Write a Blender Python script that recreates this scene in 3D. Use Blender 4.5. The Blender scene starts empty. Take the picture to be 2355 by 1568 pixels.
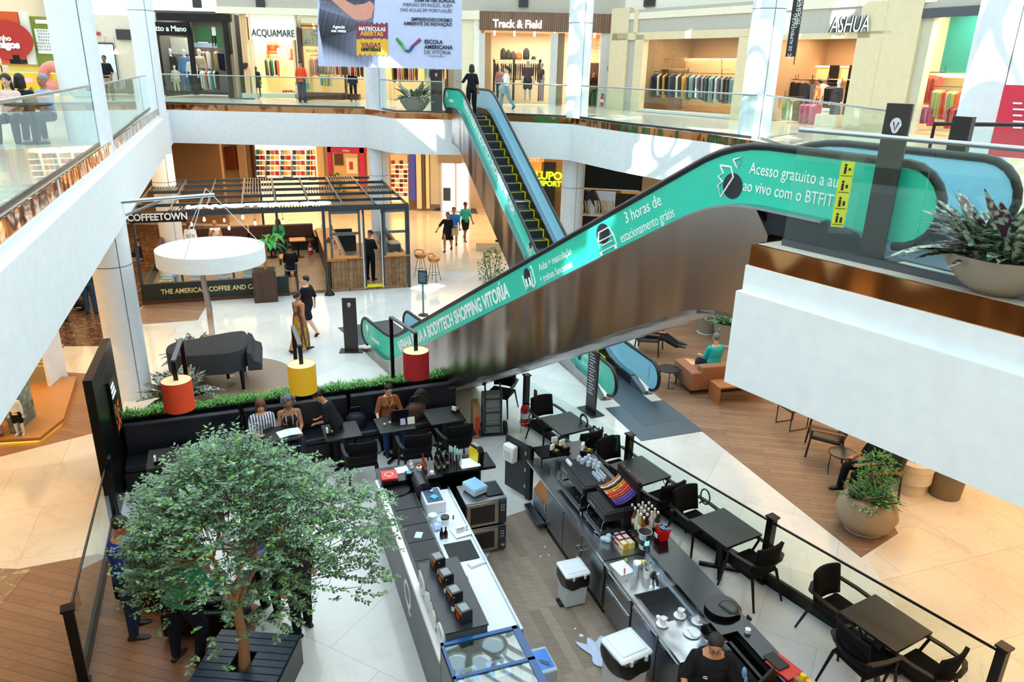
import bpy, bmesh, math, random
from mathutils import Vector, Matrix
R = math.radians
random.seed(7)
# ---------------------------------------------------------------- camera
CAM = Vector((0, 0, 7.15)); TH = R(20.15); RO = R(1.4); FPX = 1697.0
FW = Vector((0, math.cos(TH), -math.sin(TH)))
_r = Vector((1, 0, 0)); _u = Vector((0, math.sin(TH), math.cos(TH)))
RI = math.cos(RO)*_r + math.sin(RO)*_u; UP = -math.sin(RO)*_r + math.cos(RO)*_u
cd = bpy.data.cameras.new('camera'); cam = bpy.data.objects.new('camera', cd)
bpy.context.scene.collection.objects.link(cam); bpy.context.scene.camera = cam
cd.sensor_width = 36; cd.lens = 36*FPX/2355; cd.clip_start = .05; cd.clip_end = 300
m3 = Matrix((RI, UP, -FW)).transposed(); cam.matrix_world = Matrix.Translation(CAM) @ m3.to_4x4()
# ---------------------------------------------------------------- world, sun, exposure
S = bpy.context.scene
S.view_settings.view_transform = 'Standard'; S.view_settings.look = 'None'
S.view_settings.gamma = 1; S.view_settings.exposure = 0.9
w = bpy.data.worlds.new('sky'); S.world = w; w.use_nodes = True
bg = w.node_tree.nodes['Background']; bg.inputs[0].default_value = (.64, .86, 1.0, 1); bg.inputs[1].default_value = 1.4
C = S.collection
def lamp(name, kind, loc, energy, col, size=1, sy=None, rot=(0, 0, 0), spot=None):
    l = bpy.data.lights.new(name, kind); l.energy = energy; l.color = col
    if kind == 'AREA':
        l.size = size
        if sy: l.shape = 'RECTANGLE'; l.size_y = sy
    elif kind == 'SUN': l.angle = size
    else: l.shadow_soft_size = size
    if spot: l.spot_size = spot
    o = bpy.data.objects.new(name, l); o.location = loc; o.rotation_euler = rot; C.objects.link(o); return o
SUND = Vector((.36, .50, -.80)).normalized()
sun = lamp('sun', 'SUN', (-8, -8, 20), 6.5, (1, .96, .88), R(.6)); sun.rotation_euler = SUND.to_track_quat('-Z', 'Y').to_euler()
# warm ceiling lights under the galleries
WARM = (1, .62, .30)
for n, (x, y, sx, sy, e) in enumerate(((-12.5, 12, 5, 12, 330), (-14, 26, 8, 8, 260), (-6, 34.6, 14, 6, 430), (3.5, 33.0, 8, 6, 220), (9.5, 9, 5, 8, 210), (9, 18, 4, 8, 130), (1, -1.2, 12, 3.0, 110))):
    lamp('ceiling_light', 'AREA', (x, y, 4.05), e, WARM, sx, sy)
# ---------------------------------------------------------------- survey: pixel of the photograph -> point in the place
def ray(x, y): return FW + RI*((x-1177.5)/FPX) - UP*((y-784)/FPX)
def G(x, y, z=0.0):
    d = ray(x, y); return CAM + d*((z-CAM.z)/d.z)
def YP(x, y, yy):
    d = ray(x, y); return CAM + d*(yy/d.y)
# ---------------------------------------------------------------- materials
MATS = {}
def lin(h):
    if isinstance(h, str):
        h = h.lstrip('#'); h = ''.join(c*2 for c in h) if len(h) == 3 else h; h = [int(h[i:i+2], 16)/255 for i in (0, 2, 4)]
        return tuple((c/12.92 if c <= .04045 else ((c+.055)/1.055)**2.4) for c in h)
    return tuple(h)
def M(col, rough=.5, metal=0, emit=0, bump=0, bs=40, trans=0, alpha=1, spec=.5, sheen=0):
    k = (col, rough, metal, emit, bump, bs, trans, spec, sheen)
    if k in MATS: return MATS[k]
    m = bpy.data.materials.new('mat'); m.use_nodes = True; nt = m.node_tree; b = nt.nodes['Principled BSDF']
    c = lin(col); b.inputs['Base Color'].default_value = (*c, 1)
    b.inputs['Roughness'].default_value = rough; b.inputs['Metallic'].default_value = metal
    b.inputs['Specular IOR Level'].default_value = spec
    if sheen: b.inputs['Sheen Weight'].default_value = sheen
    if emit: b.inputs['Emission Color'].default_value = (*c, 1); b.inputs['Emission Strength'].default_value = emit
    if trans: b.inputs['Transmission Weight'].default_value = trans
    # every surface gets a little tonal variation of its own
    tc = nt.nodes.new('ShaderNodeTexCoord'); nz = nt.nodes.new('ShaderNodeTexNoise'); nz.inputs['Scale'].default_value = bs if bump else 6
    nt.links.new(tc.outputs['Object'], nz.inputs['Vector'])
    mx = nt.nodes.new('ShaderNodeMix'); mx.data_type = 'RGBA'; mx.inputs[0].default_value = .5
    mx.inputs[6].default_value = (*[v*.93 for v in c], 1); mx.inputs[7].default_value = (*[min(1, v*1.07) for v in c], 1)
    nt.links.new(nz.outputs['Fac'], mx.inputs[0]); nt.links.new(mx.outputs[2], b.inputs['Base Color'])
    if bump:
        bp = nt.nodes.new('ShaderNodeBump'); bp.inputs['Strength'].default_value = bump; bp.inputs['Distance'].default_value = .01
        nt.links.new(nz.outputs['Fac'], bp.inputs['Height']); nt.links.new(bp.outputs[0], b.inputs['Normal'])
    MATS[k] = m; return m
def glass_mat(tint=(.86, .97, .94), refl=1.45, name='glass', base=.0):
    k = ('G', tint, refl, base)
    if k in MATS: return MATS[k]
    m = bpy.data.materials.new(name); m.use_nodes = True; nt = m.node_tree; nt.nodes.clear()
    o = nt.nodes.new('ShaderNodeOutputMaterial'); t = nt.nodes.new('ShaderNodeBsdfTransparent'); g = nt.nodes.new('ShaderNodeBsdfGlossy')
    t.inputs[0].default_value = (*tint, 1); g.inputs['Roughness'].default_value = .02; g.inputs[0].default_value = (.9, 1, .98, 1)
    f = nt.nodes.new('ShaderNodeFresnel'); f.inputs[0].default_value = refl
    a = nt.nodes.new('ShaderNodeMath'); a.operation = 'ADD'; a.inputs[1].default_value = base; a.use_clamp = True
    nt.links.new(f.outputs[0], a.inputs[0])
    gm = nt.nodes.new('ShaderNodeNewGeometry'); iv = nt.nodes.new('ShaderNodeMath'); iv.operation = 'SUBTRACT'; iv.inputs[0].default_value = 1; nt.links.new(gm.outputs['Backfacing'], iv.inputs[1])
    mu = nt.nodes.new('ShaderNodeMath'); mu.operation = 'MULTIPLY'; nt.links.new(a.outputs[0], mu.inputs[0]); nt.links.new(iv.outputs[0], mu.inputs[1])
    mx = nt.nodes.new('ShaderNodeMixShader'); nt.links.new(mu.outputs[0], mx.inputs[0]); nt.links.new(t.outputs[0], mx.inputs[1]); nt.links.new(g.outputs[0], mx.inputs[2])
    nt.links.new(mx.outputs[0], o.inputs[0]); MATS[k] = m; return m
def brickmat(name, c1, c2, mortar, scale, bw, rh, ms, rough, rot=0, noise=.0, nscale=3, streak=(1, 1, 1), veins=None, bump=0, offset=.5, tilevar=1, coord='Object', coat=0):
    m = bpy.data.materials.new(name); m.use_nodes = True; nt = m.node_tree; b = nt.nodes['Principled BSDF']
    N = nt.nodes.new; L = nt.links.new
    tc = N('ShaderNodeTexCoord'); mp = N('ShaderNodeMapping'); mp.inputs['Rotation'].default_value = (0, 0, rot); mp.inputs['Location'].default_value = (.013, .7, 0); L(tc.outputs[coord], mp.inputs[0])
    br = N('ShaderNodeTexBrick'); br.inputs['Scale'].default_value = scale; br.inputs['Brick Width'].default_value = bw; br.inputs['Row Height'].default_value = rh
    br.inputs['Mortar Size'].default_value = ms; br.inputs['Color1'].default_value = (*lin(c1), 1); br.inputs['Color2'].default_value = (*lin(c2), 1); br.inputs['Mortar'].default_value = (*lin(mortar), 1)
    br.offset = offset; br.inputs['Bias'].default_value = 0; L(mp.outputs[0], br.inputs['Vector'])
    out = br.outputs['Color']
    if noise:
        m2 = N('ShaderNodeMapping'); m2.inputs['Rotation'].default_value = (0, 0, rot); m2.inputs['Scale'].default_value = streak; L(tc.outputs[coord], m2.inputs[0])
        nz = N('ShaderNodeTexNoise'); nz.inputs['Scale'].default_value = nscale; nz.inputs['Detail'].default_value = 6; L(m2.outputs[0], nz.inputs['Vector'])
        mr = N('ShaderNodeMapRange'); mr.inputs[1].default_value = .3; mr.inputs[2].default_value = .7; mr.inputs[3].default_value = 1-noise; mr.inputs[4].default_value = 1+noise*.6; L(nz.outputs['Fac'], mr.inputs[0])
        mu = N('ShaderNodeVectorMath'); mu.operation = 'SCALE'; L(out, mu.inputs[0]); L(mr.outputs[0], mu.inputs['Scale']); out = mu.outputs[0]
    if veins:
        vn = N('ShaderNodeTexNoise'); vn.inputs['Scale'].default_value = veins[1]; vn.inputs['Detail'].default_value = 8; vn.inputs['Distortion'].default_value = 1.2; L(tc.outputs[coord], vn.inputs['Vector'])
        cr = N('ShaderNodeValToRGB'); e = cr.color_ramp.elements; e[0].position = .485; e[0].color = (0, 0, 0, 1); e[1].position = .50; e[1].color = (1, 1, 1, 1)
        e2 = cr.color_ramp.elements.new(.515); e2.color = (0, 0, 0, 1); L(vn.outputs['Fac'], cr.inputs[0])
        mk = N('ShaderNodeMath'); mk.operation = 'MULTIPLY'; mk.inputs[1].default_value = veins[2]; L(cr.outputs[0], mk.inputs[0])
        mx = N('ShaderNodeMix'); mx.data_type = 'RGBA'; L(mk.outputs[0], mx.inputs[0]); L(out, mx.inputs[6]); mx.inputs[7].default_value = (*lin(veins[0]), 1); out = mx.outputs[2]
    L(out, b.inputs['Base Color']); b.inputs['Roughness'].default_value = rough
    if coat: b.inputs['Coat Weight'].default_value = coat
    if bump:
        bp = N('ShaderNodeBump'); bp.inputs['Strength'].default_value = bump; bp.inputs['Distance'].default_value = .01; L(br.outputs['Fac'], bp.inputs['Height']); bp.invert = True; L(bp.outputs[0], b.inputs['Normal'])
    return m
def metalmat(name, col, rough, bump, bs=(1.2, 1.2, .25), aniso=0, strength=1.0):
    m = bpy.data.materials.new(name); m.use_nodes = True; nt = m.node_tree; b = nt.nodes['Principled BSDF']
    b.inputs['Base Color'].default_value = (*lin(col), 1); b.inputs['Metallic'].default_value = 1; b.inputs['Roughness'].default_value = rough
    tc = nt.nodes.new('ShaderNodeTexCoord'); mp = nt.nodes.new('ShaderNodeMapping'); mp.inputs['Scale'].default_value = bs
    nz = nt.nodes.new('ShaderNodeTexNoise'); nz.inputs['Scale'].default_value = 1.5; nz.inputs['Detail'].default_value = 1
    bp = nt.nodes.new('ShaderNodeBump'); bp.inputs['Strength'].default_value = strength; bp.inputs['Distance'].default_value = bump
    nt.links.new(tc.outputs['Object'], mp.inputs[0]); nt.links.new(mp.outputs[0], nz.inputs['Vector']); nt.links.new(nz.outputs['Fac'], bp.inputs['Height']); nt.links.new(bp.outputs[0], b.inputs['Normal'])
    return m
# ---------------------------------------------------------------- mesh builder
class MB:
    def __init__(s): s.v = []; s.f = []; s.mi = []; s.m = 0; s.X = Matrix.Identity(4)
    def add(s, vs, fs):
        o = len(s.v); s.v += [tuple(s.X @ Vector(v)) for v in vs]; s.f += [tuple(i+o for i in f) for f in fs]; s.mi += [s.m]*len(fs); return s
    def box(s, x0, x1, y0, y1, z0, z1):
        return s.add([(x, y, z) for z in (z0, z1) for y in (y0, y1) for x in (x0, x1)], [(0, 2, 3, 1), (4, 5, 7, 6), (0, 1, 5, 4), (2, 6, 7, 3), (0, 4, 6, 2), (1, 3, 7, 5)])
    def cbox(s, c, d, rz=0, rx=0, ry=0):
        X = s.X; s.X = X @ Matrix.Translation(c) @ Matrix.Rotation(rz, 4, 'Z') @ Matrix.Rotation(ry, 4, 'Y') @ Matrix.Rotation(rx, 4, 'X')
        s.box(-d[0]/2, d[0]/2, -d[1]/2, d[1]/2, -d[2]/2, d[2]/2); s.X = X; return s
    def bar(s, p, q, w, h=None, up=(0, 0, 1)):
        p, q = Vector(p), Vector(q); h = h or w; d = (q-p); L = d.length; d = d/L; u = Vector(up)
        if abs(d.dot(u)) > .99: u = Vector((0, 1, 0))
        r = d.cross(u).normalized(); u = r.cross(d)
        vs = []
        for c in (p, q):
            for a, b in ((-1, -1), (1, -1), (1, 1), (-1, 1)): vs.append(tuple(c + r*a*w/2 + u*b*h/2))
        return s.add(vs, [(3, 2, 1, 0), (4, 5, 6, 7), (0, 1, 5, 4), (1, 2, 6, 5), (2, 3, 7, 6), (3, 0, 4, 7)])
    def tube(s, pts, r, n=8, closed=False, caps=True):
        pts = [Vector(p) for p in pts]; k = len(pts); rr = r if isinstance(r, (list, tuple)) else [r]*k
        vs = []; fs = []; pu = None
        for i, p in enumerate(pts):
            a = pts[i-1] if (i or closed) else p; b = pts[(i+1) % k] if (i < k-1 or closed) else p
            d = (b-a).normalized()
            if pu is None: u = Vector((0, 0, 1)) if abs(d.z) < .9 else Vector((0, 1, 0)); u = d.cross(u).normalized()
            else: u = (pu - d*pu.dot(d)).normalized()
            pu = u; w2 = d.cross(u)
            for j in range(n):
                t = 2*math.pi*j/n; vs.append(tuple(p + (u*math.cos(t)+w2*math.sin(t))*rr[i]))
        for i in range(k if closed else k-1):
            for j in range(n):
                a = i*n+j; b = i*n+(j+1) % n; c = ((i+1) % k)*n; fs.append((a, b, c+(j+1) % n, c+j))
        if caps and not closed: fs.append(tuple(range(n))[::-1]); fs.append(tuple((k-1)*n+j for j in range(n)))
        return s.add(vs, fs)
    def cyl(s, p, q, r0, r1=None, n=20): return s.tube([p, q], [r0, r0 if r1 is None else r1], n)
    def lathe(s, prof, c=(0, 0, 0), n=24, sx=1, sy=1):
        vs = []; fs = []
        for r, z in prof:
            for j in range(n): t = 2*math.pi*j/n; vs.append((c[0]+r*sx*math.cos(t), c[1]+r*sy*math.sin(t), c[2]+z))
        for i in range(len(prof)-1):
            for j in range(n): fs.append((i*n+j, i*n+(j+1) % n, (i+1)*n+(j+1) % n, (i+1)*n+j))
        if prof[0][0] > 1e-4: fs.append(tuple(range(n))[::-1])
        if prof[-1][0] > 1e-4: fs.append(tuple((len(prof)-1)*n+j for j in range(n)))
        return s.add(vs, fs)
    def ell(s, c, r, n=12, k=8):
        prof = [(max(1e-5, math.sin(math.pi*i/k)), -math.cos(math.pi*i/k)) for i in range(k+1)]
        X = s.X; s.X = X @ Matrix.Translation(c) @ Matrix.Diagonal((r[0], r[1], r[2], 1)); s.lathe(prof, n=n); s.X = X; return s
    def prism(s, poly, z0, z1):
        n = len(poly); vs = [(p[0], p[1], z0) for p in poly]+[(p[0], p[1], z1) for p in poly]
        return s.add(vs, [tuple(range(n))[::-1], tuple(range(n, 2*n))]+[(i, (i+1) % n, n+(i+1) % n, n+i) for i in range(n)])
    def vprism(s, prof, y0, y1):   # profile in x,z extruded along y
        X = s.X; s.X = X @ Matrix(((1, 0, 0, 0), (0, 0, 1, 0), (0, 1, 0, 0), (0, 0, 0, 1))); s.prism(prof, y0, y1); s.X = X; return s
    def quad(s, *p): return s.add(p, [tuple(range(len(p)))])
    def build(s, name, mats, parent=None, loc=None, rz=0, bevel=0, smooth=True, angle=38):
        me = bpy.data.meshes.new(name); me.from_pydata(s.v, [], s.f)
        if not isinstance(mats, (list, tuple)): mats = [mats]
        for m in mats: me.materials.append(m)
        if len(mats) > 1: me.polygons.foreach_set('material_index', s.mi)
        bm = bmesh.new(); bm.from_mesh(me); bmesh.ops.recalc_face_normals(bm, faces=bm.faces); bm.to_mesh(me); bm.free()
        if smooth: me.shade_smooth(); me.set_sharp_from_angle(angle=R(angle))
        o = bpy.data.objects.new(name, me); C.objects.link(o)
        if parent is not None: o.parent = parent
        if loc is not None: o.location = loc
        o.rotation_euler.z = rz
        if bevel:
            bv = o.modifiers.new('b', 'BEVEL'); bv.width = bevel; bv.segments = 2; bv.limit_method = 'ANGLE'; bv.angle_limit = R(50)
        return o
def T(name, label, cat, loc=(0, 0, 0), rz=0, group=None):
    o = bpy.data.objects.new(name, None); C.objects.link(o); o.location = loc; o.rotation_euler = (0, 0, rz); o.empty_display_size = .1
    return tag(o, label, cat, group)
def tag(o, label, cat, group=None, kind=None):
    o['label'] = label; o['category'] = cat
    if group: o['group'] = group
    if kind: o['kind'] = kind
    return o
def st(o, label=None):
    o['kind'] = 'structure'
    if label: o['label'] = label
    return o
KIDS = {}
def kids(o): return [c for c in C.objects if c.parent == o]
def dup(root, loc, rz=0, label=None, group=None, sc=None):
    r = root.copy(); C.objects.link(r); r.location = loc; r.rotation_euler = (0, 0, rz)
    if label: r['label'] = label
    if group: r['group'] = group
    if sc: r.scale = (sc, sc, sc) if not isinstance(sc, tuple) else sc
    if root.name not in KIDS: KIDS[root.name] = [(c, kids(c)) for c in kids(root)]
    for ch, gs in KIDS[root.name]:
        c = ch.copy(); C.objects.link(c); c.parent = r
        for g in gs: d = g.copy(); C.objects.link(d); d.parent = c
    return r
def text(s, size, mat, parent, X, name='lettering', depth=.01, align='CENTER', sx=1, bold=0, space=1, shear=0):
    cu = bpy.data.curves.new(name, 'FONT'); cu.body = s; cu.size = size; cu.extrude = depth; cu.align_x = align; cu.align_y = 'CENTER'
    cu.offset = bold; cu.space_character = space; cu.shear = shear; cu.space_line = .95; cu.resolution_u = 3
    t = bpy.data.objects.new(name, cu); C.objects.link(t); dg = bpy.context.evaluated_depsgraph_get()
    me = bpy.data.meshes.new_from_object(t.evaluated_get(dg)); bpy.data.objects.remove(t); bpy.data.curves.remove(cu)
    me.materials.clear(); me.materials.append(mat); me.name = name
    o = bpy.data.objects.new(name, me); C.objects.link(o); o.parent = parent
    o.matrix_local = X @ Matrix.Diagonal((sx, 1, 1, 1)); return o
def txt_frame(p, right, up):
    r = Vector(right).normalized(); n = r.cross(Vector(up)).normalized(); u = n.cross(r)
    X = Matrix((r, u, n)).transposed().to_4x4(); X.translation = Vector(p); return X
def ring_prism(outer, inner, z0, z1, name, mat):
    bm = bmesh.new(); es = []
    for loop in (outer, inner):
        vs = [bm.verts.new((p[0], p[1], z0)) for p in loop]; es += [bm.edges.new((vs[i], vs[(i+1) % len(vs)])) for i in range(len(vs))]
    r = bmesh.ops.triangle_fill(bm, edges=es, use_beauty=True)
    fs = [f for f in bm.faces]; e = bmesh.ops.extrude_face_region(bm, geom=fs)
    bmesh.ops.translate(bm, verts=[v for v in e['geom'] if isinstance(v, bmesh.types.BMVert)], vec=(0, 0, z1-z0))
    bmesh.ops.recalc_face_normals(bm, faces=bm.faces)
    me = bpy.data.meshes.new(name); bm.to_mesh(me); bm.free(); me.materials.append(mat); o = bpy.data.objects.new(name, me); C.objects.link(o); return o
def poly(pts, z): return [(G(x, y, z).x, G(x, y, z).y) for x, y in pts]
# palette
WHITE = M('#f2f4f6', .55); PLAST = M('#e8eef2', .35); BLACK = M('#08090b', .45, spec=.35); DBLACK = M('#050607', .32, spec=.35); BLKFAB = M('#0a0a0e', .85, bump=.2, bs=300, spec=.2)
NAVYL = M('#0b0c18', .42, bump=.15, bs=60); STEEL = M('#aab0b6', .25, 1); STEELD = M('#5c6068', .3, 1); CHROME = M('#d8dde2', .08, 1)
GLASSR = glass_mat((.92, .985, .97), 1.5, base=.015); GLASSC = glass_mat((.95, .98, .98), 1.45)
TEAL = M('#2ccbb0', .3); LBLUE = M('#9cdaf0', .3); RUB = M('#101216', .4)
YEL = M('#e6d40c', .5); SKINL = '#c98f6c'
ORD = ['first', 'second', 'third', 'fourth', 'fifth', 'sixth', 'seventh', 'eighth', 'ninth', 'tenth', 'eleventh', 'twelfth', 'thirteenth', 'fourteenth', 'fifteenth', 'sixteenth', 'seventeenth', 'eighteenth', 'nineteenth', 'twentieth', 'twenty-first', 'twenty-second', 'twenty-third', 'twenty-fourth', 'twenty-fifth', 'twenty-sixth', 'twenty-seventh', 'twenty-eighth', 'twenty-ninth', 'thirtieth']
# ================================================================ structure
marble = brickmat('marble floor', '#dfe0dc', '#d3d4d1', '#b0b2b0', 1, 1.6, 1.6, .004, .12, rot=R(28), noise=.06, nscale=1.3, veins=('#b8b0a4', .7, .16), offset=.5)
beige = brickmat('beige marble floor', '#e0d6c6', '#d8ccb8', '#b39f84', 1, 1.5, 1.5, .004, .14, rot=R(-20), noise=.08, nscale=1.2, veins=('#b39474', .7, .22))
wood = brickmat('wood floor', '#9a7a60', '#85664e', '#5e4635', 1, 1.3, .13, .004, .4, rot=R(8), noise=.22, nscale=5, streak=(1, 9, 1))
woodw = brickmat('warm wood floor', '#94694a', '#845b3f', '#5b3d29', 1, 1.3, .14, .004, .4, rot=R(15), noise=.18, nscale=5, streak=(1, 9, 1))
woodg = brickmat('bar floor', '#a39180', '#8b7868', '#75665a', 1, 1.2, .15, .002, .5, rot=R(70), noise=.22, nscale=4, streak=(1, 12, 1))
brownm = brickmat('brown marble', '#6b4a33', '#55382a', '#4a3022', 1, 2, 2, .002, .2, noise=.6, nscale=5, veins=('#c9a982', 2.2, .7))
slabw = M('#e9f0f5', .6); bronze = metalmat('bronze band', '#c08a5c', .10, .10, (1.5, 1.5, .6), strength=.6)
colw = M('#e4ecf4', .32)
st(MB().box(-30, 26, -4, 46, -.2, 0).build('floor', marble))
def patch(name, pts, z, mat, lo=0):
    mb = MB(); P = poly(pts, z) if max(abs(q[0]) for q in pts) > 100 else pts
    return st(mb.prism(P, lo, z).build(name, mat, smooth=False))
patch('floor_wood_lounge', [(1490, 893), (1980, 1282), (2066, 1226), (1985, 1100), (2000, 900), (1700, 640), (1460, 760)], .004, wood)
patch('floor_warm_right', [(7.9, 2), (5.5, 7.2), (5.75, 9.9), (6.66, 10.59), (5.9, 12.6), (12, 22), (20, 20), (20, 2)], .002, beige)
patch('floor_left_wood', [(-16, 17), (-10.3, 16.45), (-8.34, 13.54), (-9.8, 12.3), (-16, 11)], .004, woodw)
patch('floor_left_wood_near', [(-7.5, 9.0), (-6.3, 9.5), (-5.2, 9.3), (-3.4, 8.4), (-3.0, 4), (-10, 4)], .004, woodw)
patch('floor_left_beige', [(-16, 20), (-9.6, 20), (-8.3, 13.5), (-6.3, 9.5), (-7.5, 9.0), (-16, 7)], .002, beige)
patch('floor_brown_marble', [(-20, 34), (-12.5, 34), (-11.4, 20.5), (-11, 18.3), (-20, 17.5)], .004, brownm)
patch('floor_brown_strip', [(-11.6, 22.4), (-9.8, 23), (-9.3, 20.6), (-11.1, 20.0)], .006, wood)
patch('floor_back_beige', [(-14, 27), (-1.5, 27), (1, 33), (8, 30), (8, 42), (-14, 42)], .002, beige)
patch('floor_corner_marble', [(-9, 9.1), (-7.09, 9.09), (-6.9, 7), (-9, 7)], .008, brownm)
patch('floor_bar', [(-.07, 10.76), (.62, 11.2), (3.2, 5), (-1.4, 5), (-.6, 8.2)], .004, woodg)
mb = MB(); c0 = G(540, 880, 0); mb.lathe([(1.55, 0), (1.55, .006)], (c0.x-.2, c0.y+.1, 0), n=64); st(mb.build('floor_piano_circle', M('#8a7562', .45, bump=.1)))
# gallery slab with the atrium opening
OP = [(-2.6, .5), (7.1, .5), (2.31, 7.19), (4.1, 8.25), (4.7, 9.0), (5.7, 12), (6.2, 19), (5.3, 21.4), (3.3, 24.6), (1.9, 27.5), (-.6, 28.3), (-2.75, 28.3), (-4.5, 28.2), (-6.0, 30.2), (-13.8, 30.2)]
def off(pl, d):
    out = []; n = len(pl)
    for i in range(n):
        p = Vector(pl[i]); a = (p-Vector(pl[i-1])).normalized(); b = (Vector(pl[(i+1) % n])-p).normalized()
        na = Vector((a.y, -a.x)); nb = Vector((b.y, -b.x)); k = (na+nb)/(1+na.dot(nb)); out.append(tuple(p+k*d))
    return out
OUT = [(-26, -4), (20, -4), (20, 44), (-26, 44)]
st(ring_prism(OUT, off(OP, .06), 5.42, 5.6, 'floor_upper', M('#cfc6b6', .18)))
st(ring_prism(OUT, OP, 4.12, 5.38, 'ceiling_ground', slabw))
st(ring_prism(off(OP, .07), off(OP, .02), 5.36, 5.598, 'trim_1', bronze))
def seg_box(name, p, q, t, z0, z1, mat, d=0):
    p, q = Vector(p), Vector(q); a = (q-p).normalized(); n = Vector((-a.y, a.x))
    return MB().prism([tuple(p+n*d), tuple(q+n*d), tuple(q+n*(d+t)), tuple(p+n*(d+t))], z0, z1).build(name, mat, smooth=False)
# lower box under the near right gallery (hides services), bevelled ledge of the left gallery
st(MB().prism([tuple(Vector(p)) for p in [(2.23, 7.13), (7.02, .41), (7.6, .9), (2.75, 7.5)]], 4.14, 5.13).build('trim_2', slabw, smooth=False))
st(seg_box('trim_3', (-13.8, 30.2), (-2.6, .5), .10, 4.1, 5.25, slabw))
# ground floor and upper walls
wallb = M('#d9c8ab', .6); wallg = M('#b9b6ac', .6)
st(MB().box(-26, 20, 44, 44.3, 0, 13).build('wall_back', wallg)); st(MB().box(-26.3, -26, -4, 44, 0, 13).build('wall_left', wallb))
st(MB().box(20, 20.3, -4, 44, 0, 13).build('wall_right', wallb)); st(MB().box(-26, 20, -4.3, -4, 0, 13).build('wall_near', wallb))
# unseen overhead baffles, added to block the sun except over chosen patches
mb = MB(); fins = []
az = math.atan2(SUND.y, SUND.x)
def open_at(x, y):
    for cx, cy, rx, ry in HOLES:
        if ((x-cx)/rx)**2+((y-cy)/ry)**2 < 1: return True
    return False
t_ = 9.0/-SUND.z
def up_(x, y, z): k = (15.5-z)/-SUND.z; return (x-SUND.x*k, y-SUND.y*k)
HOLES = [(*up_(5.2, 21.5, 5), 2.7, 2.6), (*up_(8, 12.5, 8), 2.2, 2.0), (*up_(2.3, 27.3, 7.5), 1.5, 1.8), (*up_(10, 27, 8), 2.2, 1.5), (*up_(-3.6, 28.2, 4.8), .9, .55),
         (*up_(-.4, 22.5, 3.6), .5, .4), (*up_(.9, 10.0, 4.9), .55, .35), (*up_(-3.0, 24.2, 0), .5, .5), (*up_(5.9, 30.5, 8.6), .7, .4), (*up_(4.6, 17.5, .0), .5, .5)]
pw = .55
n2 = int(40/pw)
for i in range(-34, int(60/pw)):
    # fins run across the sun's azimuth
    d = i*pw-14
    run = None; L = []
    for k in range(-150, 151):
        s = k*.25; x = math.cos(az)*d-math.sin(az)*s; y = math.sin(az)*d+math.cos(az)*s
        ok = (-26 < x < 18 and -16 < y < 42) and not open_at(x, y)
        if ok and run is None: run = s
        if not ok and run is not None: L.append((run, s)); run = None
    if run is not None: L.append((run, 37.5))
    for a, b in L:
        P = [(math.cos(az)*d-math.sin(az)*s, math.sin(az)*d+math.cos(az)*s) for s in (a, b)]
        mb.quad((*P[0], 15.5), (*P[1], 15.5), (*P[1], 16.35), (*P[0], 16.35))
fin = mb.build('sun_baffles', M('#eef3f6', .7), smooth=False); st(fin); so = fin.modifiers.new('s', 'SOLIDIFY'); so.thickness = .03
mb = MB()
for hx, hy, rx, ry in HOLES[:4]:   # unseen round lattice added in the gaps to pattern the sunlight
    for k in range(6):
        t = 2*math.pi*k/6; c = Vector((hx+rx*.58*math.cos(t), hy+ry*.58*math.sin(t), 15.9))
        mb.tube([(c.x+.5*math.cos(u*math.pi/8), c.y+.5*math.sin(u*math.pi/8), 15.9) for u in range(16)], .10, 6, closed=True)
        mb.bar((hx, hy, 15.9), (hx+rx*math.cos(t+.5), hy+ry*math.sin(t+.5), 15.9), .2)
    mb.tube([(hx+.35*math.cos(u*math.pi/8), hy+.35*math.sin(u*math.pi/8), 15.9) for u in range(16)], .12, 6, closed=True)
st(mb.build('sun_lattice', M('#eef3f6', .7)))
# columns
def column(x, y, z0, z1, r, label, joint=None):
    o = T('column', label, 'column', (x, y, z0))
    MB().cyl((0, 0, 0), (0, 0, z1-z0), r, n=48).build('shaft', colw, o)
    mb = MB()
    for z in (joint or [3.05, 8.75]):
        if z0 < z < z1: mb.lathe([(r+.002, -.008), (r+.002, .008)], (0, 0, z-z0), n=48)
    a = math.atan2(-y, -x)
    for da in (.35, .35+math.pi): mb.cbox(((r+.001)*math.cos(a+da), (r+.001)*math.sin(a+da), (z1-z0)/2), (.01, .012, z1-z0), rz=a+da)
    mb.build('seam', M('#4a5058', .5), o); return o
column(-8.62, 15.35, 0, 15.4, .40, 'tall white column beside the piano, rising past the left gallery')
column(-12.85, 27.2, 0, 15.4, .40, 'white column at the far end of the left gallery, behind the pergola cafe')
column(-5.55, 30.35, 0, 15.4, .40, 'white column on the far gallery edge below the hanging banner')
column(2.15, 28.25, 0, 15.4, .42, 'white column before the shop with the wooden slat fascia')
column(6.35, 20.6, 0, 15.4, .42, 'white sunlit column between the two beige framed shops at right')
column(7.45, 12.3, 0, 15.4, .42, 'white column with round light spots near the top right corner')
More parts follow.
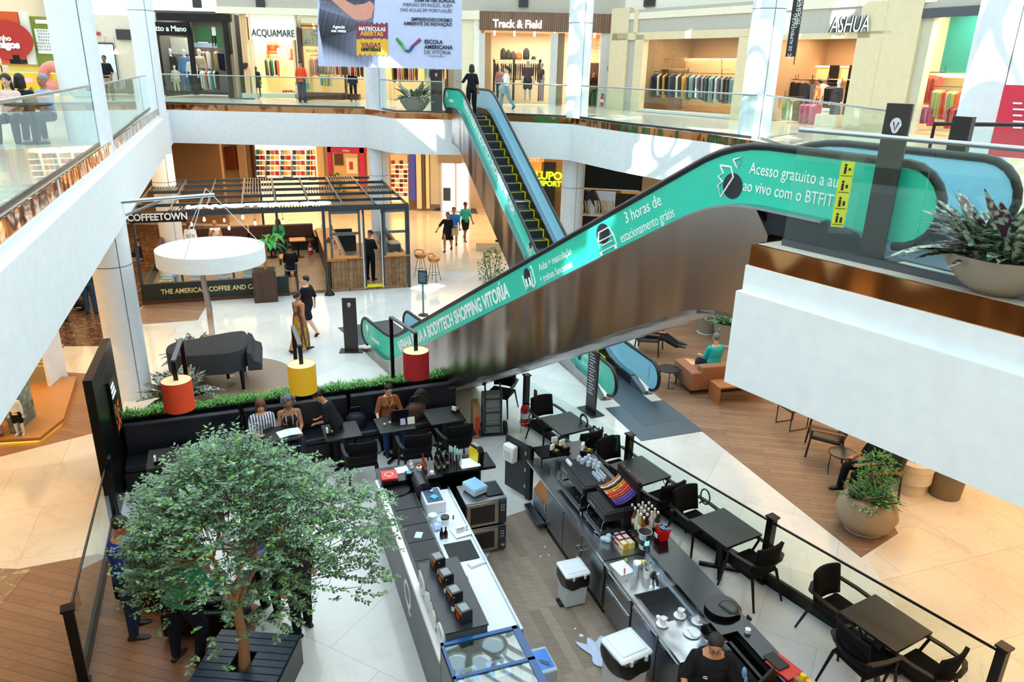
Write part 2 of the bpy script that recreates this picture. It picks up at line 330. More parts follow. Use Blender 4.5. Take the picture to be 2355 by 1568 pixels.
# skirting of the left column
# ---- balustrades
def balustrade(pts, label, h=1.08, z=5.6, rail=True, dz=0, inset=.1, cap=STEEL):
    o = T('glass_balustrade', label, 'balustrade', (pts[0][0], pts[0][1], z)); P0 = Vector((pts[0][0], pts[0][1], z)); mbs = MB(); clip = MB()
    for i in range(len(pts)-1):
        a, b = Vector((*pts[i], z))-P0, Vector((*pts[i+1], z))-P0; L = (b-a).length; n = max(1, round(L/1.25)); d = (b-a)/L
        for k in range(n):
            p = a+d*(L*k/n+.008); q = a+d*(L*(k+1)/n-.008)
            g = MB().bar(p+Vector((0, 0, h/2)), q+Vector((0, 0, h/2)), .014, h).build('glass_pane', GLASSR, o, smooth=False)
        mbs.tube([a+Vector((0, 0, h+.012)), b+Vector((0, 0, h+.012))], .022, 10)
        clip.bar(a+Vector((0, 0, .035)), b+Vector((0, 0, .035)), .03, .07)
    mbs.build('handrail', cap, o); clip.build('base_channel', STEELD, o); return o
I = off(OP, .10)
balustrade([I[0], (-8.02, 14.55)], 'near stretch of glass balustrade on the left gallery')
balustrade([(-8.45, 15.85), (-12.7, 26.6)], 'glass balustrade on the left gallery beyond the tall column')
balustrade([(-13.2, 27.9), I[14], (-6.0, 30.3)], 'long glass balustrade on the far gallery')
balustrade([(-5.25, 29.9), I[12], I[11]], 'short glass balustrade around a potted plant at the far escalator head')
balustrade([(-.85, 28.42), (1.75, 27.65)], 'glass balustrade in front of the shop with the wooden slat fascia')
balustrade([(2.2, 27.2), I[8], I[7], (6.15, 20.1)], 'glass balustrade of the right gallery between two sunlit columns')
balustrade([(6.35, 19.9), I[6], I[5]], 'glass balustrade of the right gallery behind the escalator head')
balustrade([(2.63, 7.15), (7.0, .95)], 'glass balustrade with steel handrail on the near right gallery')
# ================================================================ escalators
SA, SB, LT, RISE = 2.1, 12.35, 14.70, 5.6
SE = 13.1
KS = RISE/(SB-SA)
def zs(s):
    def ramp(u, h=.5):   # integral of a smoothed step
        if u < -h: return 0
        if u > h: return u
        return (u+h)**2/(4*h)
    return KS*(ramp(s-SA)-ramp(s-SB))
steelc = metalmat('brushed cladding', '#9c9896', .27, .30, (.7, .7, .14), strength=.6)
YELS = M('#e8dc10', .5)
INK = M('#16222a', .5); WTX = M('#f4fbfa', .5)
def esc_text(o, X0, side, k0):
    # writing on one printed side panel; s grows uphill for side -1 (read upwards), and the same panel printed downhill for side +1
    al = math.atan(KS); yy = -.016 if side < 0 else W_+.016
    def put(s_mid, h, txt, size, bold=0, sx=.86, flat=False, name='lettering', mat=WTX):
        a = 0 if flat else al
        if side < 0: X = txt_frame((s_mid, yy, zs(s_mid)+h), (math.cos(a), 0, math.sin(a)), (0, 0, 1))
        else: X = txt_frame((LT-s_mid, yy, zs(LT-s_mid)+h), (-math.cos(a), 0, -math.sin(a)), (-math.sin(a)*.0, 0, 1))
        return text(txt, size, mat, o, X, name, depth=.002, bold=bold, sx=sx)
    def acc(s, h):
        MB().cbox((s, -.017, zs(s)+h), (.035, .004, .075), ry=R(25)).build('accent_mark', WTX, o, smooth=False)
    def icon(s, h, kind, flat=False, a=None):
        a = 0 if flat else al; sg = -1 if side < 0 else 1
        s2 = s if side < 0 else LT-s
        r = Vector((math.cos(a), 0, math.sin(a)))*(1 if side < 0 else -1); u = Vector((-math.sin(a), 0, math.cos(a)))
        X = txt_frame((s2, yy, zs(s2)+h), r, u)
        b = MB(); b.X = X; wl = MB(); wl.X = X @ Matrix.Translation((0, 0, .004))
        def ln(p, t=.011): wl.tube([(x, y, 0) for x, y in p], t, 6)
        def disc(x, y, rx, ry): b.X = X; b.lathe([(rx, 0), (rx, .002)], (x, y, 0), n=24, sy=ry/rx)
        if kind == 'gym':
            disc(0, .06, .10, .13); ln([(-.14, .1), (-.12, -.16), (.1, -.16), (.13, .1)]); ln([(-.05, .02), (-.05, -.12)], .02); ln([(.05, .02), (.05, -.12)], .02)
            ln([(.13, .15), (.17, .18), (.2, .12), (.2, -.12), (.15, -.17), (.12, -.12)])
        elif kind == 'car':
            disc(-.04, .08, .15, .14); ln([(-.18, .0), (-.12, .12), (.12, .12), (.18, 0), (.2, -.15), (-.2, -.15), (-.18, 0), (.18, 0)]); ln([(-.12, -.07), (.12, -.07)]); ln([(-.17, -.15), (-.17, -.2)], .02); ln([(.17, -.15), (.17, -.2)], .02)
        else:
            disc(.05, -.08, .14, .14); ln([(-.16, .12), (0, .12), (.05, .02), (-.1, -.22), (-.16, -.1), (-.1, -.05), (-.17, .0), (-.1, .04), (-.16, .12)]); ln([(.02, .2), (.13, .24), (.09, .12), (.02, .2)])
        b.build('pictogram', INK, o); wl.build('pictogram', WTX, o)
    put(.98, .46, 'bodytech', .17, .004, .9, True)
    q = MB(); X = txt_frame((.42 if side < 0 else LT-.42, yy, zs(.5 if side < 0 else LT-.5)+.57), (1 if side < 0 else -1, 0, 0), (0, 0, 1)); q.X = X; q.box(-.09, .09, -.13, .16, 0, .003); q.build('logo_block', WTX, o)
    text('bt', .2, TEAL, o, X @ Matrix.Translation((.02, -.06, .005)), 'logo', .002, bold=.008)
    if side < 0:
        put(5.12, .53, 'VENHA PARA A BODYTECH SHOPPING VITORIA', .36, .012, .74); acc(7.33, .53+.215)
        icon(8.28, .54, 'gym'); put(9.02, .63, 'Aulas + musculação', .17, 0, .72); put(9.06, .42, '+ treinos funcionais', .17, 0, .72)
        icon(10.25, .54, 'car'); put(10.95, .67, '3 horas de', .22, 0, .8); put(11.05, .42, 'estacionamento grátis', .19, 0, .66)
        icon(12.36, .55, 'bird', True); put(13.24, .62, 'Acesso gratuito a aulas', .175, 0, .76, True); put(13.13, .43, 'ao vivo com o BTFIT', .175, 0, .76, True)
    else:
        put(5.2, .62, 'VENHA PARA A BODYTECH SHOPPING VITORIA', .34, .012, .82)
        icon(9.2, .6, 'gym'); put(10.0, .73, 'Aulas + musculação', .17, 0, .8); put(10.0, .50, '+ treinos funcionais', .17, 0, .8)
        icon(11.2, .6, 'car'); put(12.0, .6, 'estacionamento grátis', .17, 0, .6)
        icon(12.75, .6, 'bird'); put(13.45, .66, 'Acesso gratuito a aulas', .19, 0, .62, True); put(13.45, .43, 'ao vivo com o BTFIT', .19, 0, .62, True)
W_ = 1.24
def escalator(label, loc, rz, W, printed, steps_ind):
    global W_
    W_ = W
    o = T('escalator', label, 'escalator', loc, rz)
    n = 64; ss = [.33+(LT-.66)*i/n for i in range(n+1)]
    top = [(s, zs(s)+.83) for s in ss]
    def arc(cx, cz, a0, a1, r=.33, k=10): return [(cx+r*math.cos(a0+(a1-a0)*i/k), cz+r*math.sin(a0+(a1-a0)*i/k)) for i in range(k+1)]
    endA = arc(LT-.33, RISE+.50, math.pi/2, -math.pi/2)[1:]; endB = arc(.33, .50, -math.pi/2, -3*math.pi/2)[:-1]
    s2 = [1.0+(LT-2.0)*i/n for i in range(n+1)]
    bot = [(s, zs(s)+.24) for s in reversed(s2)]
    outl = top+endA+bot+endB
    for side, y in ((-1, 0), (1, W)):
        outer_lo = side < 0
        mb = MB(); mb.vprism(outl, y-.012, y+.012); mb.mi[0] = 0 if outer_lo else 1; mb.mi[1] = 1 if outer_lo else 0
        # which cap is outside: first cap = low y
        p = mb.build('balustrade_panel', [TEAL, LBLUE], o, smooth=False)
        if side < 0: p['label'] = 'teal printed outer side, pale blue towards the steps'
        h = MB(); path = [(s, y, z+.035) for s, z in top]+[(x+(.035*(x-(LT-.33))/.33), y, z+(z-(RISE+.50))/.33*.035) for x, z in endA]+[]
        pre = [(x+(.035*(x-.33)/.33), y, z+(z-.50)/.33*.035) for x, z in endB]
        h.tube(pre+path, .042, 10); h.build('handrail', RUB, o)
        # truss side cladding below the deck
        lo = []; hi = [(s, zs(s)+.235) for s in s2 if s < LT-1.6]
        for s in [1.0+(SE-1.0)*i/n for i in range(n+1)]: lo.append((s, max(.0, zs(s)-1.0 if s > 3 else 0)))
        pl = hi[:]+[(LT-1.6, RISE), (SE, RISE)]+list(reversed(lo))+[(.35, 0), (.4, .06)]
        y0, y1 = (-.16, .15) if side < 0 else (W-.15, W+.16)
        c = MB(); c.vprism(pl, y0, y1); c.build('truss_cladding', steelc, o, smooth=False)
        t = MB()
        for yy in ((y-.16, y-.02), (y+.02, y+.15)) if side < 0 else ((y-.15, y-.02), (y+.02, y+.16)):
            dk = [(s, zs(s)+.235) for s in s2]+[(s, zs(s)+.26) for s in reversed(s2)]; t.vprism(dk, *yy)
        t.build('deck_trim', STEEL, o, smooth=False)
        sk = MB(); y_in = .152 if side < 0 else W-.158
        sp = [(s, zs(s)+.20) for s in s2]+[(s, zs(s)-.2) for s in reversed(s2)]; sk.vprism(sp, y_in, y_in+.006)
        sk.build('skirt_panel', M('#15181c', .35), o, smooth=False)
        for pf in ([(.32, .0), (1.5, .0), (1.5, .245), (1.05, .245)], [(LT-.25, RISE), (LT-1.7, RISE), (LT-1.7, RISE+.25), (LT-1.05, RISE+.25), (LT-.7, RISE+.19)]):
            MB().vprism(pf, y-.1, y+.1).build('newel_base', M('#2a3038', .4, .6), o, smooth=False, bevel=.01)
    b = MB(); bp = [(s, max(.0, zs(s)-1.0 if s > 3 else 0)) for s in [2.0+(SE-2.0)*i/n for i in range(n+1)]]
    b.vprism(bp+[(s, z+.05) for s, z in reversed(bp)], -.16, W+.16); b.build('truss_soffit', M('#b9bfc4', .4, .8), o, smooth=False)
    for bx in ((-1.1, 1.9, .16, W-.16, .0, .012), (LT-1.6, LT+1.2, .1, W-.1, RISE, RISE+.012)):
        MB().box(*bx).build('landing_plate', M('#56646e', .35, .7, bump=.3, bs=200), o, smooth=False)
    MB().box(-1.7, -.05, -.15, W+.25, 0, .009).build('floor_plate', M('#5b6a75', .35, .7, bump=.3, bs=200), o, smooth=False)
    ya, yb = .17, W-.17; i = 0; s = 1.9; tr = M('#454c52', .45, .5, bump=.4, bs=120); rs = M('#23282d', .5)
    allm = MB()
    while s < SB+.1:
        z = zs(s+.2); st_ = MB(); st_.box(s, s+.41, ya, yb, z-.04, z); st_.m = 1; st_.box(s+.02, s+.06, ya, yb, z-.24, z-.04)
        nx = 14
        for k in range(nx): st_.box(s-.002+.018, s+.02, ya+(yb-ya)*k/nx, ya+(yb-ya)*(k+.5)/nx, z-.22, z-.04)
        if steps_ind:
            so_ = st_.build('step', [tr, rs], o, smooth=False)
            e = MB(); e.box(s-.004, s+.03, ya, yb, z-.0, z+.004); e.box(s, s+.41, ya, ya+.035, z, z+.005); e.box(s, s+.41, yb-.035, yb, z, z+.005); e.box(s-.003, s+.018, ya, ya+.035, z-.2, z); e.box(s-.003, s+.018, yb-.035, yb, z-.2, z)
            e.build('edge_marking', YELS, so_, smooth=False)
        else:
            b0 = len(allm.v); allm.v += st_.v; allm.f += [tuple(q+b0 for q in f) for f in st_.f]; allm.mi += st_.mi
        s += .405
    if not steps_ind: allm.build('step_band', [tr, rs], o, smooth=False)
    esc_text(o, None, printed, 0)
    return o
a1 = R(-58.6)
e1 = escalator('wide teal escalator in the foreground crossing to the near right gallery', (-4.06, 18.86, 0), a1, 1.22, -1, False)
d2 = Vector((math.cos(R(110.4)), math.sin(R(110.4)))); e2 = escalator('teal escalator with yellow edged steps climbing to the far gallery', (3.40, 15.72, 0), math.atan2(d2.y, d2.x), 1.10, 1, True)
mb = MB(); mb.X = txt_frame((.5, .02, .57), (-1, 0, 0), (0, 0, 1)); mb.box(-.06, .1, -.16, .16, 0, .004); mb.build('logo_block', M('#9fd6ee', .5), e2)
# ================================================================ people
def vox(mb, name, mats, parent, size, smooth=4):
    me = bpy.data.meshes.new(name); me.from_pydata(mb.v, [], mb.f)
    bm = bmesh.new(); bm.from_mesh(me); bmesh.ops.recalc_face_normals(bm, faces=bm.faces); bm.to_mesh(me); bm.free()
    o = bpy.data.objects.new(name, me); C.objects.link(o)
    rm = o.modifiers.new('r', 'REMESH'); rm.mode = 'VOXEL'; rm.voxel_size = size
    if smooth: sm = o.modifiers.new('s', 'SMOOTH'); sm.iterations = smooth; sm.factor = .5
    m2 = bpy.data.meshes.new_from_object(o.evaluated_get(bpy.context.evaluated_depsgraph_get()))
    o.modifiers.clear(); o.data = m2; bpy.data.meshes.remove(me); m2.name = name
    m2.materials.clear()
    for m in (mats if isinstance(mats, list) else [mats]): m2.materials.append(m)
    m2.shade_smooth()
    if parent is not None: o.parent = parent
    return o
def loft(mb, rings, n=20):
    vs = []; fs = []
    for c, sd, fw, rx, ry in rings:
        for j in range(n): t = 2*math.pi*j/n; vs.append(tuple(Vector(c)+Vector(sd)*rx*math.cos(t)+Vector(fw)*ry*math.sin(t)))
    for i in range(len(rings)-1):
        for j in range(n): fs.append((i*n+j, i*n+(j+1) % n, (i+1)*n+(j+1) % n, (i+1)*n+j))
    fs.append(tuple(range(n))[::-1]); fs.append(tuple((len(rings)-1)*n+j for j in range(n))); mb.add(vs, fs)
def limb(mb, a, b, r0, r1, mid=None, n=12):
    a, b = Vector(a), Vector(b); rm = mid or (r0+r1)/2*1.03; d = (b-a)
    pts = [a-d.normalized()*r0*.7, a-d.normalized()*r0*.35, a, a+d*.33, a+d*.7, b, b+d.normalized()*r1*.35, b+d.normalized()*r1*.7]
    mb.tube(pts, [r0*.45, r0*.88, r0, rm, (rm+r1)/2, r1, r1*.88, r1*.45], n)
def V(*a): return Vector(a)
SK = {'l': '#d09a78', 'm': '#b67c58', 'd': '#8a5a3c', 'w': '#e8e6e2', 'g': '#a8a8aa', 'p': '#dcae90'}
POSES = {
 'stand': dict(RL=((.02, .03, -1), (0, -.02, -1)), LL=((-.04, -.02, -1), (-.02, -.04, -1)), RA=((.22, .0, -1), (.12, .18, -1)), LA=((-.22, .0, -1), (-.12, .18, -1))),
 'hips': dict(RL=((.05, .05, -1), (.03, -.05, -1)), LL=((-.08, 0, -1), (-.02, -.02, -1)), RA=((.45, -.25, -.9), (-.5, .6, -.5)), LA=((-.3, .0, -1), (.1, .5, -.8))),
 'walk': dict(RL=((.02, .42, -1), (0, .05, -1)), LL=((-.02, -.25, -1), (0, -.7, -1)), RA=((.2, -.35, -1), (.1, .1, -1)), LA=((-.2, .35, -1), (-.1, .6, -1))),
 'sit': dict(RL=((.12, 1, -.02), (.02, .12, -1)), LL=((-.12, 1, -.02), (-.02, .08, -1)), RA=((.15, .35, -1), (-.25, 1, -.12)), LA=((-.15, .35, -1), (.25, 1, -.12))),
 'phone': dict(RL=((.12, 1, -.02), (.02, .12, -1)), LL=((-.12, 1, -.02), (-.02, .08, -1)), RA=((.2, .2, -1), (-.45, .85, .35)), LA=((-.2, .2, -1), (.45, .85, .35))),
 'work': dict(RL=((.02, .03, -1), (0, -.02, -1)), LL=((-.04, -.02, -1), (-.02, -.04, -1)), RA=((.15, .35, -1), (-.25, 1, .05)), LA=((-.15, .3, -1), (.25, 1, .05))),
}
def person(label, loc, face, pose='stand', top=('#222', 1), bottom=('#223', 'pants'), hair=('#1a1310', 'short'), skin='m', shoes='#1c1c1e', sc=1.0, lean=0, head=(0, 0), over=None, vs=.014, fem=False, name='person', cat='person', fatness=1.0, seat=None, group=None, glasses=False, mann=False, side=0):
    P = dict(POSES[pose]); P.update(over or {})
    o = T(name, label, cat, loc, face-math.pi/2, group); o.scale = (sc, sc, sc)
    sit = pose in ('sit', 'phone') or seat is not None
    th, shn = .43, .43
    nz = lambda v: Vector(v).normalized()
    if seat is not None: hz = seat/sc+.10
    elif sit: hz = .55
    else: hz = 0
    Lr = Matrix.Rotation(-R(lean), 3, 'X') @ Matrix.Rotation(R(side), 3, 'Y')
    f = fatness
    hipw = .095 if not fem else .10
    legs = {}
    for k, s in (('RL', 1), ('LL', -1)):
        a, b = nz(P[k][0]), nz(P[k][1]); legs[k] = (s, a, b)
    if not sit and seat is None: hz = max((-(a.z*th+b.z*shn))+.075 for s, a, b in legs.values())
    pel = V(0, 0, hz)
    U = Lr @ V(0, 0, 1); Fd = Lr @ V(0, 1, 0); Sx = V(1, 0, 0) if not side else Lr @ V(1, 0, 0)
    def t(h, x=0, y=0): return pel+U*h+Sx*x+Fd*y
    body = MB(); bw = 1.0 if not fem else .92
    def torso(mb, g=0.0, k=1.0, z0=-.08, z1=.50):
        prof = [(-.08, .12, .09), (.0, .165 if not fem else .175, .115), (.08, .155 if not fem else .16, .11), (.20, .135*(1 if not fem else .93), .098), (.32, .155*bw, .112), (.42, .165*bw, .108), (.47, .14*bw, .085), (.51, .075, .065)]
        loft(mb, [(t(z), Sx, Fd, rx*f*k+g, ry*(f*1.05 if f > 1 else 1)*k+g) for z, rx, ry in prof if z0-.001 <= z <= z1+.02])
        if fem and z1 > .3:
            for s in (-1, 1): mb.ell(t(.335, s*.07, .085*f), (.062+g, .055+g, .06+g), 12, 8)
    torso(body)
    hp, hyw = head; nk0 = t(.49); Hr = Lr @ Matrix.Rotation(R(hyw), 3, 'Z') @ Matrix.Rotation(-R(hp), 3, 'X')
    hu = Hr @ V(0, 0, 1); hf = Hr @ V(0, 1, 0); hs = Hr @ V(1, 0, 0)
    nk1 = nk0+U*.05+hu*.03; hc = nk1+hu*.105+hf*.012
    limb(body, nk0, nk1+hu*.03, .058, .052)
    HX = Matrix((hs, hf, hu)).transposed().to_4x4() @ Matrix.Diagonal((1.08, 1.08, 1.08, 1)); HX.translation = hc
    X = body.X; body.X = HX
    body.ell((0, -.008, .028), (.074, .093, .088), 18, 12); body.ell((0, .012, -.035), (.060, .068, .078), 16, 10); body.ell((0, .058, -.088), (.028, .024, .022), 10, 6)
    if not mann: body.tube([(0, .078, .018), (0, .096, -.022), (0, .088, -.034)], [.009, .016, .011], 8); [body.ell((s*.074, -.008, -.012), (.012, .02, .03), 8, 6) for s in (-1, 1)]
    body.X = X
    joints = {}
    for k, s in (('RA', 1), ('LA', -1)):
        sh = t(.445, s*.168*bw*(1+.5*(f-1))); a, b = Lr @ nz(P[k][0]), Lr @ nz(P[k][1])
        el = sh+a*.285; wr = el+b*.25
        body.ell(sh+Sx*(-s*.025), (.055, .055, .054), 12, 8); limb(body, sh, el, .047*f, .037*f); limb(body, el, wr, .038*f, .025)
        pn = b.cross(Sx*s); pn = (pn if pn.length > .1 else U.cross(b)).normalized(); pc = wr+b*.05
        loft(body, [(wr-b*.01, pn.cross(b), pn, .024, .018), (wr+b*.04, pn.cross(b), pn, .038, .015), (wr+b*.085, pn.cross(b), pn, .038, .013)], 12)
        joints[k] = (s, sh, el, wr, a, b, pn)
    feet = {}
    for k, (s, a, b) in legs.items():
        hp_ = pel+V(s*hipw, 0, -.02); kn = hp_+a*th; an = kn+b*shn
        rr = (.085 if not fem else .088)*f
        limb(body, hp_, kn, rr, .056*f, rr*.85); limb(body, kn, an, .056*f, .037, .055*f); feet[k] = (hp_, kn, an, a, b)
        ft = nz((s*.12, 1, 0)) if abs(b.z) > .5 else nz(b.cross(V(1, 0, 0))*-1); dn = b if abs(b.z) > .5 else b
        if mann or shoes is None: loft(body, [(an+V(0, 0, -.03)-ft*.05, V(1, 0, 0), V(0, 0, 1), .03, .03), (an+V(0, 0, -.035)+ft*.05, V(1, 0, 0), V(0, 0, 1), .04, .03), (an+V(0, 0, -.05)+ft*.16, V(1, 0, 0), V(0, 0, 1), .035, .014)], 10)
    sm = M(SK.get(skin, skin), .5)
    bo = vox(body, 'body', [sm], o, vs)
    # fingers appended to the same mesh
    fm = MB()
    for k, (s, sh, el, wr, a, b, pn) in joints.items():
        sd = pn.cross(b)
        for i, (off, ln) in enumerate(((-.028, .062), (-.0095, .074), (.0095, .07), (.028, .052))):
            p0 = wr+b*.07+sd*off; p1 = p0+b*ln*.55+sd*off*.15; p2 = p1+(b*.8-pn*.6)*ln*.4; p3 = p2+(b*.3-pn)*ln*.25
            fm.tube([p0, p1, p2, p3], [.0095, .0088, .008, .005], 6)
        tb = wr+b*.02-sd*s*.02; fm.tube([tb, tb+b*.035-sd*s*.03, tb+b*.07-sd*s*.035-pn*.012, tb+b*.09-sd*s*.028-pn*.02], [.013, .012, .010, .006], 6)
    bm = bmesh.new(); bm.from_mesh(bo.data); m2 = bpy.data.meshes.new('x'); m2.from_pydata(fm.v, [], fm.f); bm.from_mesh(m2)
    bmesh.ops.recalc_face_normals(bm, faces=bm.faces)
    for fc in bm.faces: fc.smooth = True
    bm.to_mesh(bo.data); bm.free(); bpy.data.meshes.remove(m2)
    # face
    if not mann:
        fc = MB(); fc.X = HX
        for s in (-1, 1):
            fc.m = 0; fc.ell((s*.028, .074, .008), (.013, .009, .0065), 10, 6); fc.m = 1; fc.ell((s*.028, .081, .008), (.006, .004, .006), 8, 6)
            fc.m = 1; fc.tube([(s*.012, .086, .024), (s*.03, .084, .029), (s*.046, .074, .024)], .0032, 5)
        fc.m = 2; fc.tube([(-.024, .073, -.056), (-.008, .080, -.053), (.008, .080, -.053), (.024, .073, -.056)], [.002, .0055, .0055, .002], 6)
        fc.build('face', [M('#efe9e4', .3), M('#15100e', .4), M('#9c4b46', .45)], o)
        if glasses:
            gm = MB(); gm.X = HX
            for s in (-1, 1): gm.tube([(s*.031+.022*math.cos(u*math.pi/6), .092, .006+.017*math.sin(u*math.pi/6)) for u in range(12)], .0025, 5, closed=True); gm.bar((s*.052, .092, .01), (s*.078, 0, .01), .003)
            gm.bar((-.01, .092, .01), (.01, .092, .01), .003); gm.build('glasses', M('#20242a', .3), o)
    hcol, hst = hair
    if hst != 'none':
        hm = MB(); hm.X = HX; mt = M(hcol, .55, bump=.5, bs=120)
        def cap(grow=1.0): hm.ell((0, -.020, .040), (.081*grow, .097*grow, .090*grow), 18, 12)
        if hst == 'short': cap(1.0)
        elif hst == 'cap': hm.ell((0, -.01, .05), (.083, .10, .078), 18, 12); hm.cbox((0, .115, .06), (.12, .09, .012), rx=R(-12))
        elif hst == 'long': cap(1.05); loft(hm, [((0, -.02, .05), (1, 0, 0), (0, 1, 0), .083, .085), ((0, -.045, -.04), (1, 0, 0), (0, 1, 0), .088, .07), ((0, -.07, -.16), (1, 0, 0), (0, 1, 0), .10, .05), ((0, -.085, -.30), (1, 0, 0), (0, 1, 0), .085, .04)])
        elif hst == 'bob': cap(1.08); loft(hm, [((0, -.03, .05), (1, 0, 0), (0, 1, 0), .088, .08), ((0, -.04, -.04), (1, 0, 0), (0, 1, 0), .098, .085), ((0, -.05, -.13), (1, 0, 0), (0, 1, 0), .10, .07)])
        elif hst == 'bun': cap(1.0); hm.ell((0, -.075, .12), (.04, .04, .038), 12, 8)
        elif hst == 'knot': cap(1.0); hm.ell((0, -.13, .03), (.042, .042, .04), 12, 8)
        elif hst == 'pony': cap(1.0); hm.tube([(0, -.1, .04), (0, -.15, 0), (0, -.14, -.10), (0, -.12, -.2)], [.03, .035, .03, .012], 10)
        elif hst == 'curly':
            rnd = random.Random(5)
            for i in range(70):
                a_ = rnd.uniform(0, 2*math.pi); z = rnd.uniform(-.9, 1); r_ = math.sqrt(1-z*z); y_ = r_*math.sin(a_)
                if y_ > .45 and z < .55: continue
                hm.ell((r_*math.cos(a_)*.105, y_*.1-.03, z*.11+.03), (.034, .034, .034), 8, 6)
        vox(hm, 'hair' if hst != 'cap' else 'cap', mt, o, .012 if hst != 'curly' else .010, 2)
    # clothes
    if top:
        tc, sl = top[0], top[1]; tm = MB(); g = .012
        strap = sl < 0
        z0, z1 = (-.08, .52) if not strap else (-.08, .42)
        prof = [(-.07, .165 if not fem else .178, .118), (.0, .163 if not fem else .175, .116), (.08, .16 if not fem else .165, .114), (.20, .142*(1 if not fem else .96), .104), (.32, .16*bw, .116), (.42, .165*bw, .112), (.472, .135*bw, .088), (.50, .075, .062)]
        loft(tm, [(t(z), Sx, Fd, rx*f+g, ry*(f*1.05 if f > 1 else 1)+g) for z, rx, ry in prof if z <= z1])
        if fem:
            for s in (-1, 1): tm.ell(t(.335, s*.07, .085*f), (.062+g, .055+g, .06+g), 12, 8)
        if not strap:
            for k, (s, sh, el, wr, a, b, pn) in joints.items():
                tm.ell(sh+Sx*(-s*.025), (.052+g, .053+g, .052+g), 12, 8)
                if sl > 0: e = sh+a*.285*min(sl, 1); limb(tm, sh, e, .046*f+g, .043*f+g*1.1)
                if sl > 1: limb(tm, el, el+b*.25*(sl-1), .045*f+g, .032+g)
        m_ = top[2] if len(top) > 2 else M(tc, .85, bump=.25, bs=30, spec=.25)
        to = vox(tm, 'shirt' if not (bottom and bottom[1] == 'dress') else 'bodice', m_, o, vs*.95, 3)
        if strap:
            sb = MB()
            for s in (-1, 1): sb.tube([t(.40, s*.09, .125*f), t(.49, s*.085, .055), t(.505, s*.08, 0), t(.44, s*.09, -.10)], .007, 6)
            sb.build('straps', m_, o)
    if bottom:
        bc, kind = bottom[0], bottom[1]; bm_ = MB(); m_ = bottom[2] if len(bottom) > 2 else M(bc, .85, bump=.2, bs=40, spec=.25)
        g = .016
        if kind in ('pants', 'shorts'):
            loft(bm_, [(t(z), Sx, Fd, rx*f+g*.7, ry*(f*1.05 if f > 1 else 1)+g*.7) for z, rx, ry in ((-.09, .12, .09), (0, .17 if not fem else .18, .118), (.09, .158, .112))])
            for k, (hp_, kn, an, a, b) in feet.items():
                limb(bm_, hp_, kn, .09*f+g*.6, .06*f+g*1.2, .08*f+g) if kind == 'pants' else limb(bm_, hp_, hp_+a*th*.85, .09*f+g*.8, .085*f+g)
                if kind == 'pants': limb(bm_, kn, an-b*.02, .058*f+g*1.2, .043+g, .056+g*1.2)
            vox(bm_, 'trousers' if kind == 'pants' else 'shorts', m_, o, vs*.95, 3)
        else:
            hem = .12 if kind == 'dress' else .48
            if kind == 'minidress': hem = .50
            zz = [(.22, .15*f, .11), (.0, .19*f, .135), (-.2, .20*f, .16), (hem-hz+.02, .21*f+.05*(hz-hem), .17+.07*(hz-hem))]
            n = 48; vs_ = []; fs_ = []
            for i, (z, rx, ry) in enumerate(zz):
                for j in range(n):
                    t_ = 2*math.pi*j/n; w_ = 1+.05*i/3*math.sin(9*t_); vs_.append(tuple(pel+V(rx*w_*math.cos(t_), ry*w_*math.sin(t_), z)))
            for i in range(3):
                for j in range(n): fs_.append((i*n+j, i*n+(j+1) % n, (i+1)*n+(j+1) % n, (i+1)*n+j))
            bm_.add(vs_, fs_); d_ = bm_.build('skirt', m_, o)
            d_.modifiers.new('s', 'SOLIDIFY').thickness = .006
    if shoes and not mann:
        for k, (hp_, kn, an, a, b) in feet.items():
            s = legs[k][0]; sm_ = MB(); fd = nz((s*.12, 1, 0)); tilt = 0
            if b.y < -.4: fd = nz((0, .7, -.7))
            base = V(an.x, an.y, an.z-.075) if b.z < -.5 else an+b*.03
            up_ = V(0, 0, 1); sdv = fd.cross(up_).normalized(); up_ = sdv.cross(fd)
            loft(sm_, [(base-fd*.075+up_*.03, sdv, up_, .03, .03), (base-fd*.04+up_*.045, sdv, up_, .037, .045), (base+fd*.03+up_*.045, sdv, up_, .040, .045), (base+fd*.10+up_*.03, sdv, up_, .046, .03), (base+fd*.165+up_*.022, sdv, up_, .042, .022), (base+fd*.195+up_*.018, sdv, up_, .02, .014)], 14)
            sm_.build('shoe', M(shoes, .5), o)
    return o, dict(wr={k: v[3] for k, v in joints.items()}, hx=HX)
def ang(dx, dy): return math.atan2(dy, dx)
# ================================================================ shops
class PL:   # an upright plane in the place
    def __init__(s, p0, dr): s.p = Vector((*p0, 0)); s.d = Vector((*dr, 0)).normalized(); s.n = Vector((-s.d.y, s.d.x, 0)); s.a = math.atan2(s.d.y, s.d.x)
    def hit(s, x, y, off=0):
        d = ray(x, y); P = CAM+d*((s.p+s.n*off-CAM).dot(s.n)/d.dot(s.n)); return P
    def sz(s, x, y, off=0): P = s.hit(x, y, off); return (P-s.p).dot(s.d), P.z
    def fr(s, off=0): X = Matrix((s.d, s.n, Vector((0, 0, 1)))).transposed().to_4x4(); X.translation = s.p+s.n*off; return X
    def box(s, x0, y0, x1, y1, off, dep, name, mat, parent=None, bevel=0, mb=None):
        a = s.sz(x0, y0, off); b = s.sz(x1, y1, off); m = mb or MB(); m.X = s.fr(off); m.box(min(a[0], b[0]), max(a[0], b[0]), 0, dep, min(a[1], b[1]), max(a[1], b[1])); m.X = Matrix.Identity(4)
        return m if mb else m.build(name, mat, parent, smooth=False, bevel=bevel)
    def text(s, x, y, off, txt, hpx, mat, parent, **k):
        P = s.hit(x, y, off); q = s.hit(x, y-hpx, off); sz = (q-P).length*1.38
        return text(txt, sz, mat, parent, txt_frame(P, s.d, (0, 0, 1)), **k)
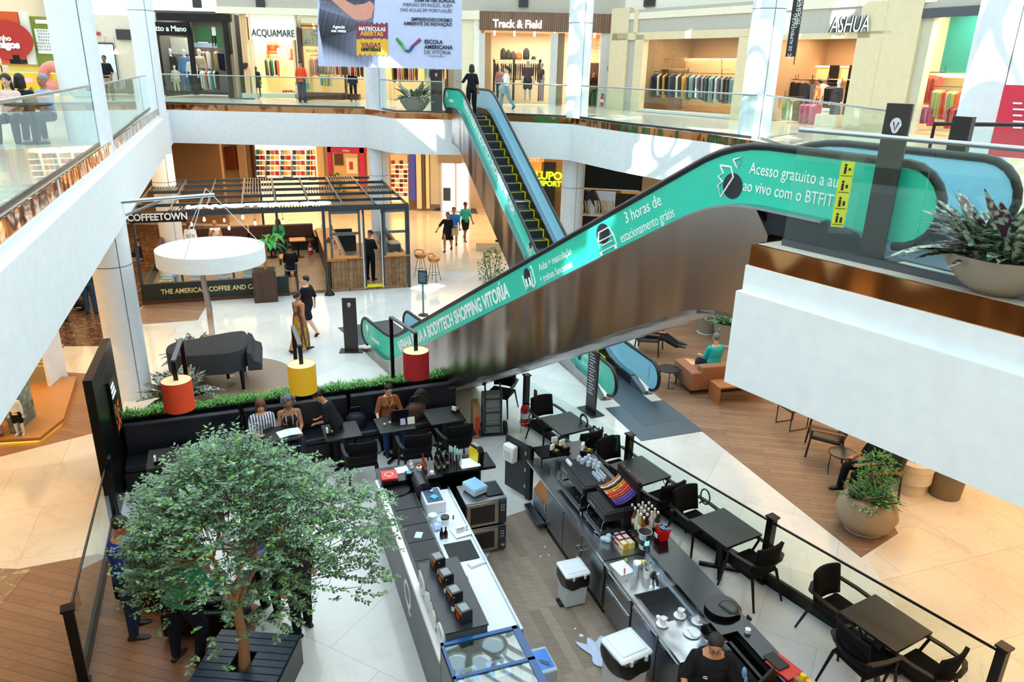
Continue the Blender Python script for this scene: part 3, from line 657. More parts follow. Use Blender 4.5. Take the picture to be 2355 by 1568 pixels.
B = PL((0, 36), (1, 0)); K = PL((4.4, 34.5), (6.5, -9.5)); GB = PL((0, 40), (1, 0))
def root(name, label, cat, group=None): return T(name, label, cat, (0, 0, 0), 0, group)
CREAM = M('#e6dcbc', .6); CONC = M('#b9b8ae', .7, bump=.3, bs=8); BEIF = M('#dfd2ae', .5); WARMW = M('#f3dcc0', .7); LGREY = M('#cfd0cc', .6); DBRN = M('#4a2a1c', .4)
slatm = brickmat('wood slats', '#8a6a52', '#7c5d47', '#4a3426', 1, .09, 40, .014, .5, noise=.1)
brickl = brickmat('light brick', '#e3c39a', '#d6b184', '#b58d62', 1, .5, .12, .01, .7)
SPOT = M('#fff2d8', .5, emit=9)
def shop_room(o, P, x0, y0, x1, y1, off, dep, wall, floor=None, e=120, lightcol=(1, .82, .6)):
    # a lit room behind the shop opening: back, sides, ceiling, floor
    a = P.sz(x0, y0, off); b = P.sz(x1, y1, off); s0, s1 = sorted((a[0], b[0])); z0, z1 = sorted((a[1], b[1])); z0 = min(z0, 5.62) if z0 > 5 else 0.01
    m = MB(); m.X = P.fr(off); m.box(s0, s1, dep, dep+.1, z0, z1+.3); m.box(s0-.1, s0, .02, dep, z0, z1+.3); m.box(s1, s1+.1, .02, dep, z0, z1+.3); m.box(s0, s1, .02, dep, z1+.2, z1+.3)
    m.build('back_room', wall, o, smooth=False)
    c = P.fr(off) @ Vector(((s0+s1)/2, dep*.4, z1+.12)); lamp('shop_light', 'AREA', c, e, lightcol, (s1-s0)*.8, dep*.6).rotation_euler = (0, 0, P.a)
    sp = MB(); sp.X = P.fr(off); k = max(2, int((s1-s0)/.8))
    for i in range(k): sp.cyl((s0+(i+.5)*(s1-s0)/k, .5, z1+.2), (s0+(i+.5)*(s1-s0)/k, .62, z1-.02), .045, n=8)
    sp.build('track_spots', M('#f6efe0', .4, emit=2.5), o)
    return s0, s1, z0, z1
# garments -------------------------------------------------
def garment_mesh(w=.42, h=.85, d=.055):
    m = MB(); pr = [(-w*.1, 0), (w*.1, 0), (w*.5, -h*.10), (w*.46, -h*.32), (w*.40, -h), (-w*.38, -h*.98), (-w*.46, -h*.32), (-w*.5, -h*.10)]
    n = len(pr); vs = []
    for k, (y, g) in enumerate(((-d/2, .85), (-d*.15, 1), (d*.2, 1.0), (d/2, .86))): vs += [(x*g, y+.012*math.sin(5*z+k), z) for x, z in pr]
    fs = [tuple(range(n))[::-1], tuple(range(3*n, 4*n))]
    for k in range(3): fs += [(k*n+i, k*n+(i+1) % n, (k+1)*n+(i+1) % n, (k+1)*n+i) for i in range(n)]
    m.add(vs, fs); m.tube([(0, 0, 0), (0, 0, .06), (.02, 0, .09), (.0, 0, .11), (-.02, 0, .10)], .005, 5); return m
GPROTO = {}
CN = {'#f2f2ee': 'white', '#15161a': 'black', '#2a2c34': 'charcoal', '#6d7078': 'grey', '#c9b99a': 'beige', '#1f3a66': 'navy', '#3f6f8f': 'blue', '#8fb7bd': 'pale blue', '#b8433a': 'red', '#e6543c': 'coral', '#2f7a52': 'green', '#8ecb3c': 'lime', '#e7b6a0': 'salmon', '#d77a9a': 'pink', '#e9b23c': 'mustard', '#5b3b2c': 'brown', '#7fc0ae': 'mint', '#c4487a': 'magenta'}
ORD = ['first', 'second', 'third', 'fourth', 'fifth', 'sixth', 'seventh', 'eighth', 'ninth', 'tenth', 'eleventh', 'twelfth', 'thirteenth', 'fourteenth', 'fifteenth', 'sixteenth', 'seventeenth', 'eighteenth', 'nineteenth', 'twentieth', 'twenty-first', 'twenty-second', 'twenty-third', 'twenty-fourth', 'twenty-fifth', 'twenty-sixth']
def garments(A, Bp, n, cols, where, h=.85, w=.42, front=False, rail=True, group=None, rnd=None):
    # n garments hanging between the points A and Bp of a rail
    A, Bp = Vector(A), Vector(Bp); d = (Bp-A).normalized(); a = math.atan2(d.y, d.x); key = (round(h, 2), round(w, 2), front)
    rnd = rnd or random.Random(hash((round(A.x*7), n)) & 255)
    if rail:
        r = T('clothes_rail', 'metal clothes rail '+where, 'clothes rail', (A+Bp)/2, a); L = (Bp-A).length/2+.08
        m = MB(); m.tube([(-L, 0, .10), (L, 0, .10)], .013, 8); m.build('rail', STEELD, r); 
        for s in (-1, 1): MB().tube([(s*L, 0, .10), (s*L, 0, .28)], .012, 8).build('bracket', STEELD, r)
    for i in range(n):
        c = cols[i % len(cols)] if isinstance(cols, list) else cols; P = A+(Bp-A)*((i+.5)/n); mt = M(c, .8)
        lb = f'{CN.get(c, "patterned")} garment on the rail {where}, {ORD[i]} from the left'
        if key not in GPROTO:
            m = garment_mesh(w, h, .05 if not front else .12); ob = m.build('garment', mt); GPROTO[key] = ob
        else: ob = GPROTO[key].copy(); C.objects.link(ob); ob.material_slots[0].link = 'OBJECT'; ob.material_slots[0].material = mt
        if len(lb.split()) > 16: lb = f'{CN.get(c, "patterned")} garment {where}, {ORD[i]} from left'
        ob.location = P; ob.rotation_euler = (0, 0, a+(math.pi/2 if not front else 0)+rnd.uniform(-.12, .12)); z = rnd.uniform(.88, 1.05); ob.scale = (1, 1, z)
        ob.name = 'hanging_garment'; tag(ob, lb, 'garment', group or 'clothes '+where)
def mannequin(label, P, face, top, bottom, skin='w', sc=1.04, pose='stand', over=None, fem=False, base=True):
    o, _ = person(label, P, face, pose, top, bottom, ('#000', 'none'), skin, None, sc, mann=True, name='mannequin', cat='mannequin', fem=fem, over=over, vs=.018)
    if base: MB().lathe([(.16, 0), (.16, .012), (.02, .02)], (0, 0, -.0), 20).build('stand', STEEL, o)
    return o
# ---- entablature above all shops of the back and right walls
def entab(P, x0, x1, ya, yb, label, n=1):
    pass
m = MB(); zt = B.sz(870, 24)[1]; zb = zt-.28
m.box(-13.6, 4.45, 35.86, 36.3, zb, zt); st(m.build('trim_4', M('#ece5cf', .5), smooth=False))
st(MB().box(-13.6, 4.4, 36.1, 36.4, zt, 13.5).build('wall_far', M('#b9b3a6', .6), smooth=False))
m = MB(); m.X = K.fr(-.1); L2 = 13.5; m.box(0, L2, 0, .35, zt-.25, zt); st(m.build('trim_5', M('#ece5cf', .5), smooth=False)); m = MB(); m.X = K.fr(); m.box(0, L2+4, .1, .4, zt, 13.5); st(m.build('wall_far_right', M('#e6e2d2', .6), smooth=False))
for px in ((452, 6), (598, 6), (1204, 4), (1492, 2), (1095, 6))[:4]:
    o = root('air_vent', f'dark air grille high on the back wall, {"leftmost" if px[0] < 500 else "second from the left" if px[0] < 700 else "above the wooden slat fascia" if px[0] < 1300 else "right of the white column"}', 'vent')
    PP = B if px[0] < 1400 else K; PP.box(px[0]-11, px[1]-12, px[0]+11, px[1]+12, -.0, .1, 'frame', M('#4a4a4c', .5), o)
    for k in range(5): PP.box(px[0]-10, px[1]-11+k*4.6, px[0]+10, px[1]-9.5+k*4.6, -.03, .03, 'slat', M('#2c2c2e', .5), o)
# columns of plain wall between shops
def pier(P, x0, x1, y0, y1, mat, off=0, dep=.5, name='wall_pier'): return st(P.box(x0, y0, x1, y1, off, dep, name, mat))
pier(B, 528, 547, 28, 226, M('#d6d0bf', .6)); pier(B, 529, 547, 125, 226, M('#8d6a4f', .6), -.02)
pier(B, 678, 690, 24, 226, M('#efe9d8', .6)); pier(B, 1062, 1092, 24, 236, M('#ece4c2', .6)); pier(B, 1090, 1104, 24, 240, M('#f4efe0', .6), -.05)
pier(B, 355, 362, 28, 222, WHITE)
# ---- shop 1: menswear, black front
o = root('storefront', 'black fronted menswear shop with white sign letters and suited mannequins', 'storefront')
B.box(358, 29, 528, 50, -.12, .3, 'fascia', BLACK, o); B.box(358, 50, 436, 83, -.15, .2, 'sign_panel', DBLACK, o)
B.text(388, 66, -.17, 'fatto a Mano', 13, WTX, o, name='sign_letters', depth=.03, bold=.004, sx=.95)
for x0, x1, y0, y1 in ((358, 363, 50, 218), (436, 446, 50, 218), (520, 528, 50, 218), (358, 528, 208, 218)): B.box(x0, y0, x1, y1, -.1, .15, 'frame', BLACK, o)
shop_room(o, B, 360, 40, 524, 214, .1, 3.4, M('#5a5650', .7), e=90, lightcol=(1, .9, .78))
B.box(363, 83, 437, 208, 0, .02, 'window_pane', GLASSC, o)
B.box(364, 85, 436, 125, 1.2, .1, 'display_board', M('#dfe6dd', .6), o)
o2 = root('poster', 'lit picture of a man in white shirt and black trousers before greenery', 'poster'); B.box(446, 61, 521, 110, .3, .05, 'panel', M('#2f5a34', .6, emit=.25, bump=.3, bs=9), o2)
B.box(446, 98, 500, 110, .26, .03, 'deck', M('#b8c4cc', .6), o2); B.box(486, 62, 497, 82, .26, .03, 'white_shirt', WHITE, o2); B.box(486, 82, 491, 108, .25, .03, 'trouser_leg', BLACK, o2); B.box(492, 82, 498, 106, .25, .03, 'trouser_leg', BLACK, o2); B.box(455, 96, 478, 99, .25, .03, 'bench', WHITE, o2)
mk = lambda x, off=.9: (lambda p: (p.x, p.y, 5.62))(B.hit(x, 205, off))
def mq(label, x, ytop, off, top, bot, P=B, sc=None, fem=False, skin='w', zb=None, face=None, **k):
    # mannequin whose head top shows at pixel ytop, standing on a plinth at zb
    h = P.hit(x, ytop, off); zb = zb or 5.75; s_ = sc or (h.z-zb)/1.78
    return mannequin(label, (h.x, h.y, zb), face if face is not None else P.a-math.pi/2, top, bot, skin, s_, fem=fem, **k)
mq('headless look mannequin in cream jacket in menswear window', 399, 141, .5, ('#e6dcc2', 1.9), ('#d8ccb0', 'pants'), sc=.72)
mq('mannequin in black suit at left of the menswear window', 389, 108, 1.0, ('#17181c', 1.9), ('#17181c', 'pants'))
mq('mannequin in light blue suit in menswear window', 421, 110, .6, ('#5d86b8', 1.9), ('#4f78ac', 'pants'))
mq('mannequin in white knit shirt beside the light blue suit', 437, 124, .5, ('#e9e7da', 1.3), ('#2a2c34', 'pants'))
mq('mannequin in beige jacket beside the menswear doorway', 456, 109, 1.2, ('#c5b79a', 1.9), ('#3a3428', 'pants'))
garments(B.hit(461, 118, 1.7), B.hit(480, 118, 1.7), 5, ['#c9b99a', '#6d7078', '#c9b99a', '#5b3b2c', '#f2f2ee'], 'high in the menswear shop')
garments(B.hit(494, 118, 1.5), B.hit(522, 120, 1.5), 7, ['#c9b99a', '#e9b23c', '#1f3a66', '#15161a', '#1f3a66', '#15161a', '#2a2c34'], 'at right in the menswear shop')
garments(B.hit(462, 163, .9), B.hit(500, 163, .9), 9, ['#f2f2ee', '#f2f2ee', '#c9b99a', '#b8433a', '#f2f2ee', '#8fb7bd', '#2f7a52', '#f2f2ee', '#15161a'], 'low in the menswear doorway')
# ---- shop 2: swimwear, cream lit with brick strip
o = root('storefront', 'brightly lit swimwear shop with black letters on white and a brick strip', 'storefront')
B.box(546, 26, 690, 29, -.1, .3, 'fascia', BEIF, o); B.box(548, 29, 577, 216, -.02, .35, 'brick_strip', brickl, o)
B.box(574, 33, 679, 92, .25, .12, 'sign_panel', M('#e9efe6', .4, emit=.25), o); B.text(628, 77, .2, 'ACQUAMARE', 17, INK, o, name='sign_letters', depth=.02, sx=.74)
B.box(578, 92, 582, 216, 0, .1, 'frame', BEIF, o)
shop_room(o, B, 576, 32, 680, 218, .4, 3.0, M('#f0d8b0', .7), e=130)
B.box(600, 214, 678, 226, -.0, .5, 'plinth', M('#b9c0b4', .5), o); B.box(556, 214, 592, 226, -.05, .5, 'plinth', M('#b9c0b4', .5), o)
B.box(580, 92, 680, 214, .1, .015, 'window_pane', GLASSC, o)
B.box(578, 118, 642, 124, 2.2, .5, 'shelf', M('#8a4a22', .5), o)
for i in range(7):
    p = B.hit(586+i*8.5, 118, 2.4); b_ = T('handbag', f'{"orange" if i%2 else "red"} handbag on the high swimwear shelf, {ORD[i]} from left', 'handbag', p, 0, 'bags on the swimwear shelf')
    c_ = M('#c24a1c' if i % 2 else '#a8231a', .4); mm = MB(); mm.lathe([(.14, 0), (.16, .1), (.12, .28), (.04, .30)], n=10, sy=.6); mm.build('bag_body', c_, b_)
    MB().tube([(-.08, 0, .28), (-.05, 0, .42), (.05, 0, .42), (.08, 0, .28)], .012, 6).build('strap', c_, b_)
garments(B.hit(584, 134, 2.0), B.hit(640, 138, 2.0), 15, ['#2f7a52', '#c9b99a', '#15161a', '#2f7a52', '#f2f2ee', '#15161a', '#b8433a', '#15161a'], 'inside the swimwear shop', h=.75)
garments(B.hit(640, 110, 2.2), B.hit(672, 112, 2.2), 5, ['#f2f2ee', '#e7b6a0', '#f2f2ee', '#c9b99a', '#b8433a'], 'on the right swimwear wall', front=True, h=.5, w=.3)
mq('mannequin torso in a black dress in the swimwear window', 587, 142, .2, ('#15161a', 1.5), ('#15161a', 'minidress'), skin='#2a2624', fem=True, sc=.78, zb=5.7)
q_ = B.hit(562, 150, -.06); t_ = MB(); t_.X = txt_frame((q_.x, q_.y, q_.z), (1, 0, 0), (0, 0, 1)); t_.prism([(-.17, .1), (.17, .1), (.16, -.02), (.05, -.17), (-.05, -.17), (-.16, -.02)], 0, .04)
tag(t_.build('bikini_bottom', M('#15161a', .6), smooth=False), 'black bikini bottom hanging on the light brick strip', 'swimwear')
for i in range(9):
    p = B.hit(652+(i % 5)*6, 214-(i//5)*3, .3); c_ = ['#b02a30', '#8a1f28', '#c8463a'][i % 3]
    s_ = MB(); s_.ell((0, 0, .035), (.05, .13, .035), 10, 6); x_ = s_.build('slipper', M(c_, .5)); x_.location = p+Vector((0, 0, .02)); tag(x_, f'red slipper in the swimwear window pile, {ORD[i]} counted from left', 'slipper', 'red slippers in the window')
# ---- shop 3: boutique with palm sign
o = root('storefront', 'brown framed boutique with silver palm tree sign behind the hanging banner', 'storefront')
for x0, x1, y0, y1 in ((690, 694, 63, 230), (690, 1030, 60, 66), (1026, 1031, 60, 238), (790, 794, 66, 228), (838, 843, 66, 230)): B.box(x0, y0, x1, y1, -.1, .2, 'frame', DBRN, o)
B.box(690, 26, 1062, 62, -.02, .2, 'upper_wall', M('#e9e2c4', .6), o); B.box(694, 66, 1026, 114, .05, .1, 'sign_panel', M('#b8ac84', .5), o)
B.text(708, 94, -.02, 'AI', 14, STEEL, o, name='sign_letters', depth=.03, sx=1.5); B.text(716, 117, .02, 'SELDA', 7, M('#39363a', .5), o, name='small_sign', depth=.01)
pm = MB(); p_ = B.hit(727, 104, -.05); pm.tube([(p_.x, p_.y, p_.z), (p_.x+.03, p_.y, p_.z+.3), (p_.x, p_.y, p_.z+.5)], .03, 6)
for k in range(7): t_ = k*math.pi/6; pm.tube([(p_.x, p_.y, p_.z+.5), (p_.x+.16*math.cos(t_), p_.y, p_.z+.5+.12*math.sin(t_)), (p_.x+.3*math.cos(t_), p_.y, p_.z+.45+.08*math.sin(t_))], [.02, .025, .008], 5)
pm.build('palm_emblem', STEEL, o)
shop_room(o, B, 694, 64, 1026, 222, .1, 3.2, M('#d9c49a', .7), e=150)
B.box(694, 114, 790, 214, 0, .015, 'window_pane', GLASSC, o)
B.box(700, 212, 790, 230, -.05, .4, 'plinth', DBRN, o); B.box(794, 216, 826, 230, .3, .4, 'plinth', DBRN, o); B.box(980, 180, 1024, 236, .0, .5, 'plinth', M('#b9ab90', .5), o)
B.box(845, 155, 859, 222, -.12, .04, 'pink_banner', M('#c23a5c', .6), o); B.text(852, 166, -.14, 'DE', 7, WTX, o, name='banner_letters', depth=.003)
PAST = ['#7fc0ae', '#8fb7bd', '#e7b6a0', '#e7b6a0', '#f2f2ee', '#c9b99a', '#d77a9a', '#8fb7bd', '#e7b6a0']
garments(B.hit(706, 132, 1.2), B.hit(762, 132, 1.2), 15, PAST, 'in the left part of the palm boutique')
garments(B.hit(764, 140, 1.2), B.hit(835, 140, 1.2), 16, ['#e7b6a0', '#f2f2ee', '#b8433a', '#e7b6a0', '#c9b99a', '#5b3b2c', '#e7b6a0', '#15161a'], 'in the middle of the palm boutique', h=.7)
garments(B.hit(900, 145, .9), B.hit(960, 145, .9), 14, ['#e9b23c', '#5b3b2c', '#15161a', '#e7b6a0', '#d77a9a', '#c9b99a'], 'under the banner in the palm boutique')
garments(B.hit(975, 145, .9), B.hit(1022, 145, .9), 12, ['#8ecb3c', '#8fb7bd', '#f2f2ee', '#3f6f8f', '#e9b23c', '#6d7078'], 'at the right end of the palm boutique')
garments(B.hit(735, 172, .5), B.hit(765, 172, .5), 4, ['#7fc0ae', '#e9b23c', '#7fc0ae', '#c9b99a'], 'low beside the potted greenery', h=.5)
# ---- shop 4: sportswear with slat fascia
o = root('storefront', 'sportswear shop with white letters on a wooden slat fascia', 'storefront')
B.box(1103, 25, 1404, 76, -.15, .3, 'slat_fascia', slatm, o); B.text(1190, 56, -.2, 'Track & Field', 19, M('#ffffff', .4, emit=.6), o, name='sign_letters', depth=.05, bold=.010, sx=.92, space=.95)
for x0, x1, y0, y1 in ((1103, 1113, 76, 240), (1268, 1277, 76, 250), (1384, 1402, 76, 255)): B.box(x0, y0, x1, y1, -.08, .4, 'frame', LGREY, o)
B.box(1277, 76, 1292, 244, .2, .4, 'bronze_frame', M('#9a8266', .4, .4), o); B.box(1113, 76, 1128, 235, .9, .3, 'bronze_frame', M('#b09672', .5), o)
shop_room(o, B, 1113, 78, 1384, 236, .3, 3.2, WARMW, e=150, lightcol=(1, .78, .55))
B.box(1113, 240, 1270, 262, -.1, .5, 'plinth', M('#dfe5e6', .5), o); B.box(1113, 78, 1268, 240, 0, .015, 'window_pane', GLASSC, o)
B.box(1340, 144, 1388, 245, 1.6, .2, 'dark_partition', M('#5b4336', .5), o)
B.text(1372, 105, .3, 'Field', 20, M('#d8b58c', .5), o, name='wall_letters', depth=.01)
o2 = root('display_shelf', 'black metal shelf with backpacks on top in the sportswear window', 'shelf')
for x in (1136, 1181, 1241): B.box(x-1.5, 137, x+1.5, 232, 2.0, .05, 'post', BLACK, o2)
B.box(1134, 137, 1245, 140, 2.0, .45, 'shelf_board', BLACK, o2); B.box(1136, 140, 1243, 142, 2.02, .05, 'light_strip', M('#ffd08a', .5, emit=3), o2); B.box(1134, 180, 1200, 183, 2.0, .45, 'shelf_board', BLACK, o2)
for i, (x, w_, h_, c_) in enumerate(((1157, .26, .52, '#17181c'), (1169, .22, .45, '#2a2624'), (1180, .24, .38, '#3a2e28'), (1193, .30, .34, '#9a5a32'), (1210, .30, .52, '#15161a'), (1227, .2, .16, '#17181c'))):
    p = B.hit(x, 137, 2.2); b_ = T('backpack' if i < 5 else 'cap', f'{["black","dark","brown black","tan leather","tall black","small black"][i]} {"backpack" if i<5 else "folded cap"} on top of the sportswear shelf, {ORD[i]} from left', 'bag', p)
    mm = MB(); mm.lathe([(w_*.5, 0), (w_*.55, h_*.3), (w_*.5, h_*.75), (w_*.2, h_)], n=12, sy=.6); mm.build('bag_body', M(c_, .6), b_); MB().lathe([(w_*.3, h_*.1), (w_*.34, h_*.3), (w_*.2, h_*.45)], (0, -w_*.22, 0), 10, sy=.5).build('front_pocket', M(c_, .5), b_)
garments(B.hit(1138, 146, 2.2), B.hit(1178, 146, 2.2), 9, ['#2a2c34', '#15161a', '#e7b6a0', '#15161a'], 'left on the sportswear shelf')
garments(B.hit(1184, 146, 2.2), B.hit(1240, 146, 2.2), 11, ['#15161a', '#2a2c34', '#5b3b2c', '#15161a'], 'right on the sportswear shelf')
mq('grey mannequin in dark purple tee and black shorts in sportswear window', 1215, 135, .5, ('#4a3038', 1), ('#15161a', 'shorts'), skin='g', zb=5.8)
mq('grey mannequin in profile with pink leggings in sportswear window', 1247, 141, .6, ('#3a2a30', .6), ('#b58a94', 'pants'), skin='g', fem=True, face=R(200), zb=5.8)
mq('grey mannequin behind the passer-by at left of sportswear window', 1150, 150, .9, ('#a5706c', 1.5), ('#2a2c34', 'pants'), skin='g', fem=True, zb=5.8)
mq('mannequin in pale top beside the white column in the doorway', 1340, 152, 1.0, ('#e8e2cc', 1), ('#15161a', 'pants'), zb=5.7)
p = B.hit(1362, 225, .3); t_ = T('side_table', 'tall thin legged dark table in the sportswear doorway', 'table', (p.x, p.y, 5.62))
MB().box(-.3, .3, -.25, .25, .78, .81).build('table_top', BLACK, t_); [MB().bar((sx*.27, sy*.22, 0), (sx*.27, sy*.22, .78), .025).build('leg', BLACK, t_) for sx in (-1, 1) for sy in (-1, 1)]
# ---- shops on the angled right wall
o = root('storefront', 'beige framed fashion shop with wide window of dark clothes', 'storefront')
K.box(1412, 26, 1462, 78, -.05, .3, 'stone_panel', CONC, o); K.box(1464, 22, 1746, 78, -.05, .3, 'stone_panel', CONC, o)
for x0, x1, y0, y1 in ((1408, 1430, 20, 275), (1460, 1465, 22, 78), (1408, 1746, 77, 84), (1462, 1467, 80, 262), (1700, 1746, 84, 290)): K.box(x0, y0, x1, y1, -.12, .3, 'frame', BEIF, o)
K.box(1430, 82, 1462, 262, -.02, .4, 'stone_pier', CONC, o)
shop_room(o, K, 1467, 84, 1700, 262, .25, 3.4, M('#8a7258', .7), e=130, lightcol=(1, .8, .56))
K.box(1467, 250, 1700, 275, -.1, .5, 'plinth', M('#cfd4d2', .5), o); K.box(1467, 84, 1700, 250, 0, .015, 'window_pane', GLASSC, o)
K.box(1478, 134, 1700, 139, 3.2, .1, 'light_strip', M('#ffcf8e', .5, emit=4), o); K.box(1478, 139, 1700, 262, 3.3, .1, 'lit_wall', M('#e0b888', .7), o)
o2 = root('display_rack', 'gold tube display rack inside the wide window shop', 'rack')
for (x0, x1) in ((1505, 1578), (1582, 1660)):
    P1, P2 = K.hit(x0, 135, 2), K.hit(x1, 135, 2); P3, P4 = K.hit(x1, 240, 2), K.hit(x0, 240, 2); MB().tube([P4, P1, P2, P3], .03, 8).build('tube_frame', M('#c9ae7a', .3, .6), o2)
    K.box(x0, 157, x1, 160, 1.8, .5, 'shelf_board', M('#d8c49a', .4), o2)
DK = ['#2a2c34', '#15161a', '#6d7078', '#1f3a66', '#c9b99a', '#15161a', '#2a2c34', '#e7b6a0', '#15161a']
garments(K.hit(1472, 168, 1.4), K.hit(1500, 170, 1.4), 7, ['#2a2c34', '#6d7078', '#d77a9a', '#e7b6a0', '#c9b99a', '#1f3a66'], 'at the left of the wide window')
garments(K.hit(1506, 170, 1.4), K.hit(1580, 172, 1.4), 17, ['#1f3a66', '#15161a', '#15161a', '#f2f2ee', '#15161a', '#2a2c34', '#e9b23c', '#2a2c34', '#15161a', '#6d7078'], 'in the middle of the wide window', h=.95)
garments(K.hit(1584, 172, 1.4), K.hit(1696, 178, 1.4), 24, ['#6d7078', '#15161a', '#8fb7bd', '#8fb7bd', '#2a2c34', '#f2f2ee', '#6d7078', '#1f3a66', '#c9b99a', '#2a2c34'], 'at the right of the wide window', h=1.0)
o = root('storefront', 'beige framed fashion shop with tall silver slanted sign letters', 'storefront')
K.box(1770, 18, 1985, 80, -.05, .3, 'stone_panel', CONC, o); K.box(1990, 8, 2040, 72, -.05, .3, 'stone_panel', CONC, o)
for x0, x1, y0, y1 in ((1746, 1999, 80, 87), (1985, 1991, 5, 300), (2044, 2062, 0, 330), (1985, 2050, 72, 77)): K.box(x0, y0, x1, y1, -.12, .3, 'frame', BEIF, o)
K.box(1991, 77, 2044, 320, -.02, .4, 'stone_pier', CONC, o)
K.text(1953, 58, -.14, 'ASHUA', 38, M('#24272b', .3, .3), o, name='sign_letters', depth=.05, sx=.62, shear=.12); K.text(1954, 58, -.20, 'ASHUA', 38, M('#eef0f2', .4), o, name='sign_letter_faces', depth=.008, sx=.62, shear=.12)
shop_room(o, K, 1780, 88, 1985, 290, .25, 3.2, M('#9a7c5c', .7), e=150, lightcol=(1, .8, .56))
K.box(1785, 150, 1985, 156, 2.9, .1, 'light_strip', M('#ffcf8e', .5, emit=4), o); K.box(1785, 156, 1985, 290, 3.0, .1, 'lit_wall', M('#e0b888', .7), o)
for x in (1835, 1910, 1955): K.box(x-1, 150, x+1, 270, 2.8, .05, 'divider', BLACK, o)
K.box(1790, 180, 1980, 183, 2.6, .35, 'shelf_board', M('#d8b58c', .5), o)
garments(K.hit(1796, 188, 1.6), K.hit(1830, 189, 1.6), 4, ['#6d7078', '#c9b99a', '#15161a', '#15161a'], 'left under the slanted letters', front=True, h=.9)
garments(K.hit(1832, 190, 1.6), K.hit(1862, 191, 1.6), 2, ['#15161a', '#2a2c34'], 'second bay under the slanted letters', front=True, h=.8, w=.5)
garments(K.hit(1872, 192, 1.6), K.hit(1900, 193, 1.6), 2, ['#6d7078', '#f2f2ee'], 'third bay under the slanted letters', front=True, h=.8, w=.5)
garments(K.hit(1905, 198, 1.6), K.hit(1930, 198, 1.6), 8, ['#15161a', '#2a2c34'], 'beside the mannequin in grey dress')
garments(K.hit(1846, 238, .6), K.hit(1884, 240, .6), 8, ['#d77a9a', '#c4487a', '#d77a9a'], 'low pink row behind the balustrade', h=.7)
garments(K.hit(1808, 228, .7), K.hit(1845, 230, .7), 3, ['#2f7a52', '#c9b99a', '#15161a'], 'low left row behind the balustrade', front=True, h=.8, w=.5)
mq('white headed mannequin in a long grey sequin dress at shop entrance', 1932, 180, .3, ('#4a4648', 1.8), ('#4a4648', 'dress'), K, fem=True, zb=5.7)
o2 = root('display_plinth', 'white display plinth with a small price card by the sequin dress mannequin', 'plinth'); K.box(1876, 262, 1915, 300, -.1, .5, 'block', M('#e9e2cc', .6), o2); K.box(1891, 248, 1905, 264, .0, .03, 'price_card', WHITE, o2); K.text(1898, 257, -.02, '119,99', 4, INK, o2, name='price', depth=.002)
# far right glass shop with bright clothes
o = root('storefront', 'tall glass corner shop with teal wall and bright coral clothes', 'storefront')
K2 = PL(tuple(K.hit(2062, 330, 0).xy), (.78, -1.4))
K2.box(2060, 0, 2400, 24, -.05, .4, 'stone_panel', CONC, o); K2.box(2085, 22, 2400, 28, -.1, .1, 'frame', STEELD, o); K2.box(2060, 20, 2090, 330, 0, .3, 'stone_pier', M('#dcd8c2', .6), o)
shop_room(o, K2, 2090, 26, 2400, 300, .2, 2.5, M('#d9c39c', .7), e=130, lightcol=(1, .88, .7))
K2.box(2142, 28, 2260, 168, 2.3, .1, 'teal_wall', M('#1f8f8c', .6), o); K2.box(2090, 28, 2400, 300, 0, .015, 'window_pane', GLASSR, o); K2.box(2142, 168, 2260, 180, 2.25, .1, 'light_strip', M('#ffd9a0', .5, emit=2.5), o)
garments(K2.hit(2130, 172, 1.0), K2.hit(2165, 176, 1.0), 6, ['#e6543c', '#b8433a', '#e6543c'], 'high left behind the corner glass', h=.8)
garments(K2.hit(2150, 205, .7), K2.hit(2215, 210, .7), 12, ['#e6543c', '#e7b6a0', '#8ecb3c', '#c9b99a', '#e9b23c', '#e6543c'], 'centre behind the corner glass', h=.85)
garments(K2.hit(2118, 245, .6), K2.hit(2150, 250, .6), 5, ['#c4487a', '#d77a9a'], 'low left behind the corner glass', h=.5)
garments(K2.hit(2185, 245, .6), K2.hit(2212, 250, .6), 5, ['#e6543c', '#1f3a66', '#e6543c'], 'low right behind the corner glass', h=.6)
o2 = root('wall_sign', 'small black sign with pale symbols beside the corner shop', 'sign'); K2.box(2056, 206, 2075, 226, -.1, .03, 'plate', BLACK, o2); K2.box(2061, 211, 2070, 215, -.12, .01, 'symbol', WHITE, o2); K2.box(2059, 218, 2071, 220, -.12, .01, 'symbol', WHITE, o2)
# ---- left part beyond the left gallery
L1 = PL((-13.4, 33.5), (1, .0)); LW = PL((-20, 27), (1, .25))
st(L1.box(190, 33, 330, 228, .05, .3, 'wall_11', M('#e2d8c4', .6)))
o = root('storefront', 'beige fronted chocolate shop opening with pale blue back wall and pendant lamps', 'storefront')
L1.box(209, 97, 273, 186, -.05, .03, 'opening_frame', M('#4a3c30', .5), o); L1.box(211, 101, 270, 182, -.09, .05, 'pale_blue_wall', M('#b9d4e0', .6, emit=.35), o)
L1.box(214, 165, 270, 186, -.12, .05, 'counter_front', M('#c9cfcc', .5), o); L1.text(214, 76, -.02, 'pinho', 11, M('#c22a2a', .5), o, name='sign_letters', depth=.02, bold=.01, shear=.2)
for x in (245, 267):
    o2 = T('pendant_lamp', f'cream pendant lamp in the pale blue opening, {"left" if x < 250 else "right"} one', 'lamp', L1.hit(x, 122, -.25)); MB().lathe([(.11, -.05), (.12, .0), (.05, .1), (.01, .18)], n=16).build('shade', M('#efe3b0', .5, emit=.8), o2); MB().tube([(0, 0, .18), (0, 0, .62), (0, .3, .62)], .006, 5).build('cord', BLACK, o2)
o = root('screen', 'blank dark grey screen on the beige wall between two columns', 'screen'); L1.box(265, 67, 311, 92, -.08, .16, 'panel', M('#33363b', .3), o)
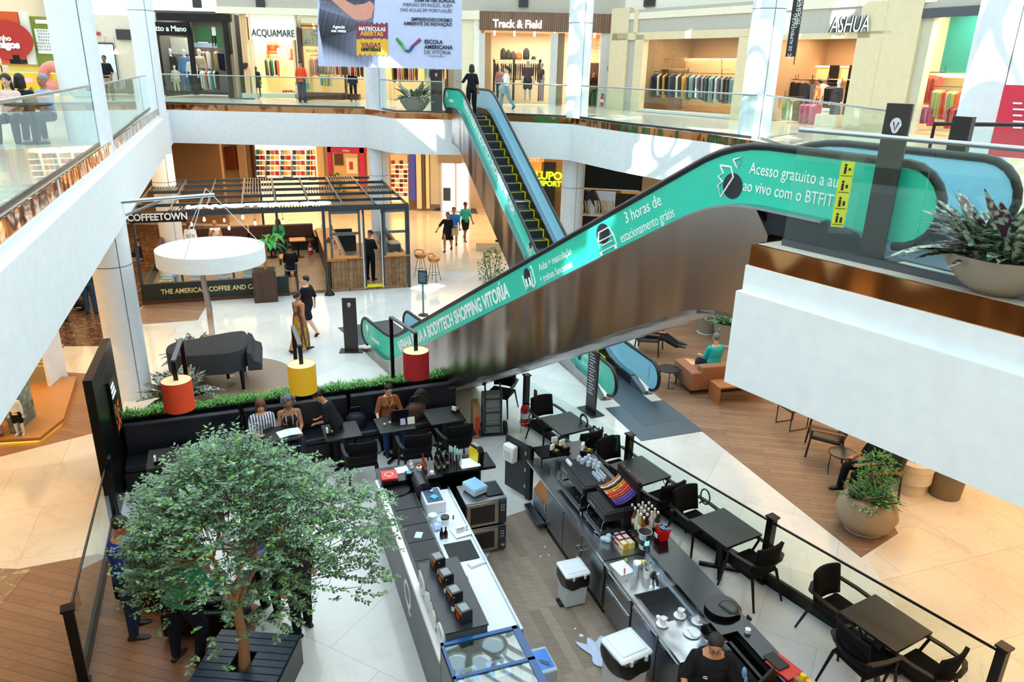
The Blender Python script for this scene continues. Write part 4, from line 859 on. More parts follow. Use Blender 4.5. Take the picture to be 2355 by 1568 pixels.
o = root('sandwich_figure', 'bright costumed figurine standing in the pale blue shop opening', 'figurine'); p = L1.hit(225, 150, -.3)
mm = MB(); mm.ell(p+Vector((0, 0, .25)), (.10, .09, .14), 12, 8); mm.ell(p, (.14, .12, .2), 12, 8); mm.tube([p+Vector((0, 0, -.1)), p+Vector((.05, -.05, -.45))], .05, 8); mm.tube([p+Vector((.05, -.05, -.45)), (p.x+.05, p.y-.05, 5.6)], .03, 8); mm.build('figure', M('#4a3a30', .5), o); MB().ell(p+Vector((.02, 0, .05)), (.15, .13, .07), 12, 6).build('vest', M('#c22a3a', .5), o)
o = root('wall_panel', 'orange wall panel with white round lettering badge at upper left', 'sign'); LW.box(-20, 25, 60, 150, 0, .2, 'panel', M('#d2501e', .6), o)
p = LW.hit(14, 92, -.03); bm2 = MB(); bm2.X = txt_frame(p, LW.d, (0, 0, 1)); bm2.lathe([(.85, 0), (.85, .02)], n=32, sy=.75); bm2.build('badge', M('#b3261c', .5), o); LW.text(10, 88, -.08, 'inho', 12, WTX, o, name='badge_letters', depth=.01, bold=.01); LW.text(12, 103, -.08, 'amigos', 16, WTX, o, name='badge_letters', depth=.01, bold=.02)
o = root('wall_panel', 'green and yellow wall panel with a white word search grid', 'sign'); LW.box(64, 37, 130, 150, .3, .2, 'panel', M('#7d8a2a', .6), o); LW.box(78, 66, 125, 124, .26, .03, 'word_grid', M('#f4f4ee', .6), o)
g_ = ['NOQUEI', 'PEDRA', 'DEAEU', 'FERRE', 'KOMUNI', 'OGLCAC', 'MAUARK']
for i, r_ in enumerate(g_): LW.text(101, 71+i*7.2, .25, r_, 4, INK, o, name='grid_letters', depth=.003, space=1.7)
LW.box(80, 45, 118, 55, .26, .03, 'heading_strip', M('#f4f4ee', .6), o)
st(LW.box(60, 26, 66, 160, .1, .3, 'wall_12', M('#e8e2d0', .6)))
KS_ = PL((-12, 18.0), (1, .12))
o = root('kiosk_counter', 'yellow dripping-icing kiosk with pink neon writing at upper left', 'kiosk'); p = YP(40, 170, 19.5)
KQ = PL((-15, 20.5), (1, 0))
KQ.box(-30, 166, 128, 215, 0, 1.2, 'counter_body', M('#e6c92a', .5), o); KQ.box(18, 148, 92, 164, .1, .1, 'icing_sign', M('#f2df62', .5), o); KQ.box(-30, 146, 100, 150, 0, .4, 'top_rail', M('#8a5a2a', .5), o); KQ.text(50, 183, -.05, 'Donuts', 12, M('#ff5fd0', .5, emit=3), o, name='neon_writing', depth=.01, shear=.3)
for x0 in (0, 94): KQ.box(x0, 150, x0+4, 166, .05, .05, 'post', M('#8a5a2a', .5), o)
o = root('donut_model', 'big pink sprinkled doughnut model behind the seated man', 'model'); p = KQ.hit(124, 176, -.3); mm = MB(); mm.X = Matrix.Translation(p) @ Matrix.Rotation(R(90), 4, 'X'); mm.tube([(.25*math.cos(u*math.pi/12), .25*math.sin(u*math.pi/12), 0) for u in range(24)], .13, 12, closed=True); mm.build('ring', M('#e58a7a', .4), o)
o = root('cash_terminal', 'black cash terminal on the yellow kiosk counter', 'terminal'); KQ.box(22, 136, 48, 147, .2, .3, 'body', BLACK, o); KQ.box(28, 126, 44, 137, .3, .05, 'screen', BLACK, o)
# ---- ground floor back row
st(MB().box(-26, 14, 40.3, 40.6, 0, 4.15).build('wall_13', M('#cdb08a', .5), smooth=False))
o = root('storefront', 'brightly lit cosmetics shop on the ground floor behind the pergola', 'storefront')
GB.box(573, 330, 590, 440, -.1, .3, 'frame', DBRN, o)
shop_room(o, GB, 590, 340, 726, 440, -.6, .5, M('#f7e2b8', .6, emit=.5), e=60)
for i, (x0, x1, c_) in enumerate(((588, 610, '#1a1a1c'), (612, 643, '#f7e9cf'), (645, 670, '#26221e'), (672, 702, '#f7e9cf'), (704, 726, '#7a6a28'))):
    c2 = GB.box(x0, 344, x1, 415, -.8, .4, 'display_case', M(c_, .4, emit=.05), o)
    for r_ in range(5): GB.box(x0+2, 356+r_*12, x1-2, 358+r_*12, -.9, .1, 'lit_shelf', M('#ffe0a0', .5, emit=3), o)
cnt = 0
for i, (x0, x1) in enumerate(((590, 608), (614, 641), (647, 668), (674, 700), (706, 724))):
    for r_ in range(5):
        for k in range(3):
            cnt += 1; p = GB.hit(x0+3+(x1-x0-6)*k/2, 356+r_*12, -.88); b_ = MB(); w_ = .09; b_.box(-w_, w_, -.05, .05, .01, .24)
            x_ = b_.build('cosmetics_box', M(['#c23a4a', '#5a8ac2', '#e8c24a', '#f2ece0', '#3a3a44', '#d77a9a'][(cnt*7) % 6], .5), smooth=False); x_.location = p; tag(x_, f'small product box, {ORD[k]} on {ORD[r_]} shelf down of {ORD[i]} display case', 'box', 'products in the cosmetics shop')
GB.text(657, 352, -.95, 'KERUOFF', 6, WTX, o, name='sign_letters', depth=.01); GB.text(645, 333, -.3, 'MAISON', 7, DBRN, o, name='sign_letters', depth=.02, space=1.6)
o = root('window_display', 'pink framed shop window with a dark curtain and abstract picture', 'window display')
for x0, x1, y0, y1 in ((752, 766, 338, 440), (826, 841, 340, 440), (752, 841, 338, 352)): GB.box(x0, y0, x1, y1, -.5, .2, 'pink_frame', M('#c21a5e', .5), o)
GB.text(796, 346, -.55, 'sisley', 6, WTX, o, name='sign_letters', depth=.01); GB.box(766, 352, 826, 440, -.3, .1, 'backdrop', M('#c79a5e', .5, emit=.2), o); GB.box(795, 363, 823, 400, -.45, .05, 'abstract_picture', M('#e4dcc8', .5), o)
GB.box(803, 372, 812, 390, -.48, .02, 'picture_shape', M('#b03a4a', .5), o); GB.box(768, 353, 790, 380, -.42, .04, 'curtain', M('#5b3420', .6), o)
o = root('poster', 'tall red and tan portrait poster behind the pergola', 'poster'); GB.box(395, 332, 465, 420, -.5, .85, 'panel', M('#7a5a2a', .6), o); GB.box(398, 340, 438, 395, -.55, .04, 'figure', M('#c98a6a', .6), o); GB.box(395, 365, 420, 400, -.6, .04, 'red_shape', M('#b03a30', .6), o)
o = root('picture', 'dark rust coloured panel picture between pale pilasters', 'picture'); GB.box(514, 338, 541, 392, -.6, .94, 'panel', M('#6b3018', .4, bump=.4, bs=12), o)
for x0, x1, c_ in ((466, 480, '#e0cfae'), (480, 492, '#7a4a2a'), (492, 512, '#e9e0cc'), (543, 572, '#c7a884'), (726, 750, '#cdae84'), (842, 862, '#d9bf98')): st(GB.box(x0, 325, x1, 450, -.35, .2, 'wall_pilaster', M(c_, .6)))
# right of the centre: shelves, entrance, dark shops
o = root('display_shelves', 'warm lit shoe and bag shelves beside the entrance', 'shelves'); GB.box(898, 355, 940, 486, -.8, .3, 'back_panel', M('#caa878', .5, emit=.15), o)
for r_ in range(9): GB.box(900, 378+r_*10.5, 937, 380+r_*10.5, -1.0, .3, 'lit_shelf', M('#ffd896', .5, emit=2.5), o)
for r_ in range(8):
    for k in range(4):
        p = GB.hit(904+k*9.5, 378+r_*10.5, -.95); x_ = MB().box(-.09, .09, -.05, .05, .01, .2).build('shoe_box', M(['#8a2a2a', '#c9b99a', '#3a2a24', '#e7b6a0', '#6d3030'][(r_*3+k) % 5], .5), smooth=False); x_.location = p
        tag(x_, f'small item on lit shelves by the entrance, {ORD[k]} on {ORD[r_]} row down', 'box', 'items on the lit shelves')
o = root('screen', 'tall violet blue screen beside the lit shelves', 'screen'); GB.box(940, 358, 956, 460, -.8, 1.2, 'panel', M('#3a3f8a', .4, emit=.3), o)
st(GB.box(956, 335, 970, 480, -.9, .4, 'wall_14', M('#e2d0ae', .6))); st(GB.box(970, 335, 978, 480, -.7, .4, 'wall_15', M('#6a6458', .6))); st(GB.box(978, 335, 988, 480, -.9, .4, 'wall_16', M('#e2d0ae', .6))); st(GB.box(988, 335, 1012, 470, -.8, .3, 'wall_17', CONC))
d_ = root('door', 'x', 'door'); d_['label'] = 'glazed mall entrance with white daylight outside'; d_['category'] = 'door'
GB.box(1008, 355, 1060, 376, -1.0, .5, 'door_canopy', M('#8a8074', .4), d_)
for x0, x1 in ((1012, 1016), (1046, 1050), (1078, 1082)): GB.box(x0, 372, x1, 500, -.9, .1, 'door_frame', M('#c9bfae', .4), d_)
GB.box(1016, 374, 1078, 500, -.7, .02, 'door_pane', M('#dfe6f8', .3, emit=.8), d_)
o = root('litter_bin', 'dark square bin outside the glazed entrance', 'bin'); GB.box(1019, 432, 1036, 462, -.95, .1, 'body', M('#3a3d44', .5), o)
o = root('floor_mat', 'dark entrance mat before the glazed doors', 'mat'); MB().prism(poly([(993, 484), (1030, 468), (1090, 472), (1100, 492)], .0), 0, .012).build('mat', M('#55525e', .9), o)
o = root('storefront', 'orange and wood fronted sports shop with lime letters', 'storefront'); RB = PL((2.2, 31.5), (1, -.12))
RB.box(1195, 345, 1420, 560, 0, .3, 'wall', M('#8a6844', .6), o); RB.box(1198, 362, 1250, 398, -.1, .1, 'orange_sign', M('#e08a3a', .5, emit=.3), o); RB.text(1228, 366, -.15, 'ost', 14, WTX, o, name='sign_letters', depth=.01, shear=.3)
RB.box(1246, 372, 1272, 520, -.1, .1, 'dark_window', M('#2a2420', .2), o); RB.text(1262, 405, -.2, 'LUPO', 18, M('#c8f01a', .5, emit=2), o, name='lime_letters', depth=.02, bold=.012); RB.text(1266, 423, -.2, 'SPORT', 12, M('#c8f01a', .5, emit=2), o, name='lime_letters', depth=.02, bold=.008)
o = root('storefront', 'black fronted shop under the right gallery with a poster of striding legs', 'storefront'); RC = PL((3.2, 30.0), (1, -.18))
RC.box(1318, 360, 1330, 560, -.2, .3, 'frame', DBLACK, o); RC.box(1330, 378, 1336, 560, -.25, .1, 'white_edge', WHITE, o); RC.box(1336, 375, 1480, 440, -.2, .3, 'fascia', DBLACK, o); RC.box(1336, 434, 1470, 438, -.25, .1, 'white_edge', WHITE, o)
RC.box(1336, 438, 1412, 500, .2, .1, 'poster_panel', M('#a9b6c2', .5, emit=.2), o); RC.box(1336, 440, 1480, 570, .6, .1, 'dark_interior', M('#1c1a1a', .5), o)
lm = MB(); 
for pts in (((1350, 438), (1342, 470), (1350, 494)), ((1358, 438), (1372, 466), (1384, 490))): lm.tube([RC.hit(x, y, .12) for x, y in pts], [.2, .16, .1], 8)
lm.build('poster_legs', M('#26303c', .6), o); st(RC.box(1480, 385, 1580, 560, -.3, .3, 'wall_18', M('#c9a47c', .6)))
for i, x in enumerate((1343, 1380, 1398)):
    p = RC.hit(x, 490, -.1); q_ = T('wicker_chair', f'{"cream" if i!=1 else "pale"} wicker chair in front of the striding legs poster, {ORD[i]} from left', 'chair', p); mm = MB()
    for k in range(6): mm.tube([(.25*math.cos(k*.5+.2), .1, .0), (.2*math.cos(k*.5+.2), .0, .25), (.25*math.cos(k*.5+.5), .05, .5)], .03, 6)
    mm.build('back', M('#e2d6bc', .6), q_); MB().lathe([(.25, -.05), (.27, 0)], n=16).build('seat', M('#e2d6bc', .6), q_)
# left under the gallery
st(MB().box(-19.5, -13.6, 34.6, 34.9, 0, 4.1).build('wall_19', M('#8a6a48', .6), smooth=False))
# ================================================================ pergola cafe
QK = R(18.6); KO = Vector((-11.52, 22.0, 0)); KU = Vector((math.cos(QK), math.sin(QK), 0)); KV = Vector((-math.sin(QK), math.cos(QK), 0))
def kt(name, label, cat, x, y, z=0, rz=0, group=None): return T(name, label, cat, KO+KU*x+KV*y+Vector((0, 0, z)), QK+rz, group)
DST = M('#3b434a', .4, .4); DGRN = M('#12241f', .4); WPL = brickmat('weathered planks', '#94704a', '#785838', '#3c2a1c', 1, .13, 9, .006, .6, noise=.4, nscale=6)
WPL2 = brickmat('dark planks', '#4b3026', '#3c261e', '#20140f', 1, .12, 9, .006, .5, noise=.2, nscale=6); ORW = M('#b8742f', .45, bump=.1, bs=20); LEA = M('#4a2c20', .35, bump=.3, bs=14)
KW, KD, KH = 8.35, 6.8, 2.86
o = kt('pergola', 'dark grey steel pergola with slatted roof over the coffee kiosk', 'pergola', 0, 0)
for i in range(9): MB().bar((i*KW/8, 0, KH), (i*KW/8, KD, KH), .05, .10).build('cross_beam', DST, o, smooth=False)
for j in range(6): MB().bar((0, j*KD/5, KH-.02), (KW, j*KD/5, KH-.02), .05, .10).build('long_beam', DST, o, smooth=False)
MB().bar((0, 0, KH-.05), (KW, 0, KH-.05), .08, .16).build('front_beam', DST, o, smooth=False)
for bi, bj in ((0, 3), (0, 4), (1, 0), (3, 4), (3, 2), (5, 0), (5, 2), (6, 4), (6, 0), (7, 2), (3, 3), (2, 0), (3, 0), (4, 0)):
    m = MB()
    for k in range(11): m.bar((bi*KW/8+(k+.5)*KW/88, bj*KD/5, KH+.04), (bi*KW/8+(k+.5)*KW/88, (bj+(1 if bj else .5))*KD/5, KH+.04), .035, .03)
    m.build('slat_panel', DST, o, smooth=False)
for x, y in ((0, 0), (0, KD), (KW, 0), (KW, KD), (3.7, KD), (5.6, 0), (3.7, .1)[:0] or (4.2, KD*.55)): MB().bar((x, y, 0), (x, y, KH), .09).build('post', DST, o, smooth=False)
X = Matrix.Translation((2.1+1.6, .05, KH+.12)) @ Matrix.Rotation(math.pi, 4, 'Y'); text('COFFEETOWN', .52, M('#f4f6f8', .4, emit=.35), o, X, 'roof_letters', .03, bold=.02, sx=1.25)
o = kt('hanging_sign', 'black sign with white coffee kiosk letters under the pergola corner', 'sign', .68, -.12, 2.74); MB().box(-.75, .85, -.02, .02, -.16, .14).build('panel', BLACK, o); text('COFFEETOWN', .29, WTX, o, txt_frame((.05, -.03, 0), (1, 0, 0), (0, 0, 1)), 'sign_letters', .01, bold=.008, sx=.86)
o = kt('kiosk_deck', 'raised wooden deck of the coffee kiosk', 'deck', 0, 0); MB().box(-.05, KW+.05, -.02, KD+.05, 0, .10).build('deck_board', wood, o); MB().box(3.0, 3.6, 3.0, 3.4, .10, .104).build('floor_grate', M('#3a3430', .6), o)
# front parapet
o = kt('parapet', 'dark green kiosk parapet with gold lettering and low glass screen', 'parapet', 0, -.02)
MB().box(0, 4.35, -.05, .05, 0, .66).build('green_panel', DGRN, o, bevel=.01); MB().box(-.02, 4.37, -.07, .07, 0, .12).build('base_board', DBRN, o); MB().box(-.05, .0, -.05, KD*.6, 0, .5).build('side_panel', DGRN, o)
for i in range(3): MB().box(.04+i*1.43, 1.42+i*1.43, -.008, .008, .66, 1.05).build('glass_screen', GLASSR, o)
text('THE AMERICAN COFFEE AND CAKE, CO.', .22, M('#e9d79a', .4, .3), o, txt_frame((2.25, -.055, .38), (1, 0, 0), (0, 0, 1)), 'gold_letters', .006, bold=.004, sx=.86)
# benches, tables, seats
o = kt('booth_bench', 'long tufted brown leather bench along the back of the coffee kiosk', 'bench', .6, KD-.9, .1)
MB().box(0, 5.0, .15, .62, .0, .42).build('seat_base', DGRN, o); MB().box(0, 5.0, .0, .6, .34, .45).build('seat', LEA, o, bevel=.03)
for i in range(2):
    MB().box(i*2.52, i*2.52+2.48, .45, .62, .45, 1.0).build('backrest', LEA, o, bevel=.05)
    m = MB()
    for a in range(10):
        for b in range(2): m.ell((i*2.52+.15+a*.245, .45, .62+b*.2), (.014, .012, .014), 6, 4)
    bt = m.build('tuft_buttons', M('#2a1812', .4), o); bt['kind'] = 'stuff'
MB().box(-.55, 0, -2.2, .62, .0, .45).build('side_seat', LEA, o, bevel=.03); MB().box(-.6, -.45, -2.2, .62, .45, .95).build('side_backrest', LEA, o, bevel=.03)
o = kt('low_wall', 'dark low wall behind the kiosk bench', 'wall panel', 0, KD-.1); MB().box(0, 7.2, 0, .08, 0, .75).build('panel', DGRN, o); MB().box(5.6, 7.2, -1.3, -1.22, .1, .75).build('panel', DGRN, o); MB().box(5.6, 5.68, -1.3, 0, .1, .75).build('panel', DGRN, o)
def ktable(x, y, label, w=.6):
    o = kt('kiosk_table', label, 'table', x, y, .1); MB().box(-w/2, w/2, -.32, .32, .68, .72).build('table_top', ORW, o, bevel=.005); MB().cyl((0, 0, .02), (0, 0, .68), .035).build('pedestal', BLACK, o); MB().lathe([(.22, 0), (.22, .015), (.03, .03)], n=20).build('foot', BLACK, o)
ktable(1.15, 5.3, 'orange wood table before the long haired woman and bald man'); ktable(3.9, 5.0, 'orange wood table before the woman in green'); ktable(4.9, 4.8, 'orange wood table beside the red fire extinguisher'); ktable(4.45, 2.1, 'orange wood table by the man with printed black tee'); ktable(1.0, 1.6, 'orange wood table by the long haired woman at the parapet', .7); ktable(2.6, 1.9, 'orange wood table under the white ring lamp')
CHP = M('#c9c2b2', .4); 
def shellchair(loc, rz, label, col, cat='chair'):
    o = T('shell_chair', label, cat, loc, rz); m = MB()
    for s_ in (0,): 
        vs = []; fs = []; nx, ny = 9, 8
        for j in range(ny+1):
            for i in range(nx+1):
                u = i/nx*2-1; v = j/ny; x = u*(.21-.02*v); y = .2-.38*min(1, v*1.6) - (.06*max(0, v-.6)); z = .44+.015*u*u+max(0, v-.55)**.9*.85+.03*u*u*(v > .5); vs.append((x, y+.05*u*u*(v > .55), z))
        for j in range(ny):
            for i in range(nx): a = j*(nx+1)+i; fs.append((a, a+1, a+nx+2, a+nx+1))
        m.add(vs, fs)
    sh = m.build('seat_shell', col, o); sh.modifiers.new('s', 'SOLIDIFY').thickness = .015
    for sx in (-1, 1):
        for sy in (-1, 1): MB().tube([(sx*.14, sy*.1, .43), (sx*.2, sy*.2-.02, 0)], .012, 8).build('leg', STEELD, o)
    return o
for x, y, rz, lb in ((.62, .75, 180, 'beige shell chair under the long haired woman at the parapet'), (1.55, .7, 170, 'grey translucent shell chair right of the beige one'), (2.35, .75, 190, 'grey translucent shell chair in the middle of parapet row'), (3.15, .7, 175, 'grey shell chair left of the wooden planter'), (4.5, 1.2, 180, 'grey shell chair under the man with printed black tee')):
    shellchair(KO+KU*x+KV*y+Vector((0, 0, .1)), QK+R(rz), lb, M('#c9bfa6', .4) if x < 1 else M('#8f9498', .3))
# right counter block
o = kt('coffee_counter', 'plank clad coffee counter with grey framed windows and orange wood ledge', 'counter', 5.75, 0)
MB().box(0, 1.05, 0, .12, 0, 1.12).build('front_panel', WPL, o); MB().box(1.75, 2.6, 0, .12, 0, 1.12).build('front_panel', WPL, o); MB().box(-.05, .06, .1, 5.2, 0, 1.05).build('side_panel', WPL2, o); MB().box(2.5, 2.6, .12, 5.5, 0, 1.1).build('side_panel', WPL2, o)
MB().box(-.12, .5, -.06, 5.3, 1.06, 1.12).build('ledge', ORW, o); MB().box(-.05, 1.05, -.08, .25, 1.12, 1.16).build('ledge', ORW, o); MB().box(1.75, 2.65, -.08, .4, 1.12, 1.16).build('ledge', ORW, o)
MB().box(2.1, 2.5, .3, 5.0, .7, .95).build('back_worktop', STEELD, o); MB().box(.5, .6, .1, 5.2, .1, 1.05).build('inner_panel', DST, o)
for x0, x1 in ((.02, 1.02), (1.78, 2.58)):
    fr = MB(); z0, z1 = 1.16, 2.72; fr.box(x0, x0+.07, 0, .07, z0, z1); fr.box(x1-.07, x1, 0, .07, z0, z1); fr.box(x0, x1, 0, .07, z1-.1, z1); fr.box(x0, x1, 0, .07, 1.92, 2.0)
    for k in range(12): fr.cyl((x0+.035, -.006, z0+.06+k*.13), (x0+.035, 0, z0+.06+k*.13), .009, n=6); fr.cyl((x1-.035, -.006, z0+.06+k*.13), (x1-.035, 0, z0+.06+k*.13), .009, n=6)
    fr.build('window_frame', M('#5c646a', .45, .4), o); MB().box(x0+.07, x1-.07, .03, .04, z0, z1-.1).build('window_pane', GLASSC, o)
for x in (1.08, 1.70): MB().bar((x, -.02, .05), (x, -.02, 2.6), .03).build('door_edge', M('#dfe6ea', .3, .6), o); 
for x in (1.12, 1.74): MB().bar((x, .03, .05), (x, .03, 2.72), .07).build('door_post', DST, o)
MB().box(1.05, 1.75, -.06, .3, .10, .115).build('hazard_strip', YELS, o)
stripe = brickmat('hazard stripes', '#e8dc10', '#e8dc10', '#15161a', 1, .12, 5, .05, .5, rot=R(45))
for x, y, lb in ((4.62, -.35, 'yellow and black striped post at the left of the kiosk entrance'), (5.62, -.3, 'yellow and black striped post with cone foot beside the counter'), (.25, 2.8, 'yellow and black striped post inside at left of the kiosk')):
    o = kt('striped_post', lb, 'post', x, y); MB().bar((0, 0, .12), (0, 0, 1.15), .06).build('post', stripe, o); MB().lathe([(.17, 0), (.17, .03), (.06, .16), (.04, .2)], n=20).build('cone_foot', BLACK, o)
o = kt('hazard_tape', 'yellow and black hazard tape along the kiosk entrance edge', 'tape', 4.7, -.03); MB().box(0, .95, -.01, .06, .10, .104).build('tape', stripe, o); MB().box(.85, .95, .06, 1.2, .10, .104).build('tape', stripe, o)
# bulbs
bl = M('#ffe6b0', .4, emit=14)
for i, (x, y, z) in enumerate(((1.3, 3.6, 1.75), (2.0, 4.6, 2.1), (2.55, 3.2, 1.65), (3.0, 5.1, 2.15), (3.45, 2.6, 1.9), (1.75, 2.2, 1.3), (3.9, 4.4, 2.0), (2.3, 5.5, 1.5), (4.4, 3.4, 1.75), (1.9, 1.5, 2.3), (3.1, 1.4, 2.35), (4.6, 5.2, 2.1))):
    o = kt('hanging_bulb', f'glowing bulb hanging under the pergola, {ORD[i]} counted from the left', 'light bulb', x, y, z, 0, 'bulbs under the pergola'); MB().lathe([(.012, .1), (.035, .03), (.045, 0), (.03, -.04), (.001, -.055)], n=12).build('bulb', bl, o); MB().cyl((0, 0, .1), (0, 0, .16), .02, n=8).build('socket', BLACK, o); MB().tube([(0, 0, .16), (0, 0, KH-z-.08)], .005, 4).build('cord', BLACK, o)
def extinguisher(loc, label, stand=True, s=1):
    o = T('fire_extinguisher', label, 'fire extinguisher', loc); o.scale = (s, s, s); red = M('#b01418', .3)
    MB().lathe([(.07, .12), (.085, .16), (.085, .5), (.06, .57), (.03, .6)], n=20).build('cylinder', red, o); MB().lathe([(.087, .3), (.087, .42)], n=20).build('label_band', M('#dfe4e8', .5), o)
    MB().box(-.05, .07, -.015, .015, .6, .66).build('valve', BLACK, o); MB().tube([(.05, 0, .64), (.13, 0, .6), (.13, 0, .4), (.1, 0, .3)], .012, 8).build('hose', BLACK, o)
    m = MB(); m.tube([(.1*math.cos(u*math.pi/8), .1*math.sin(u*math.pi/8), .2) for u in range(16)], .006, 5, closed=True)
    for k in range(3): t = 2*math.pi*k/3; m.tube([(.1*math.cos(t), .1*math.sin(t), .5), (.1*math.cos(t), .1*math.sin(t), .2), (.16*math.cos(t), .16*math.sin(t), 0)], .006, 5)
    m.build('stand', STEEL, o); return o
extinguisher(KO+KU*5.35+KV*4.6+Vector((0, 0, .1)), 'red fire extinguisher beside the end of the brown leather bench')
# wooden planter with banana plant
o = kt('planter', 'tall dark plank planter with broad leaved banana plant at the parapet', 'planter', 3.62, -.35)
MB().box(-.36, .36, -.36, .36, 0, .98).build('planter_box', WPL2, o); MB().box(-.32, .32, -.32, .32, .95, .99).build('soil', M('#3a2a1e', .9, bump=.5), o); MB().tube([(.05, .05, .95), (.1, .1, 1.5), (.2, .15, 1.9)], [.05, .04, .03], 8).build('stem', M('#a07a4a', .6), o)
lg = M('#2f9a3c', .4); rnd = random.Random(3)
for k in range(12):
    a = k*2.4; t = rnd.uniform(.2, .7); L = rnd.uniform(.45, .7); m = MB(); c0 = Vector((.22, .15, 1.35+t*.9)); d = Vector((math.cos(a), math.sin(a), 0)); sd = Vector((-math.sin(a), math.cos(a), 0)); vs = []; fs = []
    for i in range(8):
        u = i/7; wv = .13*math.sin(math.pi*min(1, u*.93+.05)); p = c0+d*L*u+Vector((0, 0, .22*math.sin(u*2.2)-.35*u*u)); vs += [tuple(p-sd*wv+Vector((0, 0, .03))), tuple(p), tuple(p+sd*wv+Vector((0, 0, .03)))]
    for i in range(7): a0 = i*3; fs += [(a0, a0+1, a0+4, a0+3), (a0+1, a0+2, a0+5, a0+4)]
    m.add(vs, fs); m.build('leaf', lg, o)
# things on the counter
rnd = random.Random(11)
for k in range(26):
    x, y = (rnd.uniform(.1, .45), rnd.uniform(.3, 4.8)) if k < 14 else (rnd.uniform(2.15, 2.45), rnd.uniform(.4, 4.0)); zz = 1.12 if k < 14 else .95; h = rnd.uniform(.08, .22)
    o = kt('jar', f'small {["white","red","brown","steel","clear"][k%5]} container on the {"orange ledge" if k<14 else "back worktop"} of coffee counter, {ORD[k%14]} inward', 'container', 5.75+x, y, zz); MB().lathe([(.05, 0), (.06, h*.6), (.035, h)], n=10).build('jar_body', M(['#e8e8e8', '#b8242a', '#6b4028', '#aab0b6', '#cfd8dc'][k % 5], .3), o); MB().cyl((0, 0, h), (0, 0, h+.015), .037, n=10).build('lid', BLACK, o)
o = kt('espresso_machine', 'steel espresso machine behind the counter windows of the kiosk', 'coffee machine', 8.05, 1.2, .95); MB().box(-.2, .2, -.3, .3, 0, .4).build('machine_body', STEELD, o, bevel=.03); MB().box(-.21, -.19, -.25, .25, .28, .36).build('control_panel', BLACK, o)
for i, (x, y) in enumerate(((9.0, 1.2), (9.35, .55))):
    o = T('bar_stool', f'bar stool with tan bucket seat and thin black legs, {"behind" if i==0 else "in front"}, by the kiosk corner', 'stool', KO+KU*x+KV*y, QK+R(200+30*i)); m = MB(); m.lathe([(.02, .72), (.18, .73), (.21, .80), (.22, .86)], n=20); m.build('seat', M('#b8742f', .35), o).modifiers.new('s', 'SOLIDIFY').thickness = .012
    MB().tube([(-.2, -.05, .85), (-.16, -.16, .95), (0, -.21, .98), (.16, -.16, .95), (.2, -.05, .85)], .02, 8).build('backrest', M('#b8742f', .35), o)
    for s in range(4): t = math.pi/4+s*math.pi/2; MB().tube([(.1*math.cos(t), .1*math.sin(t), .73), (.25*math.cos(t), .25*math.sin(t), 0)], .01, 6).build('leg', BLACK, o)
    MB().tube([(.2*math.cos(u*math.pi/6), .2*math.sin(u*math.pi/6), .28) for u in range(12)], .008, 5, closed=True).build('foot_ring', BLACK, o)
def KP(x, y, z=.1): return KO+KU*x+KV*y+Vector((0, 0, z))
person('long haired woman in white shirt seated on the brown leather bench', KP(1.0, 5.9), QK-R(90), 'sit', ('#e8e6e4', 1.3), ('#2a3040', 'pants'), ('#3a241a', 'long'), 'm', seat=.45, fem=True, head=(25, 0))
person('bald man in white tank top drinking on the brown leather bench', KP(1.9, 5.95), QK-R(90), 'phone', ('#e8e6e4', 0), ('#3a4050', 'pants'), ('#000', 'none'), 'm', seat=.45, over=dict(RA=((.2, .3, -1), (-.5, .5, .8))))
person('dark haired woman with green cardigan reading at the kiosk bench', KP(4.25, 5.9), QK-R(95), 'sit', ('#2f9a5c', 1.9), ('#2a3040', 'pants'), ('#15100e', 'bob'), 'm', seat=.45, fem=True, head=(30, 0))
person('man with white print on black tee seated behind the banana plant', KP(4.5, 1.15), QK+R(90), 'sit', ('#15161a', 1), ('#2a3040', 'pants'), ('#15100e', 'short'), 'd', seat=.45, head=(20, 0))
person('woman with long brown hair and white blouse seated at the parapet', KP(.62, .8), QK+R(80), 'sit', ('#e8e6e4', 1.3), ('#9ab0d0', 'pants'), ('#5a3a26', 'long'), 'p', seat=.45, fem=True)
person('barista in black standing inside the coffee kiosk doorway', KP(7.15, .9), QK+R(50), 'work', ('#17181e', 1), ('#121317', 'pants'), ('#15100e', 'cap'), 'm', sc=1.02, head=(30, 0))
person('seated person in dark clothes at the far left behind the white column', (-13.3, 25.5, 0), R(200), 'sit', ('#17181e', 1.9), ('#8a7a68', 'pants'), ('#15100e', 'short'), 'm')
# ================================================================ banner, ring, pylons, walkers
BP = PL(tuple(YP(890, 150, 27.5).xy), (1, .06))
o = root('advert_banner', 'large hanging school advertising banner with violet blue ground', 'banner')
m = MB(); c = [BP.hit(730, -60), BP.hit(1063, -60), BP.hit(1062, 160), BP.hit(732, 152)]; m.add(list(c), [(0, 3, 2, 1)]); bn = m.build('banner_sheet', M('#c2cdf2', .6), o, smooth=False); bn.modifiers.new('s', 'SOLIDIFY').thickness = .02
def bpoly(pts, name, col, off=-.02, d=.006):
    m = MB(); n = len(pts); f = [BP.hit(x, y, off) for x, y in pts]; b = [BP.hit(x, y, off+d) for x, y in pts]; m.add(f+b, [tuple(range(n)), tuple(range(n, 2*n))[::-1]]+[(i, n+i, n+(i+1) % n, (i+1) % n) for i in range(n)]); return m.build(name, M(col, .6) if isinstance(col, str) else col, o, smooth=False)
bpoly([(733, -60), (735, 20), (731, 50), (738, 90), (748, 152), (857, 154), (858, 60), (866, -60)], 'dark_shirt_figure', '#25202a')
